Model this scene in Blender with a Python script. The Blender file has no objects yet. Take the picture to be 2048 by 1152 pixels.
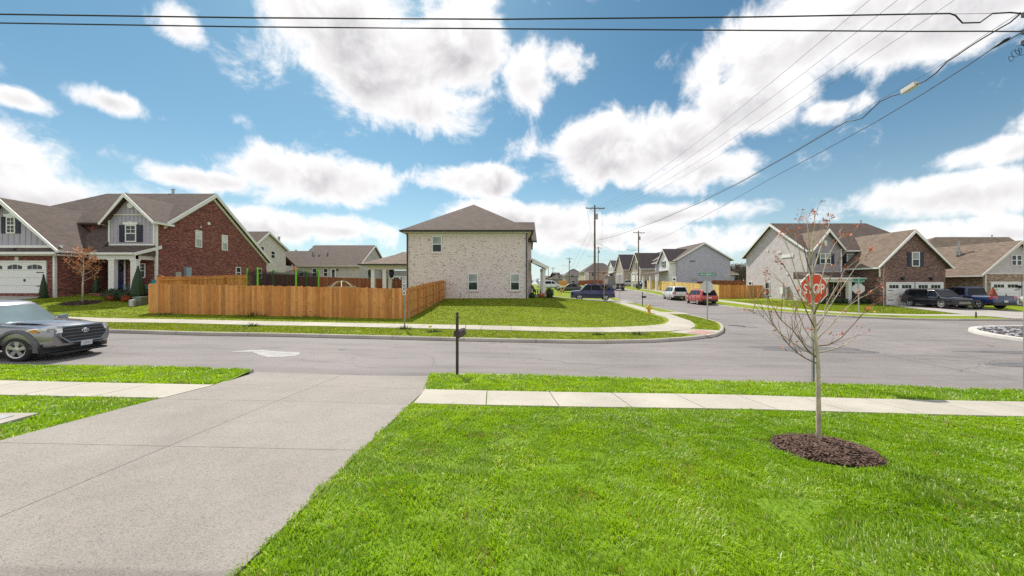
import bpy, bmesh, math, random
import numpy as np
from mathutils import Vector, Matrix
from mathutils.geometry import delaunay_2d_cdt
random.seed(7)
rng = np.random.default_rng(7)
R = math.radians
scene = bpy.context.scene
COL = scene.collection

# ------------------------------------------------------------------ camera, sky, sun, exposure
FPX, CXP, HYP, CZ = 740.0, 1024.0, 568.0, 2.5        # focal length in px of a 2048 px wide frame, horizon row, eye height
cam_d = bpy.data.cameras.new('camera')
cam = bpy.data.objects.new('camera', cam_d); COL.objects.link(cam)
cam.location = (0, 0, CZ); cam.rotation_euler = (R(90), 0, 0)
cam_d.sensor_width = 36; cam_d.lens = 36 * FPX / 2048
cam_d.shift_y = -8 / 2048
cam_d.clip_start = 0.05; cam_d.clip_end = 6000
scene.camera = cam

SUN_DIR = Vector((-0.62, 1.45, 1.85)).normalized()    # towards the sun: ahead, high, a little left
SUN_EL = math.asin(SUN_DIR.z); SUN_AZ = math.atan2(SUN_DIR.x, SUN_DIR.y)
sd = bpy.data.lights.new('sun', 'SUN'); sd.energy = 2.5; sd.angle = R(0.6); sd.color = (1.0, 0.94, 0.84)
so = bpy.data.objects.new('sun', sd); COL.objects.link(so)
so.rotation_euler = SUN_DIR.to_track_quat('Z', 'Y').to_euler(); so.location = (0, 0, 60)

world = bpy.data.worlds.new('World'); scene.world = world; world.use_nodes = True
def make_world():
    nt = world.node_tree; N = nt.nodes; L = nt.links; N.clear()
    def nd(t, **k):
        n = N.new(t)
        for a, b in k.items(): setattr(n, a, b)
        return n
    def mth(op, a, b=None, c=None, clamp=False):
        n = nd('ShaderNodeMath', operation=op, use_clamp=clamp)
        for i, s in enumerate((a, b, c)):
            if s is None: continue
            if isinstance(s, (int, float)): n.inputs[i].default_value = s
            else: L.new(s, n.inputs[i])
        return n.outputs[0]
    out = nd('ShaderNodeOutputWorld'); bg = nd('ShaderNodeBackground'); bg.inputs[1].default_value = 0.1
    L.new(bg.outputs[0], out.inputs[0])
    sky = nd('ShaderNodeTexSky', sky_type='NISHITA', sun_disc=False)
    sky.sun_elevation = SUN_EL; sky.sun_rotation = SUN_AZ; sky.altitude = 200
    sky.air_density = 1.0; sky.dust_density = 0.6; sky.ozone_density = 1.0
    tc = nd('ShaderNodeTexCoord'); D = tc.outputs['Generated']
    sep = nd('ShaderNodeSeparateXYZ'); L.new(D, sep.inputs[0])
    dx, dy, dz = sep.outputs
    # the cloud layer: direction projected on a flat layer overhead
    den = mth('MAXIMUM', mth('ADD', dz, 0.16), 0.06)
    px = mth('DIVIDE', dx, den); py = mth('DIVIDE', dy, den)
    cmb = nd('ShaderNodeCombineXYZ'); L.new(px, cmb.inputs[0]); L.new(py, cmb.inputs[1])
    def noise(vec, scale, detail, rough, dist=0.0, off=(0, 0, 0)):
        m = nd('ShaderNodeMapping'); m.inputs['Location'].default_value = off
        L.new(vec, m.inputs[0])
        n = nd('ShaderNodeTexNoise'); n.inputs['Scale'].default_value = scale; n.inputs['Detail'].default_value = detail
        n.inputs['Roughness'].default_value = rough; n.inputs['Distortion'].default_value = dist
        L.new(m.outputs[0], n.inputs['Vector']); return n.outputs[0]
    fine = noise(D, 7.5, 8, 0.62, 0.3)
    layer = noise(cmb.outputs[0], 0.85, 4, 0.55, 0.2, (3.1, 7.7, 0))
    # where the big clouds stand (photo px -> direction), half extents in px
    blobs = [(745, 105, 225, 130, 1.0), (640, 50, 140, 90, .9), (900, 90, 110, 110, .95), (860, 215, 120, 60, .9), (620, 355, 170, 52, 1.0), (955, 358, 120, 34, .95), (430, 360, 90, 26, .8),
             (1240, 300, 210, 70, 1.0), (1400, 340, 120, 45, .8), (1620, 70, 240, 90, .95), (1850, 40, 260, 80, .95), (1520, 190, 110, 80, .9), (1655, 220, 55, 26, .75),
             (1330, 430, 230, 24, .7), (1030, 440, 170, 42, .85), (1900, 385, 220, 45, .72), (1990, 300, 110, 34, .75), (230, 205, 75, 34, .95), (30, 195, 60, 26, .9),
             (60, 400, 260, 60, .7), (350, 50, 50, 44, .75), (1060, 165, 70, 70, .6), (600, 455, 220, 34, .7), (1200, 470, 300, 30, .62), (1600, 480, 300, 26, .5),
             (1130, 130, 60, 40, .55), (-200, 300, 200, 160, .8), (-330, 60, 200, 130, .8), (2350, 200, 220, 120, .8), (1250, -180, 260, 110, .9), (300, -160, 210, 90, .8)]
    tot = None; vsel = None
    for bx, by, ax, ay, s in blobs:
        c = Vector(((bx - CXP) / FPX, 1.0, (HYP - by) / FPX)); ln = c.length; c.normalize()
        rt = Vector((c.y, -c.x, 0)).normalized(); up = rt.cross(c).normalized()
        fr = 1.0 / ln
        hw = ax / FPX * fr; hh = ay / FPX * fr
        def dot(v, k):
            n = nd('ShaderNodeVectorMath', operation='DOT_PRODUCT'); L.new(D, n.inputs[0]); n.inputs[1].default_value = v * k
            return n.outputs['Value']
        u = dot(rt, 1 / hw); v = dot(up, 1 / hh); w = dot(c, 1)
        r2 = mth('ADD', mth('MULTIPLY', u, u), mth('MULTIPLY', v, v))
        e = mth('MULTIPLY', mth('MULTIPLY', mth('SUBTRACT', 1.35, mth('SQRT', r2)), s), mth('GREATER_THAN', w, 0.0))
        we = mth('POWER', mth('MAXIMUM', e, 0.001), 4.0)
        if tot is None: tot, vsel, wsum = e, mth('MULTIPLY', v, we), we
        else: tot = mth('MAXIMUM', tot, e); vsel = mth('ADD', vsel, mth('MULTIPLY', v, we)); wsum = mth('ADD', wsum, we)
    vsel = mth('DIVIDE', vsel, wsum); tot = mth('MAXIMUM', tot, -0.55)
    # general cover: thin everywhere, thicker towards the horizon
    hz = mth('POWER', mth('SUBTRACT', 1.0, mth('ABSOLUTE', dz), clamp=True), 9.0)
    cov = mth('ADD', mth('MULTIPLY', mth('SUBTRACT', layer, 0.50), 1.5), mth('MULTIPLY', hz, 1.0))
    dens = mth('ADD', mth('MULTIPLY', tot, 1.0), mth('MULTIPLY', mth('SUBTRACT', fine, 0.5), 2.3))
    def sstep(x, a, b):
        n = nd('ShaderNodeMapRange', interpolation_type='SMOOTHSTEP'); L.new(x, n.inputs[0])
        n.inputs[1].default_value = a; n.inputs[2].default_value = b; return n.outputs[0]
    # outside the part of the sky in view the same broken cover goes on
    outm = mth('MAXIMUM', sstep(mth('MULTIPLY', dy, -1.0), -0.25, 0.05), sstep(dz, 0.62, 0.75))
    rest = mth('MULTIPLY', outm, mth('ADD', 0.60, mth('MULTIPLY', mth('SUBTRACT', layer, 0.5), 2.6)))
    dens = mth('ADD', dens, mth('ADD', mth('MULTIPLY', cov, 0.42), rest))
    mask = sstep(dens, 0.20, 0.68)
    thick = sstep(dens, 0.34, 1.1)
    puff = noise(D, 15.0, 6, 0.6, 0.5, (1.7, 0.3, 0.9))
    upn = nd('ShaderNodeVectorMath', operation='ADD'); L.new(D, upn.inputs[0]); upn.inputs[1].default_value = (-0.008, 0.012, 0.03)
    fine2 = noise(upn.outputs[0], 7.5, 5, 0.55, 0.3)
    relief = mth('MULTIPLY', mth('SUBTRACT', fine2, fine), 2.6)
    base = mth('ADD', sstep(mth('MULTIPLY', vsel, -1.0), -0.75, 0.75), 0.0)
    shade = mth('ADD', mth('MULTIPLY', thick, mth('ADD', 0.25, mth('MULTIPLY', base, 0.55))), mth('MULTIPLY', relief, thick))
    shade = mth('ADD', shade, mth('MULTIPLY', mth('SUBTRACT', puff, 0.5), 0.3), clamp=True)
    cc = nd('ShaderNodeMix', data_type='RGBA')
    cc.inputs[6].default_value = (5.15, 5.08, 5.06, 1); cc.inputs[7].default_value = (2.75, 2.70, 2.80, 1)
    L.new(shade, cc.inputs[0])
    tint = nd('ShaderNodeMix', data_type='RGBA', blend_type='MULTIPLY'); tint.inputs[0].default_value = 1.0
    L.new(sky.outputs[0], tint.inputs[6]); tint.inputs[7].default_value = (0.275, 0.435, 0.445, 1)
    mx = nd('ShaderNodeMix', data_type='RGBA')
    hzm = nd('ShaderNodeMix', data_type='RGBA'); L.new(mth('MULTIPLY', mth('POWER', mth('SUBTRACT', 1.0, mth('ABSOLUTE', dz), clamp=True), 7.0), 0.8), hzm.inputs[0])
    L.new(tint.outputs[2], hzm.inputs[6]); hzm.inputs[7].default_value = (4.0, 4.2, 4.4, 1)
    L.new(mask, mx.inputs[0]); L.new(hzm.outputs[2], mx.inputs[6]); L.new(cc.outputs[2], mx.inputs[7])
    L.new(mx.outputs[2], bg.inputs[0])
make_world()

scene.view_settings.view_transform = 'Standard'; scene.view_settings.look = 'None'
scene.view_settings.gamma = 1.0; scene.view_settings.use_curve_mapping = False
scene.view_settings.exposure = 1.15
scene.render.engine = 'CYCLES'
scene.cycles.max_bounces = 6; scene.cycles.transparent_max_bounces = 12
scene.cycles.use_denoising = False

# ------------------------------------------------------------------ helpers
def W(px, py, y):
    return Vector(((px - CXP) / FPX * y, y, CZ + (HYP - py) / FPX * y))
def XP(px, y): return (px - CXP) / FPX * y
def ZP(py, y): return CZ + (HYP - py) / FPX * y

class MB:
    def __init__(s): s.v = []; s.f = []; s.m = []
    def add(s, verts, faces, mi=0):
        b = len(s.v); s.v += [tuple(p) for p in verts]
        for f in faces: s.f.append(tuple(i + b for i in f)); s.m.append(mi)
        return s
    def box(s, x0, x1, y0, y1, z0, z1, mi=0):
        return s.add([(x0,y0,z0),(x1,y0,z0),(x1,y1,z0),(x0,y1,z0),(x0,y0,z1),(x1,y0,z1),(x1,y1,z1),(x0,y1,z1)],
                     [(0,3,2,1),(4,5,6,7),(0,1,5,4),(1,2,6,5),(2,3,7,6),(3,0,4,7)], mi)
    def hexa(s, p, mi=0):       # eight corners, bottom four then top four
        return s.add(p, [(0,3,2,1),(4,5,6,7),(0,1,5,4),(1,2,6,5),(2,3,7,6),(3,0,4,7)], mi)
    def prism(s, poly, axis, a, b, mi=0):
        n = len(poly)
        def pt(q, c):
            return (q[0], c, q[1]) if axis == 'y' else (c, q[0], q[1]) if axis == 'x' else (q[0], q[1], c)
        v = [pt(q, a) for q in poly] + [pt(q, b) for q in poly]
        f = [tuple(range(n)), tuple(range(2 * n - 1, n - 1, -1))]
        f += [(i, (i + 1) % n, n + (i + 1) % n, n + i) for i in range(n)]
        return s.add(v, f, mi)
    def tube(s, pts, rad, n=6, mi=0, cap=True):
        pts = [Vector(p) for p in pts]
        if isinstance(rad, (int, float)): rad = [rad] * len(pts)
        t0 = (pts[1] - pts[0]).normalized()
        ref = Vector((0, 0, 1)) if abs(t0.z) < .9 else Vector((1, 0, 0))
        u = t0.cross(ref).normalized(); V = []
        for i, p in enumerate(pts):
            t = (pts[min(i + 1, len(pts) - 1)] - pts[max(i - 1, 0)]).normalized()
            u = (u - t * u.dot(t)).normalized(); w = t.cross(u)
            for k in range(n):
                a = 2 * math.pi * k / n
                V.append(p + (u * math.cos(a) + w * math.sin(a)) * rad[i])
        Fc = []
        for i in range(len(pts) - 1):
            for k in range(n):
                a = i * n + k; b = i * n + (k + 1) % n
                Fc.append((a, b, b + n, a + n))
        if cap: Fc += [tuple(range(n - 1, -1, -1)), tuple((len(pts) - 1) * n + k for k in range(n))]
        return s.add(V, Fc, mi)
    def lathe(s, prof, n=16, o=(0, 0, 0), axis='z', mi=0, cap=True):
        V = []
        for r, z in prof:
            for k in range(n):
                a = 2 * math.pi * k / n; c, d = r * math.cos(a), r * math.sin(a)
                p = (c, d, z) if axis == 'z' else (c, z, d) if axis == 'y' else (z, c, d)
                V.append((p[0] + o[0], p[1] + o[1], p[2] + o[2]))
        Fc = [(i * n + k, i * n + (k + 1) % n, (i + 1) * n + (k + 1) % n, (i + 1) * n + k) for i in range(len(prof) - 1) for k in range(n)]
        if cap: Fc += [tuple(range(n - 1, -1, -1)), tuple((len(prof) - 1) * n + k for k in range(n))]
        return s.add(V, Fc, mi)
    def pbox(s, pl, u0, u1, z0, z1, n0, n1, mi=0):
        ox, oy, ux, uy, nx, ny = pl
        def P(u, n, z): return (ox + u * ux + n * nx, oy + u * uy + n * ny, z)
        return s.hexa([P(u0,n0,z0),P(u1,n0,z0),P(u1,n1,z0),P(u0,n1,z0),P(u0,n0,z1),P(u1,n0,z1),P(u1,n1,z1),P(u0,n1,z1)], mi)
    def ppoly(s, pl, poly, n0, n1, mi=0):     # polygon (u, z) on a wall plane, thick from n0 to n1
        ox, oy, ux, uy, nx, ny = pl; k = len(poly)
        v = [(ox + u * ux + n * nx, oy + u * uy + n * ny, z) for n in (n0, n1) for u, z in poly]
        f = [tuple(range(k)), tuple(range(2 * k - 1, k - 1, -1))] + [(i, (i + 1) % k, k + (i + 1) % k, k + i) for i in range(k)]
        return s.add(v, f, mi)
    def build(s, name, mat, parent=None, smooth=False, off=None, fix=True):
        if off is not None: v = [(p[0] - off[0], p[1] - off[1], p[2] - off[2]) for p in s.v]
        else: v = s.v
        me = bpy.data.meshes.new(name); me.from_pydata(v, [], s.f)
        mats = mat if isinstance(mat, (list, tuple)) else [mat]
        for m in mats: me.materials.append(m)
        if len(mats) > 1: me.polygons.foreach_set('material_index', s.m)
        if fix:
            bm = bmesh.new(); bm.from_mesh(me); bmesh.ops.recalc_face_normals(bm, faces=bm.faces); bm.to_mesh(me); bm.free()
        if smooth: me.polygons.foreach_set('use_smooth', [True] * len(me.polygons))
        me.update()
        return link(name, me, parent)

def link(name, me, parent=None):
    o = bpy.data.objects.new(name, me); COL.objects.link(o)
    if parent is not None: o.parent = parent
    return o
def tag(o, label, cat, group=None):
    o['label'] = label; o['category'] = cat
    if group: o['group'] = group
    return o
def thing(name, label, cat, loc=(0, 0, 0), rz=0, group=None):
    o = bpy.data.objects.new(name, None); COL.objects.link(o)
    o.location = loc; o.rotation_euler = (0, 0, rz); o.empty_display_size = .2
    return tag(o, label, cat, group)
def struct(o): o['kind'] = 'structure'; return o
def stuff(o): o['kind'] = 'stuff'; return o
def smooth_by_angle(o, ang=35):
    me = o.data
    me.polygons.foreach_set('use_smooth', [True] * len(me.polygons))
    bm = bmesh.new(); bm.from_mesh(me)
    for e in bm.edges:
        if len(e.link_faces) == 2 and e.calc_face_angle(0) > R(ang): e.smooth = False
    bm.to_mesh(me); bm.free()
    return o

# ------------------------------------------------------------------ materials
def nodes_of(name):
    m = bpy.data.materials.new(name); m.use_nodes = True
    nt = m.node_tree; b = nt.nodes['Principled BSDF']
    return m, nt, b
def setp(b, **k):
    for a, v in k.items():
        b.inputs[a.replace('_', ' ')].default_value = v
def c4(c, k=1.0): return (min(c[0] * k, 1), min(c[1] * k, 1), min(c[2] * k, 1), 1)
def vnoise(nt, scale, detail=4, rough=.55, coord='Object', stretch=None):
    tc = nt.nodes.new('ShaderNodeTexCoord'); n = nt.nodes.new('ShaderNodeTexNoise')
    n.inputs['Scale'].default_value = scale; n.inputs['Detail'].default_value = detail; n.inputs['Roughness'].default_value = rough
    if stretch:
        mp = nt.nodes.new('ShaderNodeMapping'); mp.inputs['Scale'].default_value = stretch
        nt.links.new(tc.outputs[coord], mp.inputs[0]); nt.links.new(mp.outputs[0], n.inputs['Vector'])
    else: nt.links.new(tc.outputs[coord], n.inputs['Vector'])
    return n.outputs[0]
def ramp(nt, fac, stops):
    r = nt.nodes.new('ShaderNodeValToRGB'); nt.links.new(fac, r.inputs[0]); e = r.color_ramp.elements
    while len(e) < len(stops): e.new(.5)
    for i, (p, c) in enumerate(stops): e[i].position = p; e[i].color = c4(c)
    return r.outputs[0]
def bump(nt, b, h, strength=.3, dist=.01):
    n = nt.nodes.new('ShaderNodeBump'); n.inputs['Strength'].default_value = strength; n.inputs['Distance'].default_value = dist
    nt.links.new(h, n.inputs['Height']); nt.links.new(n.outputs[0], b.inputs['Normal'])
def mixc(nt, fac, a, c, blend='MIX'):
    n = nt.nodes.new('ShaderNodeMix'); n.data_type = 'RGBA'; n.blend_type = blend
    for i, s in ((0, fac), (6, a), (7, c)):
        if isinstance(s, (tuple, list)): n.inputs[i].default_value = c4(s)
        elif isinstance(s, (int, float)): n.inputs[i].default_value = s
        else: nt.links.new(s, n.inputs[i])
    return n.outputs[2]
def pm(name, col, rough=.6, var=.14, scale=6, metal=0., coat=0., bmp=0., stretch=None, spec=.5, detail=4):
    m, nt, b = nodes_of(name)
    n = vnoise(nt, scale, detail, stretch=stretch)
    nt.links.new(ramp(nt, n, [(.3, c4(col, 1 - var)), (.7, c4(col, 1 + var))]), b.inputs['Base Color'])
    setp(b, Roughness=rough, Metallic=metal); b.inputs['Coat Weight'].default_value = coat; b.inputs['Coat Roughness'].default_value = .04
    b.inputs['Specular IOR Level'].default_value = spec
    if bmp: bump(nt, b, n, bmp, .02)
    return m
def brick_mat(name, stops, mortar, blotch=.25, size=(.203, .0677), white=0.):
    m, nt, b = nodes_of(name); L = nt.links
    tc = nt.nodes.new('ShaderNodeTexCoord'); sp = nt.nodes.new('ShaderNodeSeparateXYZ'); L.new(tc.outputs['Object'], sp.inputs[0])
    ad = nt.nodes.new('ShaderNodeMath'); L.new(sp.outputs[0], ad.inputs[0]); L.new(sp.outputs[1], ad.inputs[1])
    cb = nt.nodes.new('ShaderNodeCombineXYZ'); L.new(ad.outputs[0], cb.inputs[0]); L.new(sp.outputs[2], cb.inputs[1])
    bt = nt.nodes.new('ShaderNodeTexBrick'); L.new(cb.outputs[0], bt.inputs['Vector'])
    bt.inputs['Color1'].default_value = (0, 0, 0, 1); bt.inputs['Color2'].default_value = (1, 1, 1, 1); bt.inputs['Mortar'].default_value = (.5, .5, .5, 1)
    bt.inputs['Scale'].default_value = 1; bt.inputs['Mortar Size'].default_value = .006; bt.inputs['Brick Width'].default_value = size[0]; bt.inputs['Row Height'].default_value = size[1]
    bt.inputs['Mortar Smooth'].default_value = .2
    n = vnoise(nt, 3.5, 5, .7, stretch=(1, 1, 2.2)); n2 = vnoise(nt, 26, 3)
    mx = nt.nodes.new('ShaderNodeMath'); mx.operation = 'MULTIPLY_ADD'; L.new(n, mx.inputs[0]); mx.inputs[1].default_value = blotch * 2; mx.inputs[2].default_value = -blotch
    a2 = nt.nodes.new('ShaderNodeMath'); L.new(bt.outputs['Color'], a2.inputs[0]); L.new(mx.outputs[0], a2.inputs[1])
    col = ramp(nt, a2.outputs[0], stops)
    col = mixc(nt, bt.outputs['Fac'], col, mortar)
    col = mixc(nt, .35, col, ramp(nt, n2, [(.3, (.55,) * 3), (.7, (1.0,) * 3)]), 'MULTIPLY')
    L.new(col, b.inputs['Base Color']); setp(b, Roughness=.85)
    iv = nt.nodes.new('ShaderNodeMath'); iv.operation = 'SUBTRACT'; iv.inputs[0].default_value = 1; L.new(bt.outputs['Fac'], iv.inputs[1])
    bump(nt, b, iv.outputs[0], .6, .008)
    return m
def course_mat(name, col, pitch, var=.12, rough=.7, axis=2, depth=.012, dark=.75):
    """Lapped boards: a saw-tooth relief every pitch metres."""
    m, nt, b = nodes_of(name); L = nt.links
    tc = nt.nodes.new('ShaderNodeTexCoord'); sp = nt.nodes.new('ShaderNodeSeparateXYZ'); L.new(tc.outputs['Object'], sp.inputs[0])
    dv = nt.nodes.new('ShaderNodeMath'); dv.operation = 'DIVIDE'; L.new(sp.outputs[axis], dv.inputs[0]); dv.inputs[1].default_value = pitch
    fr = nt.nodes.new('ShaderNodeMath'); fr.operation = 'FRACT'; L.new(dv.outputs[0], fr.inputs[0])
    n = vnoise(nt, 2.0, 5); n2 = vnoise(nt, 40, 2, stretch=(.2, .2, 1))
    col_ = ramp(nt, n, [(.3, c4(col, 1 - var)), (.7, c4(col, 1 + var))])
    col_ = mixc(nt, .3, col_, ramp(nt, n2, [(.3, (.8,) * 3), (.7, (1.0,) * 3)]), 'MULTIPLY')
    L.new(col_, b.inputs['Base Color']); setp(b, Roughness=rough)
    iv = nt.nodes.new('ShaderNodeMath'); iv.operation = 'SUBTRACT'; iv.inputs[0].default_value = 1; L.new(fr.outputs[0], iv.inputs[1])
    bump(nt, b, iv.outputs[0], .8, depth)
    return m
def shingle_mat(name, col):
    m, nt, b = nodes_of(name); L = nt.links
    tc = nt.nodes.new('ShaderNodeTexCoord'); sp = nt.nodes.new('ShaderNodeSeparateXYZ'); L.new(tc.outputs['Object'], sp.inputs[0])
    ad = nt.nodes.new('ShaderNodeMath'); L.new(sp.outputs[0], ad.inputs[0]); L.new(sp.outputs[1], ad.inputs[1])
    cb = nt.nodes.new('ShaderNodeCombineXYZ'); L.new(ad.outputs[0], cb.inputs[0]); L.new(sp.outputs[2], cb.inputs[1])
    bt = nt.nodes.new('ShaderNodeTexBrick'); L.new(cb.outputs[0], bt.inputs['Vector'])
    bt.inputs['Color1'].default_value = (0, 0, 0, 1); bt.inputs['Color2'].default_value = (1, 1, 1, 1); bt.inputs['Mortar'].default_value = (.1, .1, .1, 1)
    bt.inputs['Scale'].default_value = 1; bt.inputs['Mortar Size'].default_value = .006; bt.inputs['Brick Width'].default_value = .30; bt.inputs['Row Height'].default_value = .085
    n = vnoise(nt, 1.2, 5, .6); n2 = vnoise(nt, 60, 2)
    c = ramp(nt, bt.outputs['Color'], [(0, c4(col, .72)), (1, c4(col, 1.25))])
    c = mixc(nt, .5, c, ramp(nt, n, [(.3, (.7,) * 3), (.7, (1.0,) * 3)]), 'MULTIPLY')
    c = mixc(nt, .5, c, ramp(nt, n2, [(.3, (.6,) * 3), (.75, (1.0,) * 3)]), 'MULTIPLY')
    L.new(c, b.inputs['Base Color']); setp(b, Roughness=.9); bump(nt, b, bt.outputs['Fac'], -.5, .01)
    return m
def glass_mat(name, col, rough=.04):
    m, nt, b = nodes_of(name)
    n = vnoise(nt, .8, 2)
    nt.links.new(ramp(nt, n, [(.35, c4(col, .7)), (.65, c4(col, 1.3))]), b.inputs['Base Color'])
    setp(b, Roughness=rough); b.inputs['IOR'].default_value = 1.5; b.inputs['Specular IOR Level'].default_value = .4
    bump(nt, b, n, .05, .05)
    return m

M = {}
M['white'] = pm('white_paint', (.78, .78, .77), .5, .04)
M['cream'] = pm('cream_trim', (.62, .575, .55), .55, .06)
M['black'] = pm('black_metal', (.018, .018, .02), .45, .2)
M['darkbrown'] = pm('dark_brown_metal', (.045, .025, .02), .4, .2)
M['navyp'] = pm('navy_paint', (.012, .016, .045), .5, .15)
M['doornavy'] = pm('navy_door_paint', (.02, .018, .085), .35, .12)
M['glass'] = glass_mat('window_glass', (.015, .025, .035))
M['blind'] = glass_mat('glass_over_blind', (.30, .35, .33), .12)
M['concrete'] = None
M['galv'] = pm('galvanised_steel', (.42, .43, .43), .45, .15, 12, metal=.6)
M['rubber'] = pm('tyre_rubber', (.022, .021, .022), .75, .2, 30)
M['chrome'] = pm('chrome', (.7, .7, .7), .15, .08, 10, metal=1.)
M['alloy'] = pm('alloy_wheel', (.55, .55, .54), .3, .12, 10, metal=.7)
M['plastic'] = pm('black_plastic', (.02, .02, .022), .5, .2, 20)
M['lamp'] = pm('clear_lamp', (.82, .82, .80), .12, .25, 25, coat=1.)
M['amber'] = pm('amber_lamp', (.75, .28, .03), .1, .15, coat=1.)
M['redlamp'] = pm('red_lamp', (.45, .02, .012), .12, .2, coat=1.)
M['carglass'] = glass_mat('car_glass', (.008, .012, .018), .02)
M['mulch'] = None
M['roofbrown'] = shingle_mat('brown_shingle', (.118, .083, .070))
M['rooftan'] = shingle_mat('tan_shingle', (.20, .148, .112))
M['roofgrey'] = shingle_mat('grey_brown_shingle', (.125, .102, .10))
M['whitebrick'] = brick_mat('whitewashed_brick', [(.0, (.33, .235, .21)), (.08, (.52, .405, .375)), (.16, (.74, .63, .62)), (.5, (.82, .725, .725)), (.85, (.76, .65, .64)), (1, (.84, .755, .75))], (.80, .71, .705), .05, (.16, .06))
M['redbrick'] = brick_mat('red_brick', [(.0, (.09, .024, .022)), (.3, (.20, .044, .035)), (.6, (.27, .066, .050)), (.85, (.33, .115, .092)), (1, (.38, .18, .155))], (.25, .16, .145), .3)
M['brownbrick'] = brick_mat('brown_brick', [(.0, (.08, .042, .036)), (.4, (.185, .095, .077)), (.8, (.255, .145, .12)), (1, (.33, .22, .19))], (.22, .18, .165), .25)
M['tanbrick'] = brick_mat('tan_brick', [(.0, (.09, .06, .05)), (.35, (.28, .175, .12)), (.7, (.42, .28, .19)), (1, (.50, .38, .29))], (.42, .36, .30), .45)
M['palebrick'] = brick_mat('pale_brick', [(.0, (.3, .22, .18)), (.5, (.48, .39, .33)), (1, (.58, .5, .44))], (.5, .45, .4), .2)
M['siding'] = course_mat('grey_siding', (.52, .475, .49), .16)
M['sidingcream'] = course_mat('cream_siding', (.66, .595, .585), .16)
M['sidingblue'] = course_mat('blue_grey_siding', (.45, .44, .56), .16)
M['sidinggrey'] = course_mat('dark_grey_siding', (.25, .24, .26), .16)
M['batten'] = pm('grey_board_and_batten', (.41, .385, .46), .65, .06, 3)
M['sidinglilac'] = course_mat('lilac_grey_siding', (.34, .315, .35), .16)

def wood_mat(name, base, vary=.3):
    m, nt, b = nodes_of(name); L = nt.links
    oi = nt.nodes.new('ShaderNodeObjectInfo')
    n = vnoise(nt, 3.0, 6, .6, stretch=(6, 6, .8)); 
    tc = nt.nodes.new('ShaderNodeTexCoord'); ad = nt.nodes.new('ShaderNodeVectorMath'); ad.operation = 'ADD'
    cb = nt.nodes.new('ShaderNodeCombineXYZ'); mu = nt.nodes.new('ShaderNodeMath'); mu.operation = 'MULTIPLY'; mu.inputs[1].default_value = 57.0
    L.new(oi.outputs['Random'], mu.inputs[0]); L.new(mu.outputs[0], cb.inputs[0]); L.new(mu.outputs[0], cb.inputs[2])
    L.new(tc.outputs['Object'], ad.inputs[0]); L.new(cb.outputs[0], ad.inputs[1])
    vo = nt.nodes.new('ShaderNodeTexVoronoi'); vo.inputs['Scale'].default_value = 2.6; L.new(ad.outputs[0], vo.inputs['Vector'])
    ns = nt.nodes.new('ShaderNodeTexNoise'); ns.inputs['Scale'].default_value = 2.2; ns.inputs['Detail'].default_value = 5; L.new(ad.outputs[0], ns.inputs['Vector'])
    c = ramp(nt, oi.outputs['Random'], [(0, c4(base, 1 - vary)), (.35, c4((base[0] * .98, base[1] * .86, base[2] * .7))), (.6, c4(base, 1.08)), (.85, c4((base[0] * 1.2, base[1] * 1.3, base[2] * 1.5))), (.95, c4((base[0] * .9, base[1] * .8, base[2] * .65))), (1, c4((base[0] * .62, base[1] * .95, base[2] * 1.9)))])
    c = mixc(nt, .55, c, ramp(nt, n, [(.3, (.6, .55, .5)), (.7, (1., 1., 1.))]), 'MULTIPLY')
    c = mixc(nt, .5, c, ramp(nt, ns.outputs[0], [(.3, (.6, .54, .5)), (.65, (1., 1., 1.))]), 'MULTIPLY')
    c = mixc(nt, ramp(nt, vo.outputs['Distance'], [(.05, (1, 1, 1)), (.12, (0, 0, 0))]), c, c4(base, .25))
    L.new(c, b.inputs['Base Color']); setp(b, Roughness=.75); bump(nt, b, n, .3, .005)
    return m
M['wood'] = wood_mat('cedar_planks', (.70, .315, .09), .26)
M['woodsunlit'] = wood_mat('sunlit_yellow_planks', (.78, .58, .20), .12)  # brightness of the sunlit fence is put into this base colour
M['woodred'] = wood_mat('stained_red_brown_planks', (.30, .10, .042), .25)
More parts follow.
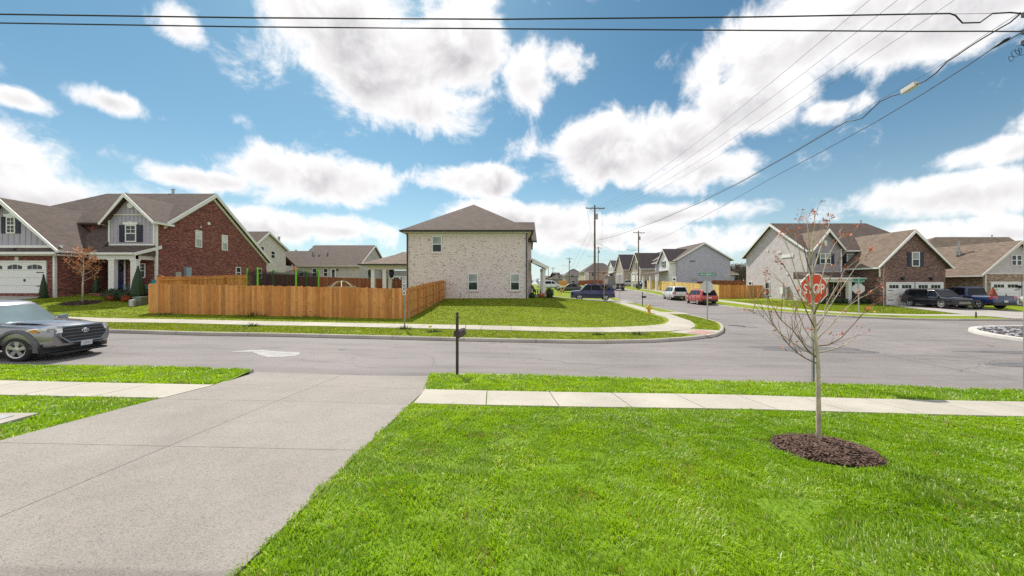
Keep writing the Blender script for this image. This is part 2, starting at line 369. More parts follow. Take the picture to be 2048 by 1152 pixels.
# ------------------------------------------------------------------ terrain: a smooth surface through surveyed points (depth below the eye)
def survey():
    P = []
    def c(x): return .02 * max(-15, min(15, x))
    for x in (-45, -25, -12, -4, 4, 12, 25, 45):
        for y, h in ((-14, 1.25), (-5, 1.55), (0, 1.73), (3, 1.88), (6.2, 2.04), (7.3, 2.08), (9.2, 2.32)): P.append((x, y, h + c(x)))
    for x, h in ((-60, 1.2), (-40, 1.45), (-26, 1.7), (-17, 1.89), (-10, 2.05), (-5, 2.17), (1, 2.31), (5, 2.38), (9, 2.38)): P.append((x, 15.6, h))
    for x, h in ((-40, 1.35), (-30, 1.55), (-23, 1.76), (-12.2, 1.99), (-5, 2.13), (3, 2.32), (9, 2.31)): P += [(x, 18.0, h + .04), (x, 19.5, h)]
    P += [(-21.4, 21.8, 1.74), (-14, 21.8, 1.90), (-6.3, 21.8, 2.06), (0, 21.8, 2.14), (8, 21.8, 2.28), (-9.7, 34, 1.33), (-4, 34, 1.33), (1.5, 34, 1.33), (7, 34, 1.8),
          (10.5, 28, 2.26), (10.5, 34, 2.15), (-4, 28, 1.72), (3, 28, 1.82), (-26.8, 28, .62), (-34, 27, .68), (-42, 26, .62), (-55, 26, .5), (-27.9, 24, 1.26), (-37, 22, 1.2), (-45, 21, 1.1),
          (-21.4, 28, 1.12), (-20, 33, 1.0), (-15, 27, 1.5), (-12, 45, 1.0), (-27, 45, .85), (-40, 45, .5), (-35, 62, .7), (-18, 62, .8), (0, 50, 1.2),
          (13, 24, 2.33), (13.9, 33, 2.28), (14, 40, 2.18), (14.6, 53, 1.88), (17.2, 75, 1.3), (20.5, 100, .8), (25, 130, .5), (32, 165, .25),
          (21, 32.7, 2.2), (21.8, 39.6, 2.18), (23.4, 58.6, 1.76), (25.2, 80, 1.18), (28.5, 105, .75), (9.3, 45.7, 1.96), (5, 40, 1.45), (8, 62, 1.35), (5, 85, .9),
          (31.9, 40, 1.84), (36, 36, 2.02), (42, 36, 2.04), (35, 30, 2.2), (28, 26.5, 2.26), (31, 50, 1.75), (27, 48, 1.92), (29, 80, 1.08), (47, 37, 1.98), (62, 40, 1.9), (36, 70, .95), (46, 90, .6),
          (18, 20, 2.38), (18, 27, 2.30), (24, 19, 2.38), (30, 14, 2.42), (40, 18, 2.4), (33, 24.2, 2.3), (60, 24, 2.3), (60, 14, 2.4), (20, 12, 2.46)]
    for x in (-150, -60, 30, 120):
        for y in (-70, 210): P.append((x, y, 1.0 if y < 0 else .3))
    for y in (20, 80, 140): P += [(-150, y, .5), (150, y, 1.2 - y * .005)]
    return np.array(P)
SV = survey()
def _phi(r2): return np.where(r2 > 1e-9, .5 * r2 * np.log(np.maximum(r2, 1e-9)), 0)
def _fit():
    n = len(SV); xy = SV[:, :2] / 20.0
    r2 = ((xy[:, None] - xy[None]) ** 2).sum(-1)
    A = np.zeros((n + 3, n + 3)); A[:n, :n] = _phi(r2) + np.eye(n) * .012
    A[:n, n] = 1; A[:n, n + 1:] = xy; A[n:, :n] = A[:n, n:].T
    b = np.zeros(n + 3); b[:n] = SV[:, 2]
    return np.linalg.solve(A, b)
_CF = _fit()
def ghs(x, y):
    """Road-level ground height (array in, array out)."""
    x = np.atleast_1d(np.asarray(x, float)); y = np.atleast_1d(np.asarray(y, float)); out = np.empty(len(x)); n = len(SV)
    sx = SV[:, 0] / 20; sy = SV[:, 1] / 20
    for i in range(0, len(x), 20000):
        a = x[i:i + 20000] / 20; b = y[i:i + 20000] / 20
        r2 = (a[:, None] - sx[None]) ** 2 + (b[:, None] - sy[None]) ** 2
        out[i:i + 20000] = _phi(r2) @ _CF[:n] + _CF[n] + _CF[n + 1] * a + _CF[n + 2] * b
    d = np.hypot(x, y - 50); t = np.clip((d - 110) / 70, 0, 1); t = t * t * (3 - 2 * t)
    return CZ - (out * (1 - t) + .5 * t) - .12
def gh(x, y): return float(ghs([x], [y])[0])
LAWN = .12
def gl(x, y): return gh(x, y) + LAWN + .012       # lawn surface

def sheet(name, poly, off, step, mat, parent=None):
    poly = [Vector((p[0], p[1])) for p in poly]
    dens = []
    for i, p in enumerate(poly):
        q = poly[(i + 1) % len(poly)]; k = max(1, int((q - p).length / step))
        dens += [p.lerp(q, j / k) for j in range(k)]
    xs = [p.x for p in dens]; ys = [p.y for p in dens]
    pa = np.array([(p.x, p.y) for p in dens])
    gx, gy = np.meshgrid(np.arange(min(xs) + step / 2, max(xs), step), np.arange(min(ys) + step / 2, max(ys), step))
    q = np.stack([gx.ravel(), gy.ravel()], 1)
    q = q[inside(q, pa)]
    if len(q):
        keep = np.ones(len(q), bool)
        for i in range(0, len(q), 4000):
            d = np.hypot(q[i:i + 4000, 0][:, None] - pa[:, 0][None], q[i:i + 4000, 1][:, None] - pa[:, 1][None]).min(1)
            keep[i:i + 4000] = d > step * .45
        q = q[keep]
    pts = dens + [Vector(p) for p in q.tolist()]
    r = delaunay_2d_cdt(pts, [], [list(range(len(dens)))], 1, 1e-5)
    V = r[0]; z = ghs([v.x for v in V], [v.y for v in V]) + off
    mb = MB(); mb.add([(v.x, v.y, float(z[i])) for i, v in enumerate(V)], r[2])
    o = mb.build(name, mat, parent, smooth=True, fix=False)
    if sum(p.normal.z for p in o.data.polygons) < 0: o.data.flip_normals()
    return o
def inside(q, poly):
    x, y = q[:, 0], q[:, 1]; r = np.zeros(len(q), bool); n = len(poly)
    for i in range(n):
        x0, y0 = poly[i]; x1, y1 = poly[(i + 1) % n]
        if y0 == y1: continue
        c = ((y0 > y) != (y1 > y)) & (x < (x1 - x0) * (y - y0) / (y1 - y0) + x0)
        r ^= c
    return r

def asphalt_mat():
    m, nt, b = nodes_of('worn_asphalt'); L = nt.links
    n1 = vnoise(nt, .22, 5, .6); n2 = vnoise(nt, 60, 3, .6); n3 = vnoise(nt, 1.3, 6, .65, stretch=(.25, 1.4, 1)); n4 = vnoise(nt, 260, 2)
    c = ramp(nt, n1, [(.3, (.242, .222, .219)), (.7, (.322, .295, .288))])
    c = mixc(nt, .6, c, ramp(nt, n3, [(.25, (.5, .49, .5)), (.5, (.92, .92, .92)), (.75, (1., 1., 1.))]), 'MULTIPLY')
    c = mixc(nt, .65, c, ramp(nt, n2, [(.3, (.68,) * 3), (.7, (1.,) * 3)]), 'MULTIPLY')
    c = mixc(nt, .5, c, ramp(nt, n4, [(.35, (.62,) * 3), (.6, (1.,) * 3)]), 'MULTIPLY')
    # cracks, wheel tracks along the street, sealed spots
    tc = nt.nodes.new('ShaderNodeTexCoord'); wv = nt.nodes.new('ShaderNodeTexNoise'); wv.inputs['Scale'].default_value = .7; L.new(tc.outputs['Object'], wv.inputs['Vector'])
    vm = nt.nodes.new('ShaderNodeVectorMath'); vm.operation = 'MULTIPLY_ADD'; L.new(wv.outputs['Color'], vm.inputs[0]); vm.inputs[1].default_value = (1.6, 1.6, 0); L.new(tc.outputs['Object'], vm.inputs[2])
    mp = nt.nodes.new('ShaderNodeMapping'); mp.inputs['Scale'].default_value = (.16, .3, 0); L.new(vm.outputs[0], mp.inputs[0])
    vo = nt.nodes.new('ShaderNodeTexVoronoi'); vo.feature = 'DISTANCE_TO_EDGE'; vo.inputs['Scale'].default_value = 1.0; L.new(mp.outputs[0], vo.inputs['Vector'])
    crack = ramp(nt, vo.outputs['Distance'], [(.0, (.45, .45, .46)), (.010, (1., 1., 1.))])
    c = mixc(nt, ramp(nt, vnoise(nt, .12, 3), [(.45, (0, 0, 0)), (.6, (.8, .8, .8))]), c, mixc(nt, 1., c, crack, 'MULTIPLY'))
    c = mixc(nt, .7, c, ramp(nt, vnoise(nt, .9, 3, .5, stretch=(.03, 1., 1)), [(.36, (.80, .80, .81)), (.52, (1., 1., 1.)), (.7, (1.0, .98, .96))]), 'MULTIPLY')
    c = mixc(nt, ramp(nt, vnoise(nt, 1.1, 2), [(.70, (0, 0, 0)), (.76, (.5, .5, .5))]), c, (.10, .095, .095))
    L.new(c, b.inputs['Base Color']); setp(b, Roughness=.85); b.inputs['Specular IOR Level'].default_value = .3; bump(nt, b, n2, .4, .01)
    return m
def concrete_mat(name, col, agg=0., var=.1):
    m, nt, b = nodes_of(name); L = nt.links
    n1 = vnoise(nt, .8, 6, .6, coord='Object'); n2 = vnoise(nt, 90, 3, .6)
    oi = nt.nodes.new('ShaderNodeObjectInfo')
    c = ramp(nt, n1, [(.3, c4(col, 1 - var)), (.7, c4(col, 1 + var))])
    c = mixc(nt, .6, c, ramp(nt, oi.outputs['Random'], [(0, (.88, .87, .86)), (1, (1., 1., 1.))]), 'MULTIPLY')
    c = mixc(nt, .55, c, ramp(nt, vnoise(nt, .45, 6, .7), [(.3, (.72, .71, .70)), (.55, (1., 1., 1.))]), 'MULTIPLY')
    c = mixc(nt, ramp(nt, vnoise(nt, 2.3, 5, .7), [(.66, (0, 0, 0)), (.76, (.45, .45, .45))]), c, c4(col, .45))
    if agg:
        vo = nt.nodes.new('ShaderNodeTexVoronoi'); vo.inputs['Scale'].default_value = 120
        tc = nt.nodes.new('ShaderNodeTexCoord'); L.new(tc.outputs['Object'], vo.inputs['Vector'])
        sp = nt.nodes.new('ShaderNodeSeparateColor'); L.new(vo.outputs['Color'], sp.inputs[0])
        c = mixc(nt, agg, c, ramp(nt, sp.outputs[0], [(0, (.28, .26, .25)), (.25, (.7, .66, .62)), (.7, (.95, .92, .88)), (1, (1., .99, .97))]), 'MULTIPLY')
        bump(nt, b, vo.outputs['Distance'], .5, .006)
    else:
        c = mixc(nt, .4, c, ramp(nt, n2, [(.3, (.8,) * 3), (.7, (1.,) * 3)]), 'MULTIPLY')
        bump(nt, b, n2, .15, .004)
    L.new(c, b.inputs['Base Color']); setp(b, Roughness=.85); b.inputs['Specular IOR Level'].default_value = .3
    return m
def lawn_mat(name, a, d, dry, thr=.62):
    m, nt, b = nodes_of(name); L = nt.links
    n1 = vnoise(nt, .35, 6, .6); n2 = vnoise(nt, 34, 4, .6); n3 = vnoise(nt, 1.6, 5, .65)
    c = ramp(nt, n2, [(.32, a), (.68, d)])
    c = mixc(nt, ramp(nt, n3, [(thr, (0, 0, 0)), (thr + .2, (.7, .7, .7))]), c, dry)
    c = mixc(nt, .6, c, ramp(nt, n1, [(.3, (.72,) * 3), (.7, (1.,) * 3)]), 'MULTIPLY')
    L.new(c, b.inputs['Base Color']); setp(b, Roughness=.9); b.inputs['Specular IOR Level'].default_value = .15; bump(nt, b, n2, .5, .02)
    return m
M['asphalt'] = asphalt_mat()
M['walk'] = concrete_mat('sidewalk_concrete', (.455, .425, .365))
M['kerb'] = concrete_mat('kerb_concrete', (.44, .405, .36), var=.14)
M['drive'] = concrete_mat('exposed_aggregate', (.33, .308, .288), .55, .1)
M['fardrive'] = concrete_mat('driveway_concrete', (.40, .375, .35), var=.12)
M['lawn'] = lawn_mat('lawn_soil_and_thatch', (.09, .17, .010), (.20, .33, .022), (.26, .22, .07), .66)
M['farlawn'] = lawn_mat('far_lawn', (.135, .19, .008), (.25, .325, .016), (.37, .32, .06), .58)
def spill_mat():
    m, nt, b = nodes_of('dried_white_cement'); n = vnoise(nt, 3.2, 6, .7); n2 = vnoise(nt, 40, 3)
    c = ramp(nt, n, [(.34, (.28, .27, .27)), (.42, (.33, .32, .32)), (.55, (.37, .365, .37)), (.8, (.43, .43, .435))])
    nt.links.new(mixc(nt, .4, c, ramp(nt, n2, [(.3, (.75,) * 3), (.6, (1.,) * 3)]), 'MULTIPLY'), b.inputs['Base Color']); setp(b, Roughness=.85); return m
M['spill'] = spill_mat()
M['ramp'] = pm('red_tactile_paving', (.40, .23, .19), .8, .15, 30)
M['dirt'] = pm('dirt_line', (.07, .06, .055), .95, .35, 5)
M['stain'] = pm('dark_tar_patch', (.12, .115, .118), .85, .3, 3, stretch=(.4, 2, 1))

# --- outlines in plan
NEAR = [(-95, 9.3), (-40, 9.3), (1, 9.3), (6, 9.05), (12, 8.6), (20, 8.3), (70, 8.2)]                       # near kerb, west to east
FARW = [(-95, 15.4), (-20, 15.4), (1, 15.4), (3.7, 15.5), (6, 15.8), (8.1, 16.5), (9.6, 17.4), (10.7, 18.7), (11.6, 20.2), (12.3, 21.6), (12.8, 23), (13.2, 25.5), (13.7, 31), (14, 40), (14.6, 53), (17.2, 75), (20.5, 100), (25, 130), (31, 165)]
FARE = [(39, 165), (33, 130), (28.5, 105), (25.2, 80), (23.4, 58.6), (21.8, 39.6), (21.1, 33), (21.5, 30.6), (22.5, 28.2), (24.2, 26), (26.4, 24.7), (29, 24.2), (34, 24.1), (70, 24)]
def ground_sheet():
    pts = [Vector((x, y)) for x in np.arange(-160, 161, 6.0) for y in np.arange(-60, 201, 6.0)]
    pts += [Vector((x, y)) for x in np.linspace(-1500, 1500, 26) for y in np.linspace(-400, 2500, 26) if not (-190 < x < 190 and -90 < y < 230)]
    r = delaunay_2d_cdt(pts, [], [], 0, 1e-5); V = r[0]; z = ghs([v.x for v in V], [v.y for v in V]) - .25
    o = MB().add([(v.x, v.y, float(z[i])) for i, v in enumerate(V)], r[2]).build('ground', M['farlawn'], smooth=True, fix=False)
    if sum(p.normal.z for p in o.data.polygons) < 0: o.data.flip_normals()
    return struct(o)
ground_sheet()
struct(sheet('road', NEAR + [(70, 24)] + list(reversed(FARE)) + list(reversed(FARW)), 0, 1.2, M['asphalt']))
lawn_near_e = [(-1.72, -8), (60, -8), (70, 8.3), (20, 8.42), (12, 8.72), (6, 9.17), (1, 9.42), (-1.95, 9.42), (-1.72, 7.3)]
lawn_near_e = [(-1.72, -8), (60, -8), (70, 8.0), (20, 8.12), (12, 8.42), (6, 8.87), (1, 9.12), (-2.05, 9.12), (-1.74, 7.3)]
lawn_near_w = [(-40, -8), (-5.9, -8), (-5.82, 7.3), (-6.4, 9.12), (-40, 9.12), (-60, 9.12)]
struct(sheet('lawn', lawn_near_e, LAWN, .8, M['lawn'])); struct(sheet('lawn', lawn_near_w, LAWN, .8, M['lawn']))
def off_in(path, d):
    out = []
    for i, p in enumerate(path):
        a = Vector(path[max(i - 1, 0)]); b = Vector(path[min(i + 1, len(path) - 1)]); t = (b - a).normalized()
        out.append((p[0] - t.y * d, p[1] + t.x * d))
    return out
FW_in = off_in(FARW, .17); FE_in = off_in(FARE, .17)
lawn_west = FW_in + [(31, 175), (-95, 175)]
lawn_east = FE_in + [(140, 24), (140, 175), (39, 175)]
lw = struct(sheet('lawn', lawn_west, LAWN, 1.6, M['farlawn'])); le = struct(sheet('lawn', lawn_east, LAWN, 1.6, M['farlawn']))

# --- kerbs, cast in 3 m lengths
def resample(path, ds):
    P = [Vector(p) for p in path]; out = [P[0].copy()]; acc = 0
    for a, b in zip(P, P[1:]):
        l = (b - a).length; d = ds - acc
        while d <= l: out.append(a.lerp(b, d / l)); d += ds
        acc = l - (d - ds)
    return out
def kerb(path, rng_ok, name='kerb', hgt=.135, width=.17, mat=None):
    root = bpy.data.objects.new(name, None); COL.objects.link(root); struct(root)
    pts = resample(path, .5); prof = [(-.012, -.15), (.0, .012), (.022, hgt - .025), (.05, hgt), (width, hgt), (width, -.1)]
    n = []
    for i in range(len(pts)):
        t = (pts[min(i + 1, len(pts) - 1)] - pts[max(i - 1, 0)]).normalized(); n.append(Vector((-t.y, t.x)))
    for s in range(0, len(pts) - 1, 6):
        e = min(s + 6, len(pts) - 1)
        if not rng_ok(pts[s], pts[e]): continue
        V = []; ids = list(range(s, e + 1))
        for i in ids:
            p = pts[i].copy()
            if i == s: p = p.lerp(pts[i + 1], .022)
            if i == e: p = p.lerp(pts[i - 1], .022)
            g = gh(p.x, p.y)
            V += [(p.x + n[i].x * a, p.y + n[i].y * a, g + b) for a, b in prof]
        k = len(prof); Fc = [tuple(range(k)), tuple((len(ids) - 1) * k + j for j in range(k - 1, -1, -1))]
        for i in range(len(ids) - 1):
            for j in range(k): Fc.append((i * k + j, i * k + (j + 1) % k, (i + 1) * k + (j + 1) % k, (i + 1) * k + j))
        mb = MB(); mb.add(V, Fc); mb.build('kerb_stone', mat or M['kerb'], root)
    return root
kerb(FARW, lambda a, b: -48 < a.x and a.y < 110)
kerb(FARE, lambda a, b: a.y < 90 and a.x < 46)
kerb([(26, 8.29), (20, 8.3), (12, 8.6), (6, 9.05), (1, 9.3), (-1.97, 9.3)], lambda a, b: True, hgt=.125)
kerb([(-6.47, 9.3), (-34, 9.3)], lambda a, b: True, hgt=.125)
# dirt collected along the foot of the far kerb
dl = off_in(FARW, -.05); dl2 = off_in(FARW, .0)
i0 = 1; i1 = 14
struct(sheet('gutter_dirt', [(-60, 15.33)] + dl[1:i1] + list(reversed(dl2[1:i1])) + [(-60, 15.4)], .006, .6, M['dirt']))

# --- sidewalks: every slab its own piece
def quad_slab(parent, c, top=.145, th=.07, name='slab', mat=None, shrink=.008):
    cx = sum(p[0] for p in c) / 4; cy = sum(p[1] for p in c) / 4
    q = []
    for p in c:
        d = Vector((cx - p[0], cy - p[1])); l = d.length; d = d / l * min(shrink * 1.4, l * .2); q.append((p[0] + d.x, p[1] + d.y))
    zs = [gh(*p) + top for p in q]
    mb = MB(); mb.hexa([(p[0], p[1], z - th) for p, z in zip(q, zs)] + [(p[0], p[1], z) for p, z in zip(q, zs)])
    return mb.build(name, mat or M['walk'], parent)
def walk(name, left, right, n):
    root = bpy.data.objects.new(name, None); COL.objects.link(root); struct(root)
    def cut(path):
        P = [Vector(p) for p in path]; ls = [0]
        for a, b in zip(P, P[1:]): ls.append(ls[-1] + (b - a).length)
        out = []
        for i in range(n + 1):
            t = ls[-1] * i / n; j = max(k for k in range(len(P) - 1) if ls[k] <= t + 1e-9)
            out.append(P[j].lerp(P[j + 1], (t - ls[j]) / max(ls[j + 1] - ls[j], 1e-9)))
        return out
    A = cut(left); B = cut(right)
    for i in range(n): quad_slab(root, [A[i], A[i + 1], B[i + 1], B[i]])
    return root
walk('sidewalk', [(-1.66, 6.2), (29, 6.2)], [(-1.72, 7.3), (29, 7.3)], 25)
walk('sidewalk', [(-30.2, 6.2), (-5.85, 6.2)], [(-30.2, 7.3), (-5.85, 7.3)], 20)
walk('sidewalk', [(-47, 18), (3, 18)], [(-47, 19.5), (3, 19.5)], 33)
# round the corner into the side street
inner = [(3, 19.5), (4.6, 18.95 + .6), (7, 20), (8.6, 21.0), (9.8, 22.9), (10.4, 25), (10.7, 29), (11.2, 38), (11.5, 44), (12.4, 58), (14.9, 75), (17.9, 96)]
outer = [(3, 18), (5.2, 17.95), (7.4, 18.1), (9.1, 18.9), (10.25, 20.5), (11.1, 23), (11.85, 27.3), (12.3, 33), (12.7, 44), (13.6, 58), (16.1, 75), (19.2, 96)]
walk('sidewalk', outer[:6], inner[:6], 7); walk('sidewalk', outer[5:], inner[5:], 46)
kr = bpy.data.objects.new('kerb_ramp', None); COL.objects.link(kr); struct(kr)
quad_slab(kr, [(7.6, 17.9), (9.0, 16.95), (10.5, 18.55), (9.2, 19.1)], .138)
quad_slab(kr, [(8.35, 17.65), (8.95, 17.15), (9.9, 18.0), (9.3, 18.55)], .150, name='tactile_pad', mat=M['ramp'])
kr2 = bpy.data.objects.new('kerb_ramp', None); COL.objects.link(kr2); struct(kr2)
quad_slab(kr2, [(11.6, 28.4), (13.6, 28.2), (13.75, 29.7), (11.9, 30.0)], .140)
# east side of the side street and round the far right corner
walk('sidewalk', [(27.6, 80), (25.6, 58.6), (24.0, 39.6), (23.3, 33.5)], [(28.8, 80), (26.8, 58.6), (25.2, 39.6), (24.5, 33.8)], 30)
walk('sidewalk', [(23.3, 33.5), (23.6, 30.8), (24.6, 28.4), (26.2, 26.9), (28, 26.2), (30, 26)], [(24.5, 33.8), (24.8, 31.4), (25.6, 29.4), (26.8, 28.1), (28.2, 27.5), (30, 27.2)], 9)
walk('sidewalk', [(30, 26), (33.2, 26)], [(30, 27.2), (33.2, 27.2)], 2)
walk('sidewalk', [(40.5, 26), (60, 26)], [(40.5, 27.2), (60, 27.2)], 12)

# --- our driveway: slabs with tooled joints
dv = bpy.data.objects.new('driveway', None); COL.objects.link(dv); struct(dv)
rows = [-6.5, -2.2, .9, 4.2, 6.15, 7.35, 9.40]
def xl(y): return -5.9 if y < 7.3 else -5.9 - (y - 7.3) * .3
def xr(y): return -1.7 if y < 7.3 else -1.7 - (y - 7.3) * .12
for a, b in zip(rows, rows[1:]):
    for f0, f1 in ((0, .476), (.476, 1)):
        k = 4
        for j in range(1):
            c = [(xl(a) + (xr(a) - xl(a)) * f0, a), (xl(a) + (xr(a) - xl(a)) * f1, a), (xl(b) + (xr(b) - xl(b)) * f1, b), (xl(b) + (xr(b) - xl(b)) * f0, b)]
            q = []
            cx = sum(p[0] for p in c) / 4; cy = sum(p[1] for p in c) / 4
            mb = MB(); n = 6; V = []
            for iy in range(n + 1):
                for ix in range(n + 1):
                    u, v = ix / n, iy / n
                    x = (c[0][0] * (1 - u) + c[1][0] * u) * (1 - v) + (c[3][0] * (1 - u) + c[2][0] * u) * v
                    y = a + (b - a) * v
                    x += (.004 if ix == 0 else -.004 if ix == n else 0); y += (.004 if iy == 0 else -.004 if iy == n else 0)
                    drop = max(0, (y - 7.35) / 2.05)
                    V.append((x, y, gh(x, y) + .135 - .118 * drop ** 1.3))
            Fc = [(i * (n + 1) + j2, i * (n + 1) + j2 + 1, (i + 1) * (n + 1) + j2 + 1, (i + 1) * (n + 1) + j2) for i in range(n) for j2 in range(n)]
            nv = len(V); V += [(x, y, z - .08) for x, y, z in V]
            rim = [j2 for j2 in range(n + 1)] + [i * (n + 1) + n for i in range(1, n + 1)] + [n * (n + 1) + j2 for j2 in range(n - 1, -1, -1)] + [i * (n + 1) for i in range(n - 1, 0, -1)]
            for i in range(len(rim)):
                p, q2 = rim[i], rim[(i + 1) % len(rim)]; Fc.append((p, p + nv, q2 + nv, q2))
            mb.add(V, Fc); mb.build('slab', M['drive'], dv)
bed = struct(sheet('driveway_bed', [(-5.95, -6.5), (-1.66, -6.5), (-1.66, 7.2), (-5.92, 7.2)], .08, .5, M['dirt']))

# --- other driveways, island, stains
def driveway(poly, off=.152, mat=None):
    return struct(sheet('driveway', poly, off, .9, mat or M['fardrive']))
driveway([(14.05, 41.4), (14.35, 46.3), (10, 46.6), (2.5, 46.8), (2.5, 41.9), (10, 41.6)])
driveway([(33.0, 24.35), (40.6, 24.35), (40.6, 28.5), (42.3, 35.9), (35.9, 35.9), (34.2, 30), (33.0, 27)])
driveway([(44.5, 24.35), (50.5, 24.35), (55, 36.9), (48.5, 36.9)])
driveway([(-39, 18), (-33, 18), (-31.9, 25.4), (-38, 25.4)])
isl = [(27 + 4.3 * math.cos(a), 16.4 + 4.3 * math.sin(a)) for a in np.linspace(math.pi * .5, math.pi * 1.5, 18)] + [(44, 12.2), (44, 20.6)]
M['kerbwhite'] = concrete_mat('pale_kerb_concrete', (.58, .56, .52), var=.06)
kerb([(44, 20.7)] + isl[:18] + [(44, 12.1)], lambda a, b: a.x < 40, 'island_kerb', .15, .3, M['kerbwhite'])
M['rock'] = pm('river_rock', (.33, .33, .36), .85, .7, 7)
struct(sheet('island_bed', [(27 + 4.05 * math.cos(a), 16.4 + 4.05 * math.sin(a)) for a in np.linspace(math.pi * .5, math.pi * 1.5, 18)] + [(44, 12.4), (44, 20.4)], .12, .6, M['mulch'] or M['dirt']))
spill = [(-9.35, 12.15), (-9.0, 12.55), (-8.55, 12.72), (-8.2, 12.55), (-7.7, 12.45), (-7.15, 12.4), (-6.95, 12.15), (-6.92, 11.85), (-7.2, 11.55), (-7.6, 11.52), (-8.0, 11.75), (-8.35, 12.05), (-8.65, 12.3), (-9.0, 12.25)]
sp2 = []
for i, p in enumerate(spill):
    q = spill[(i + 1) % len(spill)]
    for j in range(5): t = j / 5; sp2.append((p[0] + (q[0] - p[0]) * t + random.gauss(0, .018), p[1] + (q[1] - p[1]) * t + random.gauss(0, .022)))
sp_ = sheet('cement_spill', sp2, .007, .3, M['spill']); tag(sp_, 'dried white cement spill on the asphalt near the driveway mouth', 'spill')
for k, (x0, x1, y0, y1) in enumerate([(9.5, 14.2, 13.9, 15.3), (15.5, 23.5, 11.1, 12.2), (17, 22.5, 13.6, 14.3)]):
    pts = []
    for j in range(22):
        a = 2 * math.pi * j / 22; rr = .75 + .35 * random.random()
        pts.append(((x0 + x1) / 2 + (x1 - x0) / 2 * rr * math.cos(a), (y0 + y1) / 2 + (y1 - y0) / 2 * rr * math.sin(a) - .09 * ((x1 - x0) / 2 * math.cos(a))))
    struct(sheet('road_patch', pts, .004 + .001 * k, .5, M['stain']))
# ------------------------------------------------------------------ grass blades
def vgrid(x, y, cell, seed):
    r = np.random.default_rng(seed).random((257, 257))
    a = x / cell; b = y / cell; i = np.floor(a).astype(int); j = np.floor(b).astype(int); u = a - i; v = b - j
    u = u * u * (3 - 2 * u); v = v * v * (3 - 2 * v); i %= 256; j %= 256
    return (r[i, j] * (1 - u) + r[i + 1, j] * u) * (1 - v) + (r[i, j + 1] * (1 - u) + r[i + 1, j + 1] * u) * v
def grass_mat():
    m, nt, b = nodes_of('grass_blades'); L = nt.links
    at = nt.nodes.new('ShaderNodeAttribute'); at.attribute_name = 'Col'
    n = vnoise(nt, 40, 2); col = mixc(nt, .35, at.outputs['Color'], ramp(nt, n, [(.3, (.7,) * 3), (.7, (1.,) * 3)]), 'MULTIPLY')
    L.new(col, b.inputs['Base Color']); setp(b, Roughness=.42); b.inputs['Specular IOR Level'].default_value = .6
    tr = nt.nodes.new('ShaderNodeBsdfTranslucent'); L.new(mixc(nt, 1., col, (1.25, 1.2, .5), 'MULTIPLY'), tr.inputs[0])
    mx = nt.nodes.new('ShaderNodeMixShader'); mx.inputs[0].default_value = .5
    L.new(b.outputs[0], mx.inputs[1]); L.new(tr.outputs[0], mx.inputs[2])
    L.new(mx.outputs[0], nt.nodes['Material Output'].inputs[0])
    return m
M['grass'] = grass_mat()
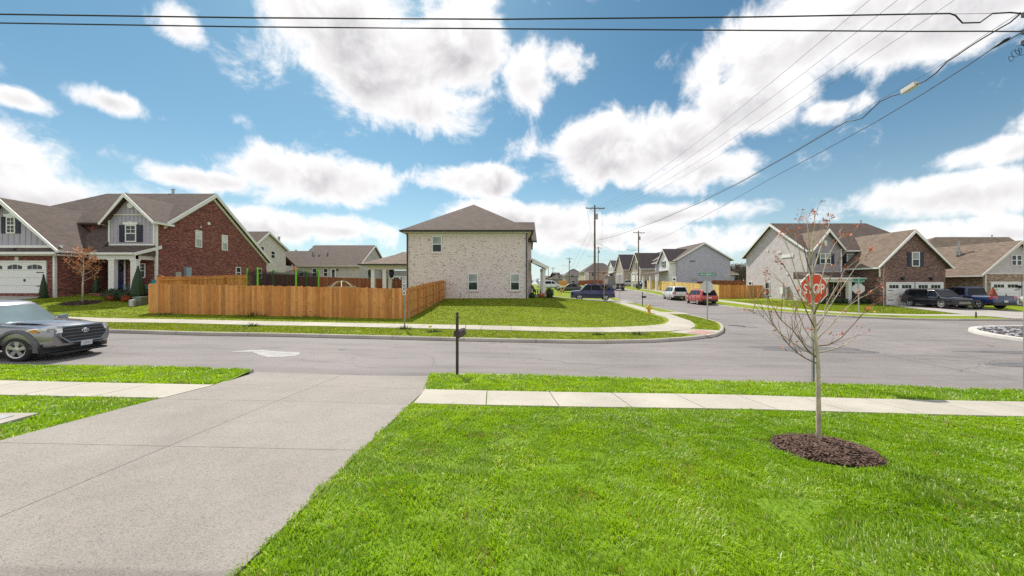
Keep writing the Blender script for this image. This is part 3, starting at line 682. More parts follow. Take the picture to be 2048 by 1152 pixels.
def blades(name, poly, dens, hgt, wid, label, holes=(), yellow=0., bias=None, off=LAWN, col=((.21, .40, .010), (.47, .66, .03), (.80, .83, .50))):
    pa = np.array(poly); lo = pa.min(0); hi = pa.max(0)
    n = int((hi[0] - lo[0]) * (hi[1] - lo[1]) * dens); q = lo + rng.random((n, 2)) * (hi - lo)
    q = q[inside(q, pa)]
    if bias is not None: q = q[rng.random(len(q)) < bias(q[:, 0], q[:, 1])]
    for h in holes: q = q[~inside(q, np.array(h))]
    x, y = q[:, 0], q[:, 1]
    cl = vgrid(x + 300, y + 300, .16, 3); c2 = vgrid(x + 300, y + 300, .7, 5); c3 = vgrid(x + 300, y + 300, 2.3, 9); bare = vgrid(x + 300, y + 300, .33, 21)
    keep = ~((bare > .90) & (rng.random(len(x)) < .8)) & (rng.random(len(x)) < .55 + .6 * cl)
    x, y, cl, c2, c3 = x[keep], y[keep], cl[keep], c2[keep], c3[keep]; n = len(x)
    dist = np.maximum(np.hypot(x, y), 1.5); k = np.clip(dist / 4.0, .8, None) ** .5
    h = hgt * (.45 + .55 * cl + .35 * c2) * (.6 + .7 * rng.random(n))
    w = wid * k * (.6 + .8 * rng.random(n))
    z = ghs(x, y) + off - .006
    th = rng.random(n) * 2 * math.pi
    la = vgrid(x + 300, y + 300, .45, 31) * 4 * math.pi; lean = (.25 + .9 * rng.random(n) ** 1.5) * h
    lx = np.cos(la + rng.normal(0, .9, n)) * lean; ly = np.sin(la + rng.normal(0, .9, n)) * lean
    ax, ay = np.cos(th) * w / 2, np.sin(th) * w / 2
    V = np.empty((n, 5, 3))
    V[:, 0] = np.stack([x - ax, y - ay, z], 1); V[:, 1] = np.stack([x + ax, y + ay, z], 1)
    mx_, my_, mz = x + lx * .35, y + ly * .35, z + h * .62
    V[:, 2] = np.stack([mx_ + ax * .8, my_ + ay * .8, mz], 1); V[:, 3] = np.stack([mx_ - ax * .8, my_ - ay * .8, mz], 1)
    V[:, 4] = np.stack([x + lx, y + ly, z + np.maximum(h - .25 * lean, .3 * h)], 1)
    base = np.arange(n) * 5
    loops = np.empty((n, 7), int); loops[:, :4] = base[:, None] + np.array([0, 1, 2, 3]); loops[:, 4:] = base[:, None] + np.array([3, 2, 4])
    me = bpy.data.meshes.new(name)
    me.vertices.add(n * 5); me.vertices.foreach_set('co', V.ravel())
    me.loops.add(n * 7); me.loops.foreach_set('vertex_index', loops.ravel().astype(np.int32))
    me.polygons.add(n * 2)
    ls = np.empty((n, 2), int); ls[:, 0] = np.arange(n) * 7; ls[:, 1] = ls[:, 0] + 4
    me.polygons.foreach_set('loop_start', ls.ravel().astype(np.int32))
    me.polygons.foreach_set('use_smooth', np.ones(n * 2, bool))
    a, b, pale = [np.array(c) for c in col]
    t = np.clip(.15 + .6 * c3 + .5 * (c2 - .5) + rng.normal(0, .22, n), 0, 1)[:, None]
    C = a * (1 - t) + b * t
    pl = ((rng.random(n) < .05 + .22 * (vgrid(x + 300, y + 300, .5, 41) > .62))[:, None]) * rng.random((n, 1))
    C = C * (1 - pl) + pale * pl  # pale share puts glints of light into the blade colour
    dry = (rng.random(n) < .02 + yellow + .16 * (vgrid(x + 300, y + 300, .38, 77) > .88) + .5 * (vgrid(x + 300, y + 300, .22, 78) > .97))[:, None]
    C = np.where(dry, np.array((.36, .27, .09)), C)
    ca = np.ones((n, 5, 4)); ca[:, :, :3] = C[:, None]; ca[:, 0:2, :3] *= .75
    at = me.color_attributes.new('Col', 'FLOAT_COLOR', 'POINT'); at.data.foreach_set('color', ca.ravel())
    me.materials.append(M['grass']); me.update(calc_edges=True); me.validate()
    o = link(name, me); stuff(o); o['label'] = label; o['category'] = 'grass'
    return o
mulch_c = (3.80, 4.50)
ring = [(mulch_c[0] + .58 * math.cos(a), mulch_c[1] + .50 * math.sin(a)) for a in np.linspace(0, 2 * math.pi, 24, endpoint=False)]
def near_b(x, y): return np.clip(5.2 / np.maximum(np.hypot(x, y), .1), .25, 1) * (np.abs(x) < 1.7 * y + 5.5)
lid = [(-7.3, 4.72), (-6.6, 4.72), (-6.6, 5.2), (-7.3, 5.2)]
edge = [(-1.735 + .014 * math.sin(7.3 * y) + random.gauss(0, .012), y) for y in np.arange(6.15, 1.2, -.11)]
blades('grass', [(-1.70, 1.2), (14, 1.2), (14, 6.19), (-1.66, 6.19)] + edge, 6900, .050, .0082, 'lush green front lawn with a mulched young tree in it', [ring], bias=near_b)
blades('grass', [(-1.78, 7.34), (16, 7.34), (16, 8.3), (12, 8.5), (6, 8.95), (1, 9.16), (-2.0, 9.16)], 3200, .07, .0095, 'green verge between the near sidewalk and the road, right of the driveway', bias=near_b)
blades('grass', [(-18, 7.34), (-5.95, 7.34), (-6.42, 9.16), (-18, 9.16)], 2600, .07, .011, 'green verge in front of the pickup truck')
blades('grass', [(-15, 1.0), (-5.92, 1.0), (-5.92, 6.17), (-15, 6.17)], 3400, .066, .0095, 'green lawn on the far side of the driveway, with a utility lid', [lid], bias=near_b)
FC = ((.175, .25, .008), (.33, .41, .02), (.46, .46, .10))
blades('grass', [(-34, 15.62), (1, 15.62), (3.7, 15.72), (6, 16.0), (7.6, 16.6), (8.3, 17.3), (7.4, 18), (-34, 17.96)], 700, .045, .014, 'grass strip between the far kerb and the far sidewalk', yellow=.08, col=FC)
blades('grass', [(-6.1, 19.55), (3, 19.55), (6.9, 20.1), (8.4, 21.1), (9.5, 23), (10.1, 25), (10.3, 29), (10.8, 38), (10.9, 41), (2, 41.5), (2, 34), (-6.1, 34)], 420, .04, .015, 'wide green corner lawn beside the pale brick house', yellow=.05, col=FC)
blades('grass', [(-34, 19.55), (-6.3, 19.55), (-6.3, 21.7), (-21.5, 21.7), (-21.5, 28), (-31, 27.5), (-31, 22), (-34, 22)], 380, .042, .015, 'front lawn and fence strip of the red brick house', yellow=.06, col=FC)
blades('grass', [(9.4, 19.1), (10.5, 18.75), (11.4, 20.4), (12.1, 21.8), (12.6, 23.2), (13.0, 25.5), (13.2, 28), (12, 27.8), (11.2, 23.2), (10.4, 20.7)], 500, .04, .015, 'grass wedge under the corner street-name sign', col=FC)
blades('grass', [(25.5, 30.5), (27, 28.3), (28.4, 27.6), (33.5, 27.4), (36, 35.5), (32, 39.5), (25.5, 45)], 220, .04, .018, 'front lawn of the grey and brown brick house', col=FC)

# tufts that stand taller along the far verge and under the fence
def tuft(px, Y, r, h, label):
    x = XP(px, Y); n = 90; V = []; Fc = []
    mb = MB()
    for i in range(n):
        a = random.random() * 6.28; rr = r * random.random() ** .6; bx, by = rr * math.cos(a), rr * math.sin(a) * .7
        hh = h * (1.1 - rr / r * .7) * (.6 + .6 * random.random()); t = random.random() * 6.28; w = .018
        lx, ly = bx * .8 + random.gauss(0, .05), by * .8 + random.gauss(0, .05)
        b = len(mb.v)
        mb.add([(bx - w * math.cos(t), by - w * math.sin(t), -.01), (bx + w * math.cos(t), by + w * math.sin(t), -.01), (bx + lx, by + ly, hh)], [(0, 1, 2)])
    o = mb.build('grass_tuft', M['tuft'], fix=False); o.location = (x, Y, gl(x, Y))
    tag(o, label, 'grass tuft', 'grass tufts along the far side of the road'); return o
M['tuft'] = pm('dark_tuft_green', (.045, .095, .012), .6, .4, 30)
for px, Y, r, h, lb in [(503, 17.6, .32, .2, 'dark grass tuft on the far verge under the middle of the long fence'), (809, 17.7, .28, .2, 'dark grass tuft at the foot of the speed limit sign'),
                        (867, 17.0, .3, .17, 'dark grass tuft on the verge behind the near mailbox'), (1197, 17.2, .26, .12, 'small dark tuft on the verge in front of the corner lawn'), (1276, 17.3, .34, .16, 'dark tuft on the verge near the corner'),
                        (505, 21.5, .8, .36, 'tall weeds at the fence foot below the trampoline'), (612, 21.55, .9, .2, 'low weeds at the foot of the long plank fence'), (330, 21.5, .7, .16, 'weeds at the foot of the leftmost fence planks')]:
    tuft(px, Y, r, h, lb)

# ------------------------------------------------------------------ mulch ring and rocks
M['mulchbark'] = pm('shredded_bark', (.115, .066, .048), .9, .8, 22)
M['mulchbed'] = pm('bark_bed', (.055, .032, .025), .95, .5, 30, bmp=.5)
def mulch(name, cx, cy, rx, ry, n, label, sz=.07):
    root = thing(name, label, 'mulch bed', (cx, cy, gl(cx, cy)))
    z0 = gl(cx, cy)
    V = [(0, 0, .07)]; k = 28
    for ring_, zz in ((.55, .06), (1.0, -.005)):
        for j in range(k):
            a = 2 * math.pi * j / k; wob = 1 + .05 * math.sin(3 * a + cx) + .03 * math.sin(7 * a)
            x, y = rx * ring_ * wob * math.cos(a), ry * ring_ * wob * math.sin(a); V.append((x, y, gl(cx + x, cy + y) - z0 + zz))
    Fc = [(0, 1 + j, 1 + (j + 1) % k) for j in range(k)] + [(1 + j, 1 + k + j, 1 + k + (j + 1) % k, 1 + (j + 1) % k) for j in range(k)]
    MB().add(V, Fc).build('soil', M['mulchbed'], root, smooth=True)
    mb = MB()
    for i in range(n):
        a = random.random() * 6.28; rr = random.random() ** .5 * .99; x, y = rx * rr * math.cos(a), ry * rr * math.sin(a)
        z = gl(cx + x, cy + y) - z0 + .068 * (1 - max(0, rr - .55) / .45 * 1.0) if rr > .55 else gl(cx + x, cy + y) - z0 + .068
        l = sz * (.4 + random.random()); w = sz * .16 * (.6 + random.random()); t = random.random() * 6.28; tl = random.gauss(0, .3)
        d = Vector((math.cos(t), math.sin(t), tl)).normalized() * l / 2; s_ = Vector((-math.sin(t), math.cos(t), random.gauss(0, .4))).normalized() * w / 2
        c = Vector((x, y, z + .008 + random.random() * .01))
        mb.add([c - d - s_, c + d - s_, c + d + s_, c - d + s_], [(0, 1, 2, 3)])
    stuff(mb.build('bark_chips', M['mulchbark'], root, fix=False))
    return root
mulch('mulch_ring', mulch_c[0], mulch_c[1], .56, .48, 2400, 'dark shredded bark ring round the near young tree')
rk = MB()
for i in range(420):
    a = random.uniform(math.pi * .5, math.pi * 1.5); rr = 3.95 * random.random() ** .5
    x, y = 27 + rr * math.cos(a), 16.4 + rr * math.sin(a)
    if random.random() < .35: x, y = random.uniform(27, 36), random.uniform(12.5, 20.3)
    s_ = random.uniform(.05, .15); z = gh(x, y) + .13 + s_ * .3
    pts = []
    for sx, sy, sz in ((1,0,0),(-1,0,0),(0,1,0),(0,-1,0),(0,0,.7),(0,0,-.7)): pts.append((x + sx * s_ * random.uniform(.7, 1.2), y + sy * s_ * random.uniform(.7, 1.2), z + sz * s_))
    rk.add(pts, [(0,2,4),(2,1,4),(1,3,4),(3,0,4),(2,0,5),(1,2,5),(3,1,5),(0,3,5)])
o = stuff(rk.build('island_rocks', M['rock'], smooth=False)); o['label'] = 'loose grey rocks filling the kerbed traffic island'; o['category'] = 'rocks'
# ------------------------------------------------------------------ house kit (world coordinates, parts hung under a root at the house's base)
class House:
    def __init__(s, name, label, loc, cat='house', group=None):
        s.o = Vector(loc); s.root = thing(name, label, cat, loc, 0, group)
    def part(s, mb, name, mat, parent=None, smooth=False):
        return mb.build(name, mat, parent or s.root, smooth, off=s.o)
    def gable(s, x0, x1, y0, y1, ze, zr, axis, mat, ov=.35, ovg=.3, th=.14, rid=None, name='roof', trim=None, ends=(True, True), y1r=None, ve=None):
        """Gable roof; axis is the direction of the ridge. Returns the roof part."""
        a0, a1, b0, b1 = (x0, x1, y0, y1) if axis == 'y' else (y0, y1, x0, x1)
        if y1r: b1 = y1r
        r = (a0 + a1) / 2 if rid is None else rid
        sl, sr = (zr - ze) / (r - a0), (zr - ze) / (a1 - r)
        poly = [(a0 - ov, ze - sl * ov), (r, zr), (a1 + ov, ze - sr * ov), (a1 + ov, ze - sr * ov + th), (r, zr + th), (a0 - ov, ze - sl * ov + th)]
        if ve is None: rf = s.part(MB().prism(poly, axis, b0 - ovg, b1 + ovg), name, mat)
        else:       # eaves stop at ve, the ridge runs on into the main roof
            be = [ve, b1, ve, ve, b1, ve]; pt = (lambda q, c: (q[0], c, q[1])) if axis == 'y' else (lambda q, c: (c, q[0], q[1]))
            rf = s.part(MB().add([pt(q, b0 - ovg) for q in poly] + [pt(q, c) for q, c in zip(poly, be)], [(0, 1, 4, 5), (1, 2, 3, 4), (6, 7, 10, 11), (7, 8, 9, 10)] + [(i, (i + 1) % 6, 6 + (i + 1) % 6, 6 + i) for i in range(6)]), name, mat); b1 = ve - ovg
        if trim is not None:
            d = .2
            tp = [(a0 - ov - .02, ze - sl * ov - d * .4), (r, zr - d), (a1 + ov + .02, ze - sr * ov - d * .4), (a1 + ov + .02, ze - sr * ov + th - .02), (r, zr + th - .015), (a0 - ov - .02, ze - sl * ov + th - .02)]
            for e, (c0, c1) in zip(ends, ((b0 - ovg - .05, b0 - ovg + .003), (b1 + ovg - .003, b1 + ovg + .05))):
                if e: s.part(MB().prism(tp, axis, c0, c1), 'rake_trim', trim, rf)
            for a, z in ((a0 - ov, ze - sl * ov), (a1 + ov, ze - sr * ov)):
                sg = -1 if a < r else 1; m = MB()
                q = sorted((a + sg * .02, a + sg * .13))
                if axis == 'y': m.box(q[0], q[1], b0 - ovg, b1 + ovg, z - .03, z + .12)
                else: m.box(b0 - ovg, b1 + ovg, q[0], q[1], z - .03, z + .12)
                s.part(m, 'gutter', trim, rf)
        return rf
    def hip(s, x0, x1, y0, y1, ze, zr, r0, r1, axis, mat, th=.16, name='roof', fascia=None):
        """Hip roof over the rectangle (overhang included); ridge from r0 to r1 along axis."""
        if axis == 'y': xm = (x0 + x1) / 2; A, B = (xm, r0), (xm, r1)
        else: ym = (y0 + y1) / 2; A, B = (r0, ym), (r1, ym)
        V = [(x0, y0, ze), (x1, y0, ze), (x1, y1, ze), (x0, y1, ze), (A[0], A[1], zr), (B[0], B[1], zr), (x0, y0, ze - th), (x1, y0, ze - th), (x1, y1, ze - th), (x0, y1, ze - th)]
        if axis == 'y': top = [(0, 1, 4), (1, 2, 5, 4), (2, 3, 5), (3, 0, 4, 5)]
        else: top = [(0, 1, 5, 4), (1, 2, 5), (2, 3, 4, 5), (3, 0, 4)]
        rf = s.part(MB().add(V, top + [(0, 6, 7, 1), (1, 7, 8, 2), (2, 8, 9, 3), (3, 9, 6, 0), (9, 8, 7, 6)]), name, mat)
        if fascia is not None:
            m = MB(); t = .1
            m.box(x0 - t, x1 + t, y0 - t, y0 - .004, ze - th, ze - .02); m.box(x0 - t, x1 + t, y1 + .004, y1 + t, ze - th, ze - .02)
            m.box(x0 - t, x0 - .004, y0, y1, ze - th, ze - .02); m.box(x1 + .004, x1 + t, y0, y1, ze - th, ze - .02)
            s.part(m, 'gutter', fascia, rf)
        return rf
    def wall_g(s, x0, x1, y0, y1, zb, ze, zr, axis, mat, name='wall', rid=None):
        a0, a1, b0, b1 = (x0, x1, y0, y1) if axis == 'y' else (y0, y1, x0, x1); r = (a0 + a1) / 2 if rid is None else rid
        return s.part(MB().prism([(a0, zb), (a1, zb), (a1, ze - .03), (r, zr - .03), (a0, ze - .03)], axis, b0, b1), name, mat)
    def window(s, pl, u, z, w, h, rows=1, cols=1, lower_grid=False, upper=None, lower=None, sill=None, shutters=None, head=None, f=.075, trim=None):
        t = trim or M['white']; m = MB()
        m.pbox(pl, u, u + f, z, z + h, .003, .06); m.pbox(pl, u + w - f, u + w, z, z + h, .003, .06)
        m.pbox(pl, u + f, u + w - f, z, z + f, .003, .06); m.pbox(pl, u + f, u + w - f, z + h - f, z + h, .003, .06)
        zm = z + h * .5
        m.pbox(pl, u + f, u + w - f, zm - .035, zm + .035, .003, .055)
        def grid(z0, z1):
            for i in range(1, cols): c = u + f + (w - 2 * f) * i / cols; m.pbox(pl, c - .015, c + .015, z0, z1, .003, .05)
            for i in range(1, rows): c = z0 + (z1 - z0) * i / rows; m.pbox(pl, u + f, u + w - f, c - .015, c + .015, .003, .049)
        if rows > 1 or cols > 1:
            grid(zm + .035, z + h - f)
            if lower_grid: grid(z + f, zm - .035)
        wn = s.part(m, 'window', t)
        s.part(MB().pbox(pl, u + f, u + w - f, zm + .03, z + h - f, .002, .035), 'pane', upper or M['glass'], wn)
        s.part(MB().pbox(pl, u + f, u + w - f, z + f, zm - .03, .002, .025), 'pane', lower or M['glass'], wn)
        if sill: s.part(MB().pbox(pl, u - .06, u + w + .06, z - .1, z - .004, .002, .09), 'sill', sill, wn)
        if head: s.part(MB().ppoly(pl, [(u - .08, z + h + .004), (u + w + .08, z + h + .004), (u + w + .16, z + h + .18), (u + w * .5 + .09, z + h + .2), (u + w * .5 + .06, z + h + .26), (u + w * .5 - .06, z + h + .26), (u + w * .5 - .09, z + h + .2), (u - .16, z + h + .18)], .003, .09), 'head_trim', head, wn)
        if shutters:
            for a in (u - .03 - w * .52, u + w + .03):
                sm = MB(); sm.pbox(pl, a, a + w * .5, z, z + h, .004, .04)
                for k in range(int(h / .11)): sm.pbox(pl, a + .05, a + w * .5 - .05, z + .05 + k * .11, z + .10 + k * .11, .04, .052)
                s.part(sm, 'shutter', shutters)
        return wn
    def garage(s, pl, u, z, w, h, lights='arch', n=4, panels=4):
        d = MB()
        for k in range(panels):
            d.pbox(pl, u, u + w, z + h * k / panels + .006, z + h * (k + 1) / panels - .006, .0, .05)
        g = s.part(d, 'garage_door', M['white'])
        fm = MB(); fm.pbox(pl, u - .12, u - .004, z, z + h + .12, .003, .07); fm.pbox(pl, u + w + .004, u + w + .12, z, z + h + .12, .003, .07); fm.pbox(pl, u - .004, u + w + .004, z + h + .004, z + h + .12, .003, .068)
        s.part(fm, 'door_frame', M['white'], g)
        sw = w / n; z0 = z + h * .78; hh = h * .15
        for k in range(n):
            a = u + sw * k + sw * .12; b = u + sw * (k + 1) - sw * .12
            for i in range(3):
                p0 = a + (b - a) * i / 3 + .02; p1 = a + (b - a) * (i + 1) / 3 - .02
                if lights == 'arch':
                    def top(x): return z0 + hh * (.62 + .38 * math.sin(math.pi * (x - a) / (b - a)))
                    poly = [(p0, z0), (p1, z0), (p1, top(p1)), ((p0 + p1) / 2, top((p0 + p1) / 2)), (p0, top(p0))]
                else: poly = [(p0, z0), (p1, z0), (p1, z0 + hh), (p0, z0 + hh)]
                s.part(MB().ppoly(pl, poly, .05, .056), 'pane', M['glass'], g)
        hm = MB()
        for k in range(n // 2 + 1 if n > 2 else 1):
            c = u + w * (k + .5) / max(1, n // 2) if n > 2 else u + w / 2
            if c < u + w: hm.pbox(pl, c - .05, c + .05, z + h * .38, z + h * .46, .05, .09)
        for k in (0, 1): hm.pbox(pl, u + .05 + (w - .6) * k, u + .55 + (w - .6) * k, z + h * .22, z + h * .25, .05, .062); hm.pbox(pl, u + .05 + (w - .6) * k, u + .55 + (w - .6) * k, z + h * .66, z + h * .69, .05, .062)
        s.part(hm, 'hinge_strap', M['black'], g)
        return g
    def box(s, x0, x1, y0, y1, z0, z1, name, mat, parent=None): return s.part(MB().box(x0, x1, y0, y1, z0, z1), name, mat, parent)
    def pipe(s, x, y, z0, h, r=.05, name='vent_pipe', mat=None):
        return s.part(MB().lathe([(r * 2.2, z0 - .5), (r * 2.2, z0 + .04), (r, z0 + .06), (r, z0 + h), (r * 1.5, z0 + h + .01), (r * 1.5, z0 + h + .07)], 10, (x, y, 0)), name, mat or M['galv'], smooth=False)
    def downspout(s, x, y, z0, z1, mat, r=.05):
        return s.box(x - r, x + r, y - r, y + r, z0, z1, 'downspout', mat)
    def lantern(s, pl, u, z):
        m = MB(); m.pbox(pl, u - .05, u + .05, z - .06, z + .06, .002, .05); m.pbox(pl, u - .03, u + .03, z + .02, z + .06, .05, .16); m.pbox(pl, u - .09, u + .09, z - .22, z + .02, .08, .25); m.pbox(pl, u - .12, u + .12, z + .02, z + .05, .05, .28)
        return s.part(m, 'wall_lantern', M['black'])
def PLS(y): return (0, y, 1, 0, 0, -1)       # wall facing the camera at depth y; u = world x
def PLW(x): return (x, 0, 0, 1, -1, 0)       # wall facing -x; u = world y
def PLE(x): return (x, 0, 0, 1, 1, 0)        # wall facing +x; u = world y

# ------------------------------------------------------------------ pale brick house (side wall to us)
def pale_house():
    Y0, Y1 = 34.0, 47.5; X0, X1 = -9.7, 1.47; zb = CZ - 1.75; ze = ZP(463, 34)
    H = House('brick_house', 'two-storey whitewashed brick house with brown hip roof behind the corner lawn', (-4.1, Y0, CZ - 1.33))
    H.box(X0, X1, Y0, Y1, zb, ze - .16, 'wall', M['whitebrick'])
    H.box(X0 - .28, X1 + .28, Y0 - .28, Y1 + .28, ze - .16, ze - .06, 'soffit', M['cream'])
    H.box(X0 - .03, X1 + .03, Y0 - .03, Y0 - .004, ze - .42, ze - .17, 'frieze', M['cream'])
    H.hip(X0 - .42, X1 + .42, Y0 - .42, Y1 + .42, ze + .1, ze + 3.75, Y0 + 5.9, Y1 - 5.9, 'y', M['roofbrown'], fascia=M['black'])
    H.gable(X1 - 3.5, X1 + .75, Y0 + 4.5, Y1 - 1.5, ze - .3, ze + 2.1, 'x', M['roofbrown'], ov=.3, name='roof', trim=M['black'])
    H.wall_g(X1 - .5, X1 + .55, Y0 + 4.6, Y1 - 1.6, zb, ze - .3, ze + 2.1, 'x', M['whitebrick'])
    pl = PLS(Y0)
    for a, b, zt, zl in ((864, 884, 472, 505), (936, 956, 547, 581), (1020.5, 1039.5, 547.5, 581)):
        u0, u1 = XP(a, 34), XP(b, 34); z0, z1 = ZP(zl, 34), ZP(zt, 34)
        H.window(pl, u0, z0, u1 - u0, z1 - z0, upper=M['blind'], sill=M['whitebrick'])
    H.downspout(X0 + .1, Y0 - .06, zb, ze - .1, M['black']); H.downspout(X1 - .12, Y0 - .06, zb, ze - .1, M['black'])
    H.part(MB().lathe([(.08, 0), (.08, .12), (.02, .13)], 10, (XP(989, 34), Y0 - .13, ZP(526, 34)), axis='y'), 'dryer_vent', M['white'])
    H.part(MB().tube([(XP(921, 34), Y0 + .02, ZP(587, 34)), (XP(921, 34), Y0 - .1, ZP(587, 34)), (XP(921, 34), Y0 - .12, ZP(588.5, 34))], .03), 'hose_tap', M['black'])
    # front porch on the street side
    px0, px1, py0, py1 = X1 + .55, X1 + 1.75, Y0 + 3.0, Y0 + 6.6
    zf = gl(2, 38) + .12; pe = ZP(536, 38)
    H.box(px0, px1, py0, py1, zf - .5, zf, 'porch_floor', M['kerb'])
    H.part(MB().prism([(px0, pe + .75), (px1 + .35, pe), (px1 + .35, pe + .12), (px0, pe + .9)], 'y', py0 - .3, py1 + .3), 'porch_roof', M['roofbrown'])
    H.part(MB().prism([(px0, pe + .45), (px1 + .4, pe - .2), (px1 + .4, pe + .1), (px0, pe + .86)], 'y', py0 - .36, py0 - .303), 'porch_rake', M['white'])
    H.box(px1 + .36, px1 + .47, py0 - .3, py1 + .3, pe - .02, pe + .11, 'porch_gutter', M['white'])
    for yy in (py0 + .1, py1 - .3):
        H.box(px1 - .12, px1 + .12, yy - .12, yy + .12, zf, pe - .02, 'porch_post', M['white'])
        H.box(px1 - .2, px1 + .2, yy - .2, yy + .2, zf + .002, zf + .35, 'post_base', M['whitebrick'])
    H.box(px1 - .14, px1 + .2, py0, py1, pe - .3, pe - .025, 'porch_beam', M['white'])
    pe_ = PLE(X1 + .55)
    H.window(pe_, Y0 + 6, ze - 2.3, .9, 1.5, upper=M['blind'], shutters=M['black'])
    H.part(MB().pbox(PLE(X1 + .55), Y0 + 4.9, Y0 + 5.9, zf, zf + 2.1, .004, .06), 'front_door', M['darkbrown'])
    # covered patio behind (left)
    zp = gl(-12, 38); pe = ZP(528, 36.4)
    x0, x1, y0, y1 = -14.6, X0 - .01, 36.4, 44
    H.box(x0, x1, y0, y1, zp - .4, zp + .12, 'patio_floor', M['kerb'])
    H.box(x0 + .3, x1, y0 + .15, y0 + .45, pe - .55, pe - .14, 'patio_beam', M['cream']); H.box(x0 + .3, x0 + .6, y0 + .46, y1, pe - .55, pe - .14, 'patio_beam', M['cream'])
    H.box(x0 - .1, x1, y0 - .1, y1, pe - .138, pe - .05, 'patio_soffit', M['cream'])
    for xx, yy in ((XP(748, 36.9) , 36.7), (XP(771, 36.9), 36.7), (x0 + .45, 43)):
        H.box(xx - .17, xx + .17, yy - .17, yy + .17, zp + .12, pe - .55, 'patio_post', M['white'])
    V = [(x0 - .3, y0 - .3, pe), (x1, y0 - .3, pe), (x1, y1 + .3, pe), (x0 - .3, y1 + .3, pe), (x0 + 3.6, y0 + 3.8, pe + 1.65), (x1, y0 + 3.8, pe + 1.65)]
    rf = H.part(MB().add(V, [(0, 1, 5, 4), (2, 3, 4, 5), (3, 0, 4), (1, 2, 5), (3, 2, 1, 0)]), 'patio_roof', M['rooftan'])
    H.box(x0 - .42, x1, y0 - .4, y0 - .304, pe - .13, pe - .003, 'patio_gutter', M['black']); H.box(x0 - .42, x0 - .304, y0 - .3, y1 + .3, pe - .13, pe - .003, 'patio_gutter', M['black'])
    return H
pale_house()

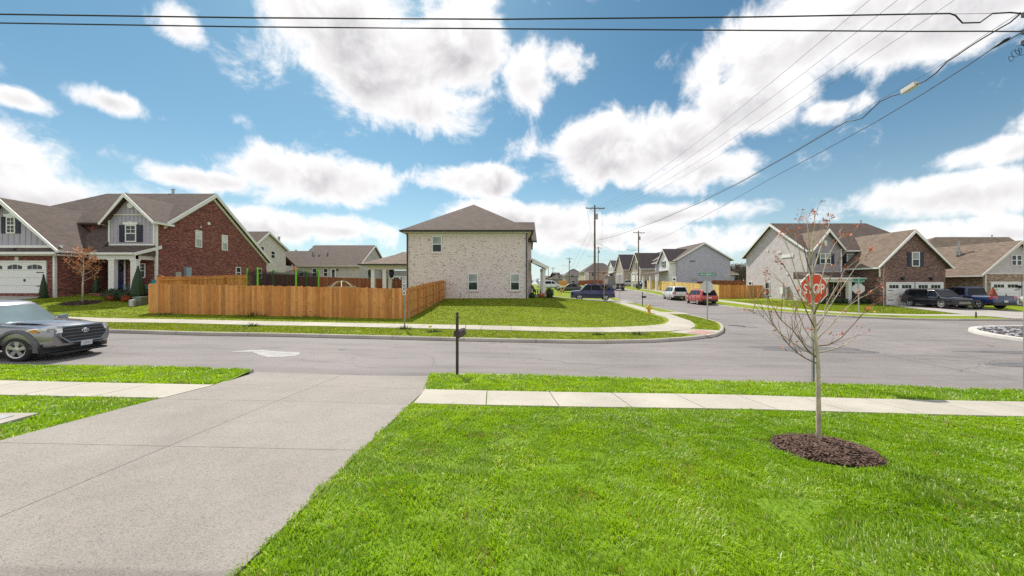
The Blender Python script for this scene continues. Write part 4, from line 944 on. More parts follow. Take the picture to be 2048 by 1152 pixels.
# ------------------------------------------------------------------ red brick house on the left
def red_house():
    H = House('brick_house', 'red brick house with grey gables and white garage door, left of the plank fence', (-31, 26, CZ - .65))
    zb = CZ - 1.4; gz = CZ - .62
    # garage wing, gable to us
    gx0, gx1, gy0, gy1 = -38.5, -31.3, 25.5, 32; ze = CZ + 2.55; zr = CZ + 5.75
    H.box(gx0, gx1, gy0, gy1, zb, ze - .12, 'wall', M['redbrick'])
    gw = MB(); gw.prism([(gx0 + .05, ze - .12), (gx1 - .05, ze - .12), (-34.9, zr - .06)], 'y', gy0 + .12, gy0 + .4)
    H.part(gw, 'gable_wall', M['batten'])
    bt = MB()
    for k in range(1, 18):
        x = gx0 + .4 * k; zt = ze + (zr - ze) * (1 - abs(x + 34.9) / 3.6) - .2
        if zt > ze + .2: bt.box(x - .022, x + .022, gy0 + .095, gy0 + .119, ze + .1, zt)
    H.part(bt, 'battens', M['batten'])
    H.gable(gx0, gx1, gy0, gy1, ze, zr, 'y', M['roofbrown'], ov=.42, ovg=.35, trim=M['white'], ends=(True, False), y1r=35.0)
    H.box(gx0 - .3, gx1 + .25, gy0 - .02, gy0 + .1, ze - .06, ze + .12, 'gable_band', M['white'])
    H.part(MB().add([(gx0 - .3, gy0 - .45, ze - .42), (gx1 + .3, gy0 - .45, ze - .42), (gx1 + .3, gy0 - .022, ze - .08), (gx0 - .3, gy0 - .022, ze - .08), (gx0 - .3, gy0 - .45, ze - .5), (gx1 + .3, gy0 - .45, ze - .5), (gx1 + .3, gy0 - .022, ze - .5), (gx0 - .3, gy0 - .022, ze - .5)], [(0, 1, 2, 3), (4, 5, 1, 0), (1, 5, 6, 2), (3, 7, 4, 0), (7, 6, 5, 4)]), 'eyebrow_roof', M['roofbrown'])
    H.box(gx0 - .3, gx1 + .42, gy0 - .56, gy0 - .453, ze - .54, ze - .38, 'gutter', M['white']); H.box(gx0 - .2, gx1 + .12, gy0 - .44, gy0 - .003, ze - .62, ze - .503, 'soffit', M['cream'])
    H.box(gx1 + .03, gx1 + .4, gy0 - .4, gy1 - 2.8, ze - .62, ze - .5, 'soffit', M['cream'])
    H.downspout(gx1 - .12, gy0 - .07, zb, ze - .55, M['white'], .07)
    pl = PLS(gy0)
    H.garage(pl, -37.6, gz - .02, 5.45, 2.13, 'arch', 4)
    H.lantern(pl, -34.1, gz + 3.0); H.box(-34.2, -33.95, gy0 - .06, gy0 - .003, gz + 2.2, gz + 2.5, 'keystone', M['cream'])
    H.window((0, gy0 + .12, 1, 0, 0, -1), XP(13, 25.6), ZP(467, 25.6), .62, XP(31, 25.6) * 0 + 1.15, 2, 2, True, shutters=M['navyp'], head=M['white'])
    # main body
    X0, X1, Y0, Y1 = -37.5, -26.8, 28.9, 40.4; YR = 33.15; ze2 = CZ + 4.85; zr2 = CZ + 7.95; zback = ZP(521, 40.4)
    prof = [(Y0, zb), (Y1, zb), (Y1, zback - .05), (YR, zr2 - .05), (Y0, ze2 - .05)]
    H.part(MB().prism(prof, 'x', X0 + 1, X1), 'wall', M['redbrick'])
    sl = (zr2 - ze2) / (YR - Y0); sr = (zr2 - zback) / (Y1 - YR); ov = .35; th = .15
    rp = [(Y0 - ov, ze2 - sl * ov), (YR, zr2), (Y1 + ov, zback - sr * ov), (Y1 + ov, zback - sr * ov + th), (YR, zr2 + th), (Y0 - ov, ze2 - sl * ov + th)]
    rf = H.part(MB().prism(rp, 'x', -36.3, X1 + .3), 'roof', M['roofbrown'])
    # hipped left end
    hv = [(-36.3, Y0 - ov, ze2 - sl * ov + th), (-36.3, YR, zr2 + th), (-36.3, Y1 + ov, zback - sr * ov + th), (-41.5, Y0 - ov, ze2 - sl * ov + th), (-41.5, Y1 + ov, zback - sr * ov + th)]
    H.part(MB().add(hv, [(0, 1, 3), (1, 2, 4), (1, 4, 3)]), 'roof', M['roofbrown'])
    tp = [(Y0 - ov - .1, ze2 - sl * ov - .15), (YR, zr2 - .2), (Y1 + ov + .1, zback - sr * ov - .2), (Y1 + ov + .1, zback - sr * ov + th - .02), (YR, zr2 + th - .01), (Y0 - ov - .1, ze2 - sl * ov + th - .02)]
    H.part(MB().prism(tp, 'x', X1 + .302, X1 + .36), 'rake_trim', M['white'], rf)
    H.part(MB().prism([(a, b - .22) for a, b in tp[:3]] + [(a, b + .05) for a, b in ((tp[2]), (tp[1]), (tp[0]))], 'x', X1 + .004, X1 + .06), 'frieze', M['white'], rf)
    ple = PLE(X1)
    def sidewin(pa, pb, yt, yl, dark=False):
        ya = -26.8 * FPX / (pa - CXP); yb = -26.8 * FPX / (pb - CXP); ym = (ya + yb) / 2
        H.window(ple, ya, ZP(yl, ym), yb - ya, ZP(yt, ym) - ZP(yl, ym), upper=M['glass'] if dark else M['blindw'], lower=M['blind'] if not dark else M['glass'])
    sidewin(390, 403, 461, 495); sidewin(443, 454.5, 470, 501); sidewin(471, 481, 534, 556, True); sidewin(514.5, 522.5, 536, 557, True)
    for a, b, r in ((417, 447, .14), (401, 454, .07), (379, 441, .0)):
        if r: H.part(MB().lathe([(r, 0), (r, .06)], 8, (X1 + .005, 26.8 * FPX / (CXP - a), ZP(b, 26.8 * FPX / (CXP - a))), axis='x'), 'wall_vent', M['white'])
    # two-storey bay with grey siding
    bx0, bx1, by = XP(219, 27.7), -26.78, 27.7; bez = ZP(440, by); brz = ZP(391, by); bxm = XP(259, by)
    H.box(bx0, bx1, by, by + .05, ZP(487, by), bez - .03, 'bay_wall', M['batten']); H.box(bx0 + .02, bx1 - .01, by + .051, 29.2, zb, bez - .05, 'wall', M['redbrick'])
    H.part(MB().prism([(bx0, bez - .028), (bx1, bez - .028), (bxm, brz - .1)], 'y', by + .01, by + .3), 'bay_gable_wall', M['batten'])
    bt = MB(); n = int((bx1 - bx0) / .3)
    for k in range(1, n):
        x = bx0 + .3 * k; zt = bez + (brz - bez) * min((x - bx0) / (bxm - bx0), (bx1 - x) / (bx1 - bxm)) - .25
        bt.box(x - .02, x + .02, by - .022, by - .001, ZP(486, by), max(zt, bez - .05))
    H.part(bt, 'battens', M['batten'])
    H.gable(bx0, bx1, by, 31.6, bez, brz, 'y', M['roofbrown'], ov=.3, ovg=.4, rid=bxm, trim=M['white'], ends=(True, False), ve=28.9)
    H.box(bx0 + .35, bx1 - .35, by - .05, by - .024, ZP(431, by), ZP(428.5, by), 'band', M['cream'])
    H.box(bx0 - .05, bx1 + .05, by - .06, by - .024, ZP(491, by), ZP(487.5, by), 'band', M['white'])
    H.box(bx0 - .06, bx0 + .06, by - .05, by - .023, ZP(487, by), bez, 'corner_board', M['white']); H.box(bx1 - .06, bx1 + .06, by - .05, by - .023, ZP(487, by), bez, 'corner_board', M['white'])
    H.part(MB().lathe([(.22, 0), (.22, .05)], 20, (XP(262, by), by - .08, ZP(411, by)), axis='y'), 'round_vent', M['white'])
    pb = PLS(by - .022)
    H.window(pb, XP(252, by), ZP(484, by), XP(274, by) - XP(252, by), ZP(450, by) - ZP(484, by), 2, 2, shutters=M['navyp'], head=M['white'])
    # porch
    py0 = 26.4; x0, x1 = XP(181, py0), -26.95; zt = ZP(491, by); zl = ZP(507, py0)
    H.part(MB().add([(x0, py0 - .2, zl), (x1 + .15, py0 - .2, zl), (bx1 + .1, by - .024, zt), (bx0 - .3, by - .024, zt), (x0, py0 - .2, zl - .1), (x1 + .15, py0 - .2, zl - .1), (bx1 + .1, by - .001, zl - .1), (bx0 - .3, by - .001, zl - .1)], [(0, 1, 2, 3), (4, 5, 1, 0), (5, 6, 2, 1), (7, 4, 0, 3), (7, 6, 5, 4)]), 'porch_roof', M['roofbrown'])
    H.box(x0 - .05, x1 + .2, py0 - .32, py0 - .203, zl - .1, zl + .05, 'gutter', M['white']); H.box(x0, x1 + .1, py0 - .1, py0 + .2, zl - .42, zl - .105, 'porch_beam', M['white'])
    H.part(MB().prism([(py0 - .2, zl - .16), (by + .5, zt - .2), (by + .5, zt + .05), (py0 - .2, zl + .06)], 'x', x1 + .2, x1 + .27), 'porch_rake', M['white'])
    H.part(MB().prism([(py0, zl - .4), (by + .4, zl - .4), (by + .4, zt - .1), (py0, zl - .1)], 'x', x1 + .03, x1 + .1), 'porch_end_wall', M['sidingcream'])
    H.part(MB().hexa([(-32.4, 27.1, zl + .3), (bx0, 27.1, zl + .3), (bx0, 29.3, ze2 - .1), (-32.4, 29.3, ze2 - .1), (-32.4, 27.1, zl + .42), (bx0, 27.1, zl + .42), (bx0, 29.3, ze2 + .02), (-32.4, 29.3, ze2 + .02)]), 'link_roof', M['roofbrown'])
    for a in (226, 270):
        xx = XP(a, py0 + .05); H.box(xx - .2, xx + .2, py0 - .08, py0 + .2, gz - .2, zl - .5, 'porch_post', M['white']); H.box(xx - .25, xx + .25, py0 - .11, py0 + .23, zl - .499, zl - .42, 'post_cap', M['white'])
    H.box(x0, x1 + .2, py0 - .1, 27.9, gz - .7, gz - .05, 'porch_floor', M['redbrick'])
    pw = PLS(by)
    H.box(-30.6, bx0 + .02, 28.0, 29, zb, ZP(480, 28), 'wall', M['redbrick'])
    d = H.part(MB().pbox(pw, XP(240, 28), XP(258, 28), gz, ZP(518, 28), .004, .07), 'front_door', M['doornavy'])
    dm = MB(); dm.pbox(pw, XP(234.5, 28), XP(239.5, 28), gz, ZP(516, 28), .003, .09); dm.pbox(pw, XP(258.5, 28), XP(260.5, 28), gz, ZP(516, 28), .003, .09); dm.pbox(pw, XP(234, 28), XP(261, 28), ZP(515.8, 28), ZP(513.8, 28), .003, .09)
    H.part(dm, 'door_frame', M['white'], d)
    wr = MB(); c = (XP(249, 28), by - .14, ZP(536, 28))
    wr.tube([(c[0] + .24 * math.cos(t), c[1], c[2] + .24 * math.sin(t)) for t in np.linspace(0, 6.28, 17)], .06, 6)
    H.part(wr, 'wreath', M['darkgreen'], d)
    H.window(pw, XP(283, 28), ZP(556, 28), .62, ZP(527, 28) - ZP(556, 28), 2, 2, head=None); H.box(XP(288, 28) - .1, XP(288, 28) + .1, by - .07, by - .003, ZP(525, 28), ZP(519, 28), 'keystone', M['cream'])
    H.downspout(X1 + .1, by + .08, zb, bez - .2, M['white'], .07)
    H.box(X1 - .02, X1 + .22, 30.2, 30.7, gz + .1, ZP(534, 30), 'meter_box', M['utilblue']); H.box(X1 - .02, X1 + .18, 29.3, 29.8, gz - .2, ZP(544, 29.5), 'meter_box', M['galv'])
    H.pipe(XP(346, 33.6), 33.6, zr2 - .1, .7, .1)
    return H
M['blindw'] = glass_mat('glass_over_white_blind', (.62, .63, .62), .15)
M['utilblue'] = pm('blue_grey_box', (.28, .36, .43), .5, .1)
M['darkgreen'] = pm('dark_green_leaf', (.018, .035, .014), .7, .5, 25)
red_house()

# ------------------------------------------------------------------ houses behind the back fence
def cream_house():
    Y0 = 50.; X1 = XP(512, Y0); k = (512 - CXP); yr = X1 * FPX / (535 - CXP); y1 = X1 * FPX / (571.5 - CXP)
    H = House('sided_house', 'tall cream siding house half hidden behind the red brick house', (X1 - 4, Y0, gl(X1 - 4, Y0)))
    zb = gl(X1, Y0) - 1; zr = ZP(465, yr); zf = zr - (yr - Y0) * .72; zk = ZP(499, y1)
    H.part(MB().prism([(Y0, zb), (y1, zb), (y1, zk - .05), (yr, zr - .05), (Y0, zf - .05)], 'x', X1 - 9, X1), 'wall', M['sidingcream'])
    sl = (zr - zf) / (yr - Y0); sr = (zr - zk) / (y1 - yr)
    rp = [(Y0 - .4, zf - sl * .4), (yr, zr), (y1 + .4, zk - sr * .4), (y1 + .4, zk - sr * .4 + .15), (yr, zr + .15), (Y0 - .4, zf - sl * .4 + .15)]
    rf = H.part(MB().prism(rp, 'x', X1 - 9.3, X1 + .3), 'roof', M['roofbrown'])
    H.part(MB().prism([(a, b - .2) for a, b in rp[:3]] + [(a, b - .02) for a, b in rp[3:]], 'x', X1 + .302, X1 + .36), 'rake_trim', M['white'], rf)
    pl = PLE(X1); yy = X1 * FPX / (545 - CXP); H.window(pl, yy - .4, ZP(517, yy), .9, ZP(502, yy) - ZP(517, yy))
    yy = X1 * FPX / (523 - CXP); H.window(pl, yy - .4, ZP(510, yy), .9, 1.2)
    # rear ell with porch
    H.box(X1 - 5, X1 - .6, y1 + .01, y1 + 3, zb, zk - 2.4, 'ell_wall', M['sidingcream'])
    H.part(MB().prism([(y1 - .3 + .4, zk - .9), (y1 + 3.4, zk - 2.6), (y1 + 3.4, zk - 2.45), (y1 + .1, zk - .75)], 'x', X1 - 5.2, X1 - .3), 'ell_roof', M['roofbrown'])
    H.pipe(X1 - 1.6, y1 + .9, zk + .1, 1.9, .16, 'chimney_pipe')
    return H
cream_house()
def ranch_house():
    Y0 = 60.; X1 = XP(718, Y0); X0 = XP(590, Y0); yr = X1 * FPX / (748 - CXP); y1 = Y0 + 2 * (yr - Y0); ze = ZP(530, Y0); zr = ZP(492, yr); zb = gl(X1, Y0) - 1
    H = House('sided_house', 'low grey siding house with wide brown roof behind the trampoline', ((X0 + X1) / 2, Y0, gl((X0 + X1) / 2, Y0)))
    H.wall_g(X0, X1, Y0, y1, zb, ze, zr, 'x', M['siding'])
    H.gable(X0, X1, Y0, y1, ze, zr, 'x', M['roofbrown'], ov=.4, ovg=.3, trim=M['cream'], ends=(False, True))
    H.wall_g(X0 - 6.5, X0 + .01, Y0 + 2.5, y1 - 1.5, zb, ze + .1, ZP(503, yr) - .2, 'x', M['siding']); H.gable(X0 - 6.5, X0 + 3, Y0 + 2.5, y1 - 1.5, ze + .1, ZP(503, yr), 'x', M['roofbrown'], ov=.4, trim=M['cream'], ends=(True, False))
    pl = PLS(Y0)
    for a, b, up in ((598, 608, M['blind']), (625, 634, M['glass']), (647, 656, M['glass'])): H.window(pl, XP(a, Y0), ZP(553, Y0), XP(b, Y0) - XP(a, Y0), ZP(537, Y0) - ZP(553, Y0), upper=up)
    d = H.part(MB().pbox(pl, XP(664, Y0), XP(670, Y0), ZP(564, Y0), ZP(539, Y0), .004, .06), 'back_door', M['glass'])
    dm = MB(); dm.pbox(pl, XP(662, Y0), XP(664, Y0), ZP(565, Y0), ZP(537.5, Y0), .003, .08); dm.pbox(pl, XP(670, Y0), XP(672, Y0), ZP(565, Y0), ZP(537.5, Y0), .003, .08); dm.pbox(pl, XP(664, Y0), XP(670, Y0), ZP(539, Y0), ZP(537.6, Y0), .003, .08)
    H.part(dm, 'door_frame', M['white'], d); H.lantern(pl, XP(675, Y0), ZP(539, Y0))
    H.window(PLE(X1), Y0 + 3.6, ZP(560, 64), .8, 1.9)
    for px, py, h in ((627, 503, .9), (656, 505, .9), (628, 511, .5), (639, 510, .5)):
        yy = Y0 + (ZP(py, 63) - ze) / (zr - ze) * (yr - Y0); H.pipe(XP(px, yy), yy, ZP(py, yy), h, .11)
    H.pipe(XP(592, 68), 68, ZP(505, 68), .4, .15)
    return H
ranch_house()
H = House('sided_house', 'tan shingled house showing only its roof behind the covered patio', (XP(797, 70), 70, gl(XP(797, 70), 70)))
H.box(-27.5, -12, 70, 80, gl(-20, 70) - 1, ZP(541, 70), 'wall', M['sidinglilac']); H.hip(-28, -11.5, 69.6, 80.4, ZP(533, 70), ZP(504, 75), -22.2, -17, 'x', M['rooftan'], fascia=M['white'])
H.garage(PLS(70), XP(786, 70), gl(-21, 70), 2.6, 2.1, 'rect', 2)
# ------------------------------------------------------------------ grey and brown brick house on the right
def right_house():
    X0, Y0, Y1 = 31.9, 40.0, 50.4; YR = 45.3; X1 = 46.0; zb = CZ - 2.3; gz = CZ - 1.9
    ze = ZP(498, 40); zr = ZP(449, YR)
    H = House('brick_house', 'grey siding and brown brick house with two white garage doors behind the stop sign', (37, 40, CZ - 1.9))
    H.wall_g(X0, 43.2, Y0, Y1, zb, ze, zr, 'x', M['siding'], rid=YR)
    rf = H.gable(X0, 43.0, Y0, Y1, ze, zr, 'x', M['roofbrown'], ov=.45, ovg=.35, rid=YR, trim=M['white'], ends=(True, False))
    xr = XP(1775, YR)
    sl = (zr - ze) / (YR - Y0)
    hv = [(43.35, Y0 - .45, ze - sl * .45 + .14), (43.35, YR, zr + .14), (43.35, Y1 + .45, ze - sl * .45 + .14), (45.5, Y0 - .45, ze - sl * .45 + .14), (45.5, Y1 + .45, ze - sl * .45 + .14)]
    H.part(MB().add(hv, [(0, 1, 3), (1, 2, 4), (1, 4, 3)]), 'roof', M['roofbrown'])
    # lilac front with a gable
    H.box(X0 + .15, 36.6, Y0 - .06, Y0 + .02, ZP(545, Y0), ze - .1, 'front_wall', M['sidinglilac'])
    H.box(X0 + .03, X0 + .2, Y0 - .08, Y0 - .062, CZ - 2.2, ze - .2, 'corner_board', M['white'])
    bx0, bx1, by = 31.95, XP(1682, 39.3), 39.3; bez = ZP(497, by); brz = ZP(461, by)
    H.box(bx0, bx1, by, Y0 - .061, ZP(545, by), bez - .03, 'bay_wall', M['sidinglilac']); H.part(MB().prism([(bx0, bez - .028), (bx1, bez - .028), ((bx0 + bx1) / 2, brz - .08)], 'y', by + .005, by + .3), 'bay_gable_wall', M['sidinglilac'])
    H.gable(bx0, bx1, by, 43.6, bez, brz, 'y', M['rooftan'], ov=.22, ovg=.35, trim=M['white'], ends=(True, False), ve=39.7)
    H.box(bx1 - .05, bx1 + .08, by - .03, by - .004, ZP(545, by), bez, 'corner_board', M['white']); H.box(bx0 - .05, 36.5, by - .08, by - .032, ZP(546, by), ZP(543.5, by), 'band', M['white'])
    pl = PLS(by)
    H.box(XP(1648, by) , XP(1653.5, by), by - .05, by - .004, ZP(492, by), ZP(481, by), 'gable_vent', M['white'])
    w = (XP(1661, by) - XP(1639.5, by)) / 2
    H.window(pl, XP(1639.5, by), ZP(528, by), w, ZP(507, by) - ZP(528, by), upper=M['blind'], f=.06); H.window(pl, XP(1639.5, by) + w, ZP(528, by), w, ZP(507, by) - ZP(528, by), upper=M['blind'], f=.06)
    for a, b in ((1632, 1638.5), (1662, 1668)): H.box(XP(a, by), XP(b, by), by - .045, by - .003, ZP(528, by), ZP(507, by), 'shutter', M['navyp'])
    H.window(PLS(Y0 - .06), XP(1692, Y0), ZP(534, Y0), XP(1707, Y0) - XP(1692, Y0), ZP(508, Y0) - ZP(534, Y0), upper=M['blind'], shutters=M['navyp'])
    # porch
    py = 37.6; x0, x1 = XP(1612, py), XP(1770, py); zl = ZP(556, py); zt = ZP(544, Y0)
    H.part(MB().add([(x0, py - .25, zl), (x1 + .2, py - .25, zl), (x1 + .2, by - .001, zt), (x0, by - .001, zt), (x0, py - .25, zl - .1), (x1 + .2, py - .25, zl - .1), (x1 + .2, by - .001, zl - .1), (x0, by - .001, zl - .1)], [(0, 1, 2, 3), (4, 5, 1, 0), (5, 6, 2, 1), (7, 4, 0, 3), (7, 6, 5, 4)]), 'porch_roof', M['roofbrown'])
    H.box(x0, x1 + .2, py - .36, py - .253, zl - .14, zl + .04, 'gutter', M['white']); H.box(x0 + .1, x1, py - .1, py + .2, zl - .4, zl - .103, 'porch_beam', M['white'])
    for a in (1624, 1698.5, 1757): xx = XP(a, py); H.box(xx - .17, xx + .17, py - .1, py + .22, gz - .5, zl - .4, 'porch_post', M['white'])
    H.box(x0, x1, py - .2, Y0 - .1, gz - .8, gz - .1, 'porch_floor', M['kerb'])
    H.box(X0 + .1, 36.0, Y0 - .12, Y0 - .063, gz - .3, zl - .3, 'porch_wall', M['brownbrick'])
    pw = PLS(Y0 - .12)
    for a in (1640, 1664): H.window(pw, XP(a, Y0), ZP(592, Y0), .8, 1.5, 2, 2)
    H.part(MB().pbox(pw, XP(1706, Y0), XP(1722, Y0), gz - .1, gz + 2.05, .004, .06), 'front_door', M['doornavy'])
    # garage wing
    gx0, gx1, gy = XP(1759, 36), XP(1891, 36), 36.0; gez = ZP(529, gy); grz = ZP(462, gy); zf = ZP(610.5, gy)
    H.wall_g(gx0, gx1, gy, 42, zb, gez, grz, 'y', M['brownbrick'])
    H.gable(gx0, gx1, gy, 44.0, gez, grz, 'y', M['rooftan'], ov=.4, ovg=.3, trim=M['white'], ends=(True, False), ve=40.2)
    pg = PLS(gy)
    H.garage(pg, XP(1774, gy), zf, XP(1825, gy) - XP(1774, gy), 2.13, 'rect', 2); H.garage(pg, XP(1832.5, gy), zf, XP(1883, gy) - XP(1832.5, gy), 2.13, 'rect', 2)
    H.window(pg, XP(1823, gy), ZP(533, gy), XP(1838.5, gy) - XP(1823, gy), ZP(504, gy) - ZP(533, gy), upper=M['blind'], shutters=M['navyp'])
    H.lantern(pg, XP(1803, gy), ZP(556, gy)); H.lantern(pg, XP(1860, gy), ZP(556, gy))
    H.part(MB().tube([(gx0 - .35, gy - .2, gez - .35), (gx0 - .1, gy - .12, gez - .5), (gx0 - .1, gy - .12, gez - 1.2)], .06), 'downspout', M['white'])
    # left wall details
    pw = PLW(X0)
    for a, zt_, zl_, ww in ((1501, 563, 577, .7), (1535, 564, 591, .8)):
        yy = X0 * FPX / (a - CXP); H.window(pw, yy - ww / 2, ZP(zl_, yy), ww, ZP(zt_, yy) - ZP(zl_, yy))
    yy = X0 * FPX / (1575 - CXP); H.box(X0 - .06, X0 - .003, yy - .9, yy + .9, ZP(515, yy), ZP(509, yy), 'gable_vent', M['white'])
    for a, b in ((1536, 501), (1557, 505), (1561, 505), (1575, 548)):
        yy = X0 * FPX / (a - CXP); H.part(MB().lathe([(.11, -.08), (.11, 0)], 8, (X0, yy, ZP(b, yy)), axis='x'), 'wall_vent', M['white'])
    yy = X0 * FPX / (1572 - CXP); H.box(X0 - .25, X0 - .003, yy - .5, yy + .3, ZP(598, yy), ZP(573, yy), 'meter_box', M['galv']); H.box(X0 - .35, X0 - .253, yy + .05, yy + .5, ZP(588, yy), ZP(574, yy), 'meter_box', M['white'])
    H.pipe(XP(1722, 45.6), 45.6, zr - .1, .6, .08)
    return H
right_house()
def tan_house():
    gx0, gy = XP(1966, 37), 37.0; gx1 = gx0 + 9.5; zb = CZ - 2.6; gz = CZ - 2.02
    H = House('brick_house', 'tan brick house with tan roof at the right edge, red shrub at its garage', (gx0 + 3, gy, CZ - 2))
    ze = ZP(545, gy); xm = XP(2037, gy); zr = ZP(484, gy); x1 = 2 * xm - gx0
    H.box(gx0, x1, gy, 43, zb, ze - .1, 'wall', M['tanbrick'])
    H.part(MB().prism([(gx0 + .1, ze - .1), (x1 - .1, ze - .1), (xm, zr - .05)], 'y', gy + .05, gy + .3), 'gable_wall', M['siding'])
    H.gable(gx0, x1, gy, 44, ze, zr, 'y', M['rooftan'], ov=.45, ovg=.25, trim=M['cream'], ends=(True, False))
    H.box(gx0 - .1, x1 + .1, gy - .02, gy + .048, ze - .16, ze - .02, 'band', M['cream'])
    w = (XP(2044, gy) - XP(2023, gy)) / 2
    for k in (0, 1): H.window((0, gy + .05, 1, 0, 0, -1), XP(2023, gy) + k * w, ZP(531, gy), w, ZP(510, gy) - ZP(531, gy), f=.06)
    pg = PLS(gy); H.garage(pg, XP(1983, gy), gz, 2.75, 2.13, 'rect', 2); H.garage(pg, XP(2046, gy), gz, 2.75, 2.13, 'rect', 2)
    H.lantern(pg, XP(2036, gy), ZP(572, gy))
    H.downspout(gx0 + .1, gy - .08, zb, ze - .2, M['cream'], .07)
    H.box(gx0 - 3.4, gx0 + .2, 41.0, 50, zb, ze - .15, 'wall', M['tanbrick'])
    zu = ZP(474, 46.5)
    H.hip(gx0 - 7.5, gx0 + 14, 40.6, 52.5, ze - .05, zu, XP(1872, 46.5), XP(2019, 46.5), 'x', M['rooftan'], fascia=M['cream'])
    H.box(gx0 - 7, gx0 - 3.39, 42.5, 50, zb, ze - .16, 'wall', M['tanbrick'])
    yv = 40.8; H.pipe(XP(1917, yv), yv, ZP(502, yv), 1.0, .1)
    H.pipe(XP(1984, 46.5), 46.5, zu - .1, .3, .06)
    return H
tan_house()

# ------------------------------------------------------------------ houses along the side street (front towards -x)
def row_house(label, X0, X1, Y0, Y1, ze, zr, wallm, frontm, roofm, wing=None, porch=None, name='sided_house'):
    """Main block with its gable end to us, ridge along y; a wing with a gable facing the side street."""
    H = House(name, label, ((X0 + X1) / 2, Y0, gl((X0 + X1) / 2, Y0))); zb = gl((X0 + X1) / 2, Y0) - 1.5
    H.wall_g(X0, X1, Y0, Y1, zb, ze, zr, 'y', wallm)
    H.gable(X0, X1, Y0, Y1, ze, zr, 'y', roofm, ov=.5, ovg=.35, trim=M['white'])
    if wing:
        wx, wy0, wy1, wze, wzr = wing
        H.wall_g(wx, X0 + 3, wy0, wy1, zb, wze, wzr, 'x', frontm); H.gable(wx, X0 + 4.2, wy0, wy1, wze, wzr, 'x', M['roofdark'], ov=.35, ovg=.3, trim=M['white'], ends=(True, False))
    return H, zb
M['roofdark'] = shingle_mat('dark_plum_shingle', (.075, .055, .062))
z70 = lambda py: ZP(py, 70)
H, zb = row_house('blue-grey siding house with white front gable behind the yellow fence', 31.3, 41.3, 70, 81, z70(518), z70(486), M['sidingblue'], M['white'], M['roofbrown'], (30.0, 70.6, 75.6, ZP(521, 70), ZP(499, 73)))
H.box(XP(1380, 70), XP(1390, 70), 69.94, 69.997, z70(523), z70(521.5), 'gable_vent', M['navyp']); H.box(XP(1384, 70), XP(1396, 70), 69.9, 69.997, z70(560), z70(555.5), 'wall_panel', M['galv'])
H.window(PLS(70), XP(1449.5, 70), z70(558), .4, .55, trim=M['white']); 
H.window(PLW(30.0), 72.7, z70(534), .9, 1.3, 1, 1, shutters=M['black'])
H.part(MB().prism([(27.6, z70(548)), (30.0, z70(541)), (30.0, z70(540)), (27.6, z70(546.5))], 'y', 71, 79), 'porch_roof', M['roofbrown'])
for yy in (71.3, 74.5, 78.4): H.box(27.75, 28.1, yy, yy + .3, zb, z70(548), 'porch_post', M['white'])
H.box(41.31, 44.5, 74, 78.5, zb, z70(548), 'rear_porch', M['sidingblue']); H.gable(41.35, 44.8, 74, 78.5, z70(547), z70(541), 'x', M['roofbrown'], trim=M['white'], ends=(False, False))
g2 = lambda py: ZP(py, 90)
H, zb = row_house('tan brick-front house with steep dark gable, next past the blue-grey house', 34.5, 45, 91, 102, ZP(522, 91), ZP(499, 91), M['sidinggrey'], M['palebrick'], M['roofbrown'], (31.0, 89.0, 96.5, ZP(536, 90), ZP(507, 93)), name='brick_house')
H.window(PLW(31.0), 92.2, ZP(538, 92), .9, 1.6, shutters=M['black']); H.garage(PLW(31.0), 89.6, ZP(562.5, 90), 2.4, 2.1, 'rect', 2); H.garage(PLW(31.0), 93.2, ZP(562.5, 92), 2.4, 2.1, 'rect', 2)
H, zb = row_house('pale brick house with dark steep roof behind the second utility pole', 36.5, 47, 113, 124, ZP(527, 113), ZP(509, 113), M['sidinggrey'], M['palebrick'], M['roofbrown'], (33.0, 109.5, 118, ZP(538, 110), ZP(510, 114)), name='brick_house')
H.garage(PLW(33.0), 110.4, ZP(562, 112), 2.4, 2.1, 'rect', 2); H.garage(PLW(33.0), 114, ZP(562, 114), 2.4, 2.1, 'rect', 2)
H, zb = row_house('white and charcoal house with stacked gables near the street bend', 38, 48, 133, 144, ZP(533, 133), ZP(517, 133), M['sidinggrey'], M['white'], M['roofbrown'], (36.0, 132, 139, ZP(534, 134), ZP(521, 134)))
H.part(MB().prism([(33.5, ZP(551, 133)), (37.9, ZP(543, 133)), (37.9, ZP(542, 133)), (33.5, ZP(550, 133))], 'y', 130.5, 137), 'garage_roof', M['roofgrey']); H.box(33.9, 37.9, 130.8, 136.8, zb, ZP(552, 132), 'garage_wall', M['sidinggrey'])
for yy in (133, 135.4, 137.2): H.window(PLW(36.0), yy, ZP(542, 134), .8, 1.5)
def end_house(label, xa, xb, Y, pe, pr, wallm, hip=True, bump=None):
    X0, X1 = XP(xa, Y), XP(xb, Y); g = gl((X0 + X1) / 2, Y); ze = ZP(pe, Y); zr = ZP(pr, Y + 5)
    H = House('brick_house', label, ((X0 + X1) / 2, Y, g)); H.box(X0 + .4, X1 - .4, Y, Y + 10, g - 1, ze - .1, 'wall', wallm)
    H.hip(X0, X1, Y - .4, Y + 10.4, ze, zr, X0 + 5.2, X1 - 5.2, 'x', M['roofgrey'], fascia=M['cream']); H.pipe((X0 + X1) / 2, Y + 5.2, zr - .2, .5, .12)
    return H, g, ze
H, g, ze = end_house('brown hip-roofed house facing down the side street behind the two tall poles', 1167, 1238, 150, 543, 526, M['palebrick'])
H.box(XP(1169, 150), XP(1177, 150), 149.0, 149.99, g - 1, ze - .3, 'wall', M['cream'])
for a in (1183, 1205): H.window(PLS(150), XP(a, 150), ZP(552, 150), 1.2, 1.5)
H, g, ze = end_house('smaller hip-roofed house with white gable left of the far brown one', 1130, 1171, 168, 551, 538, M['sidinglilac'])
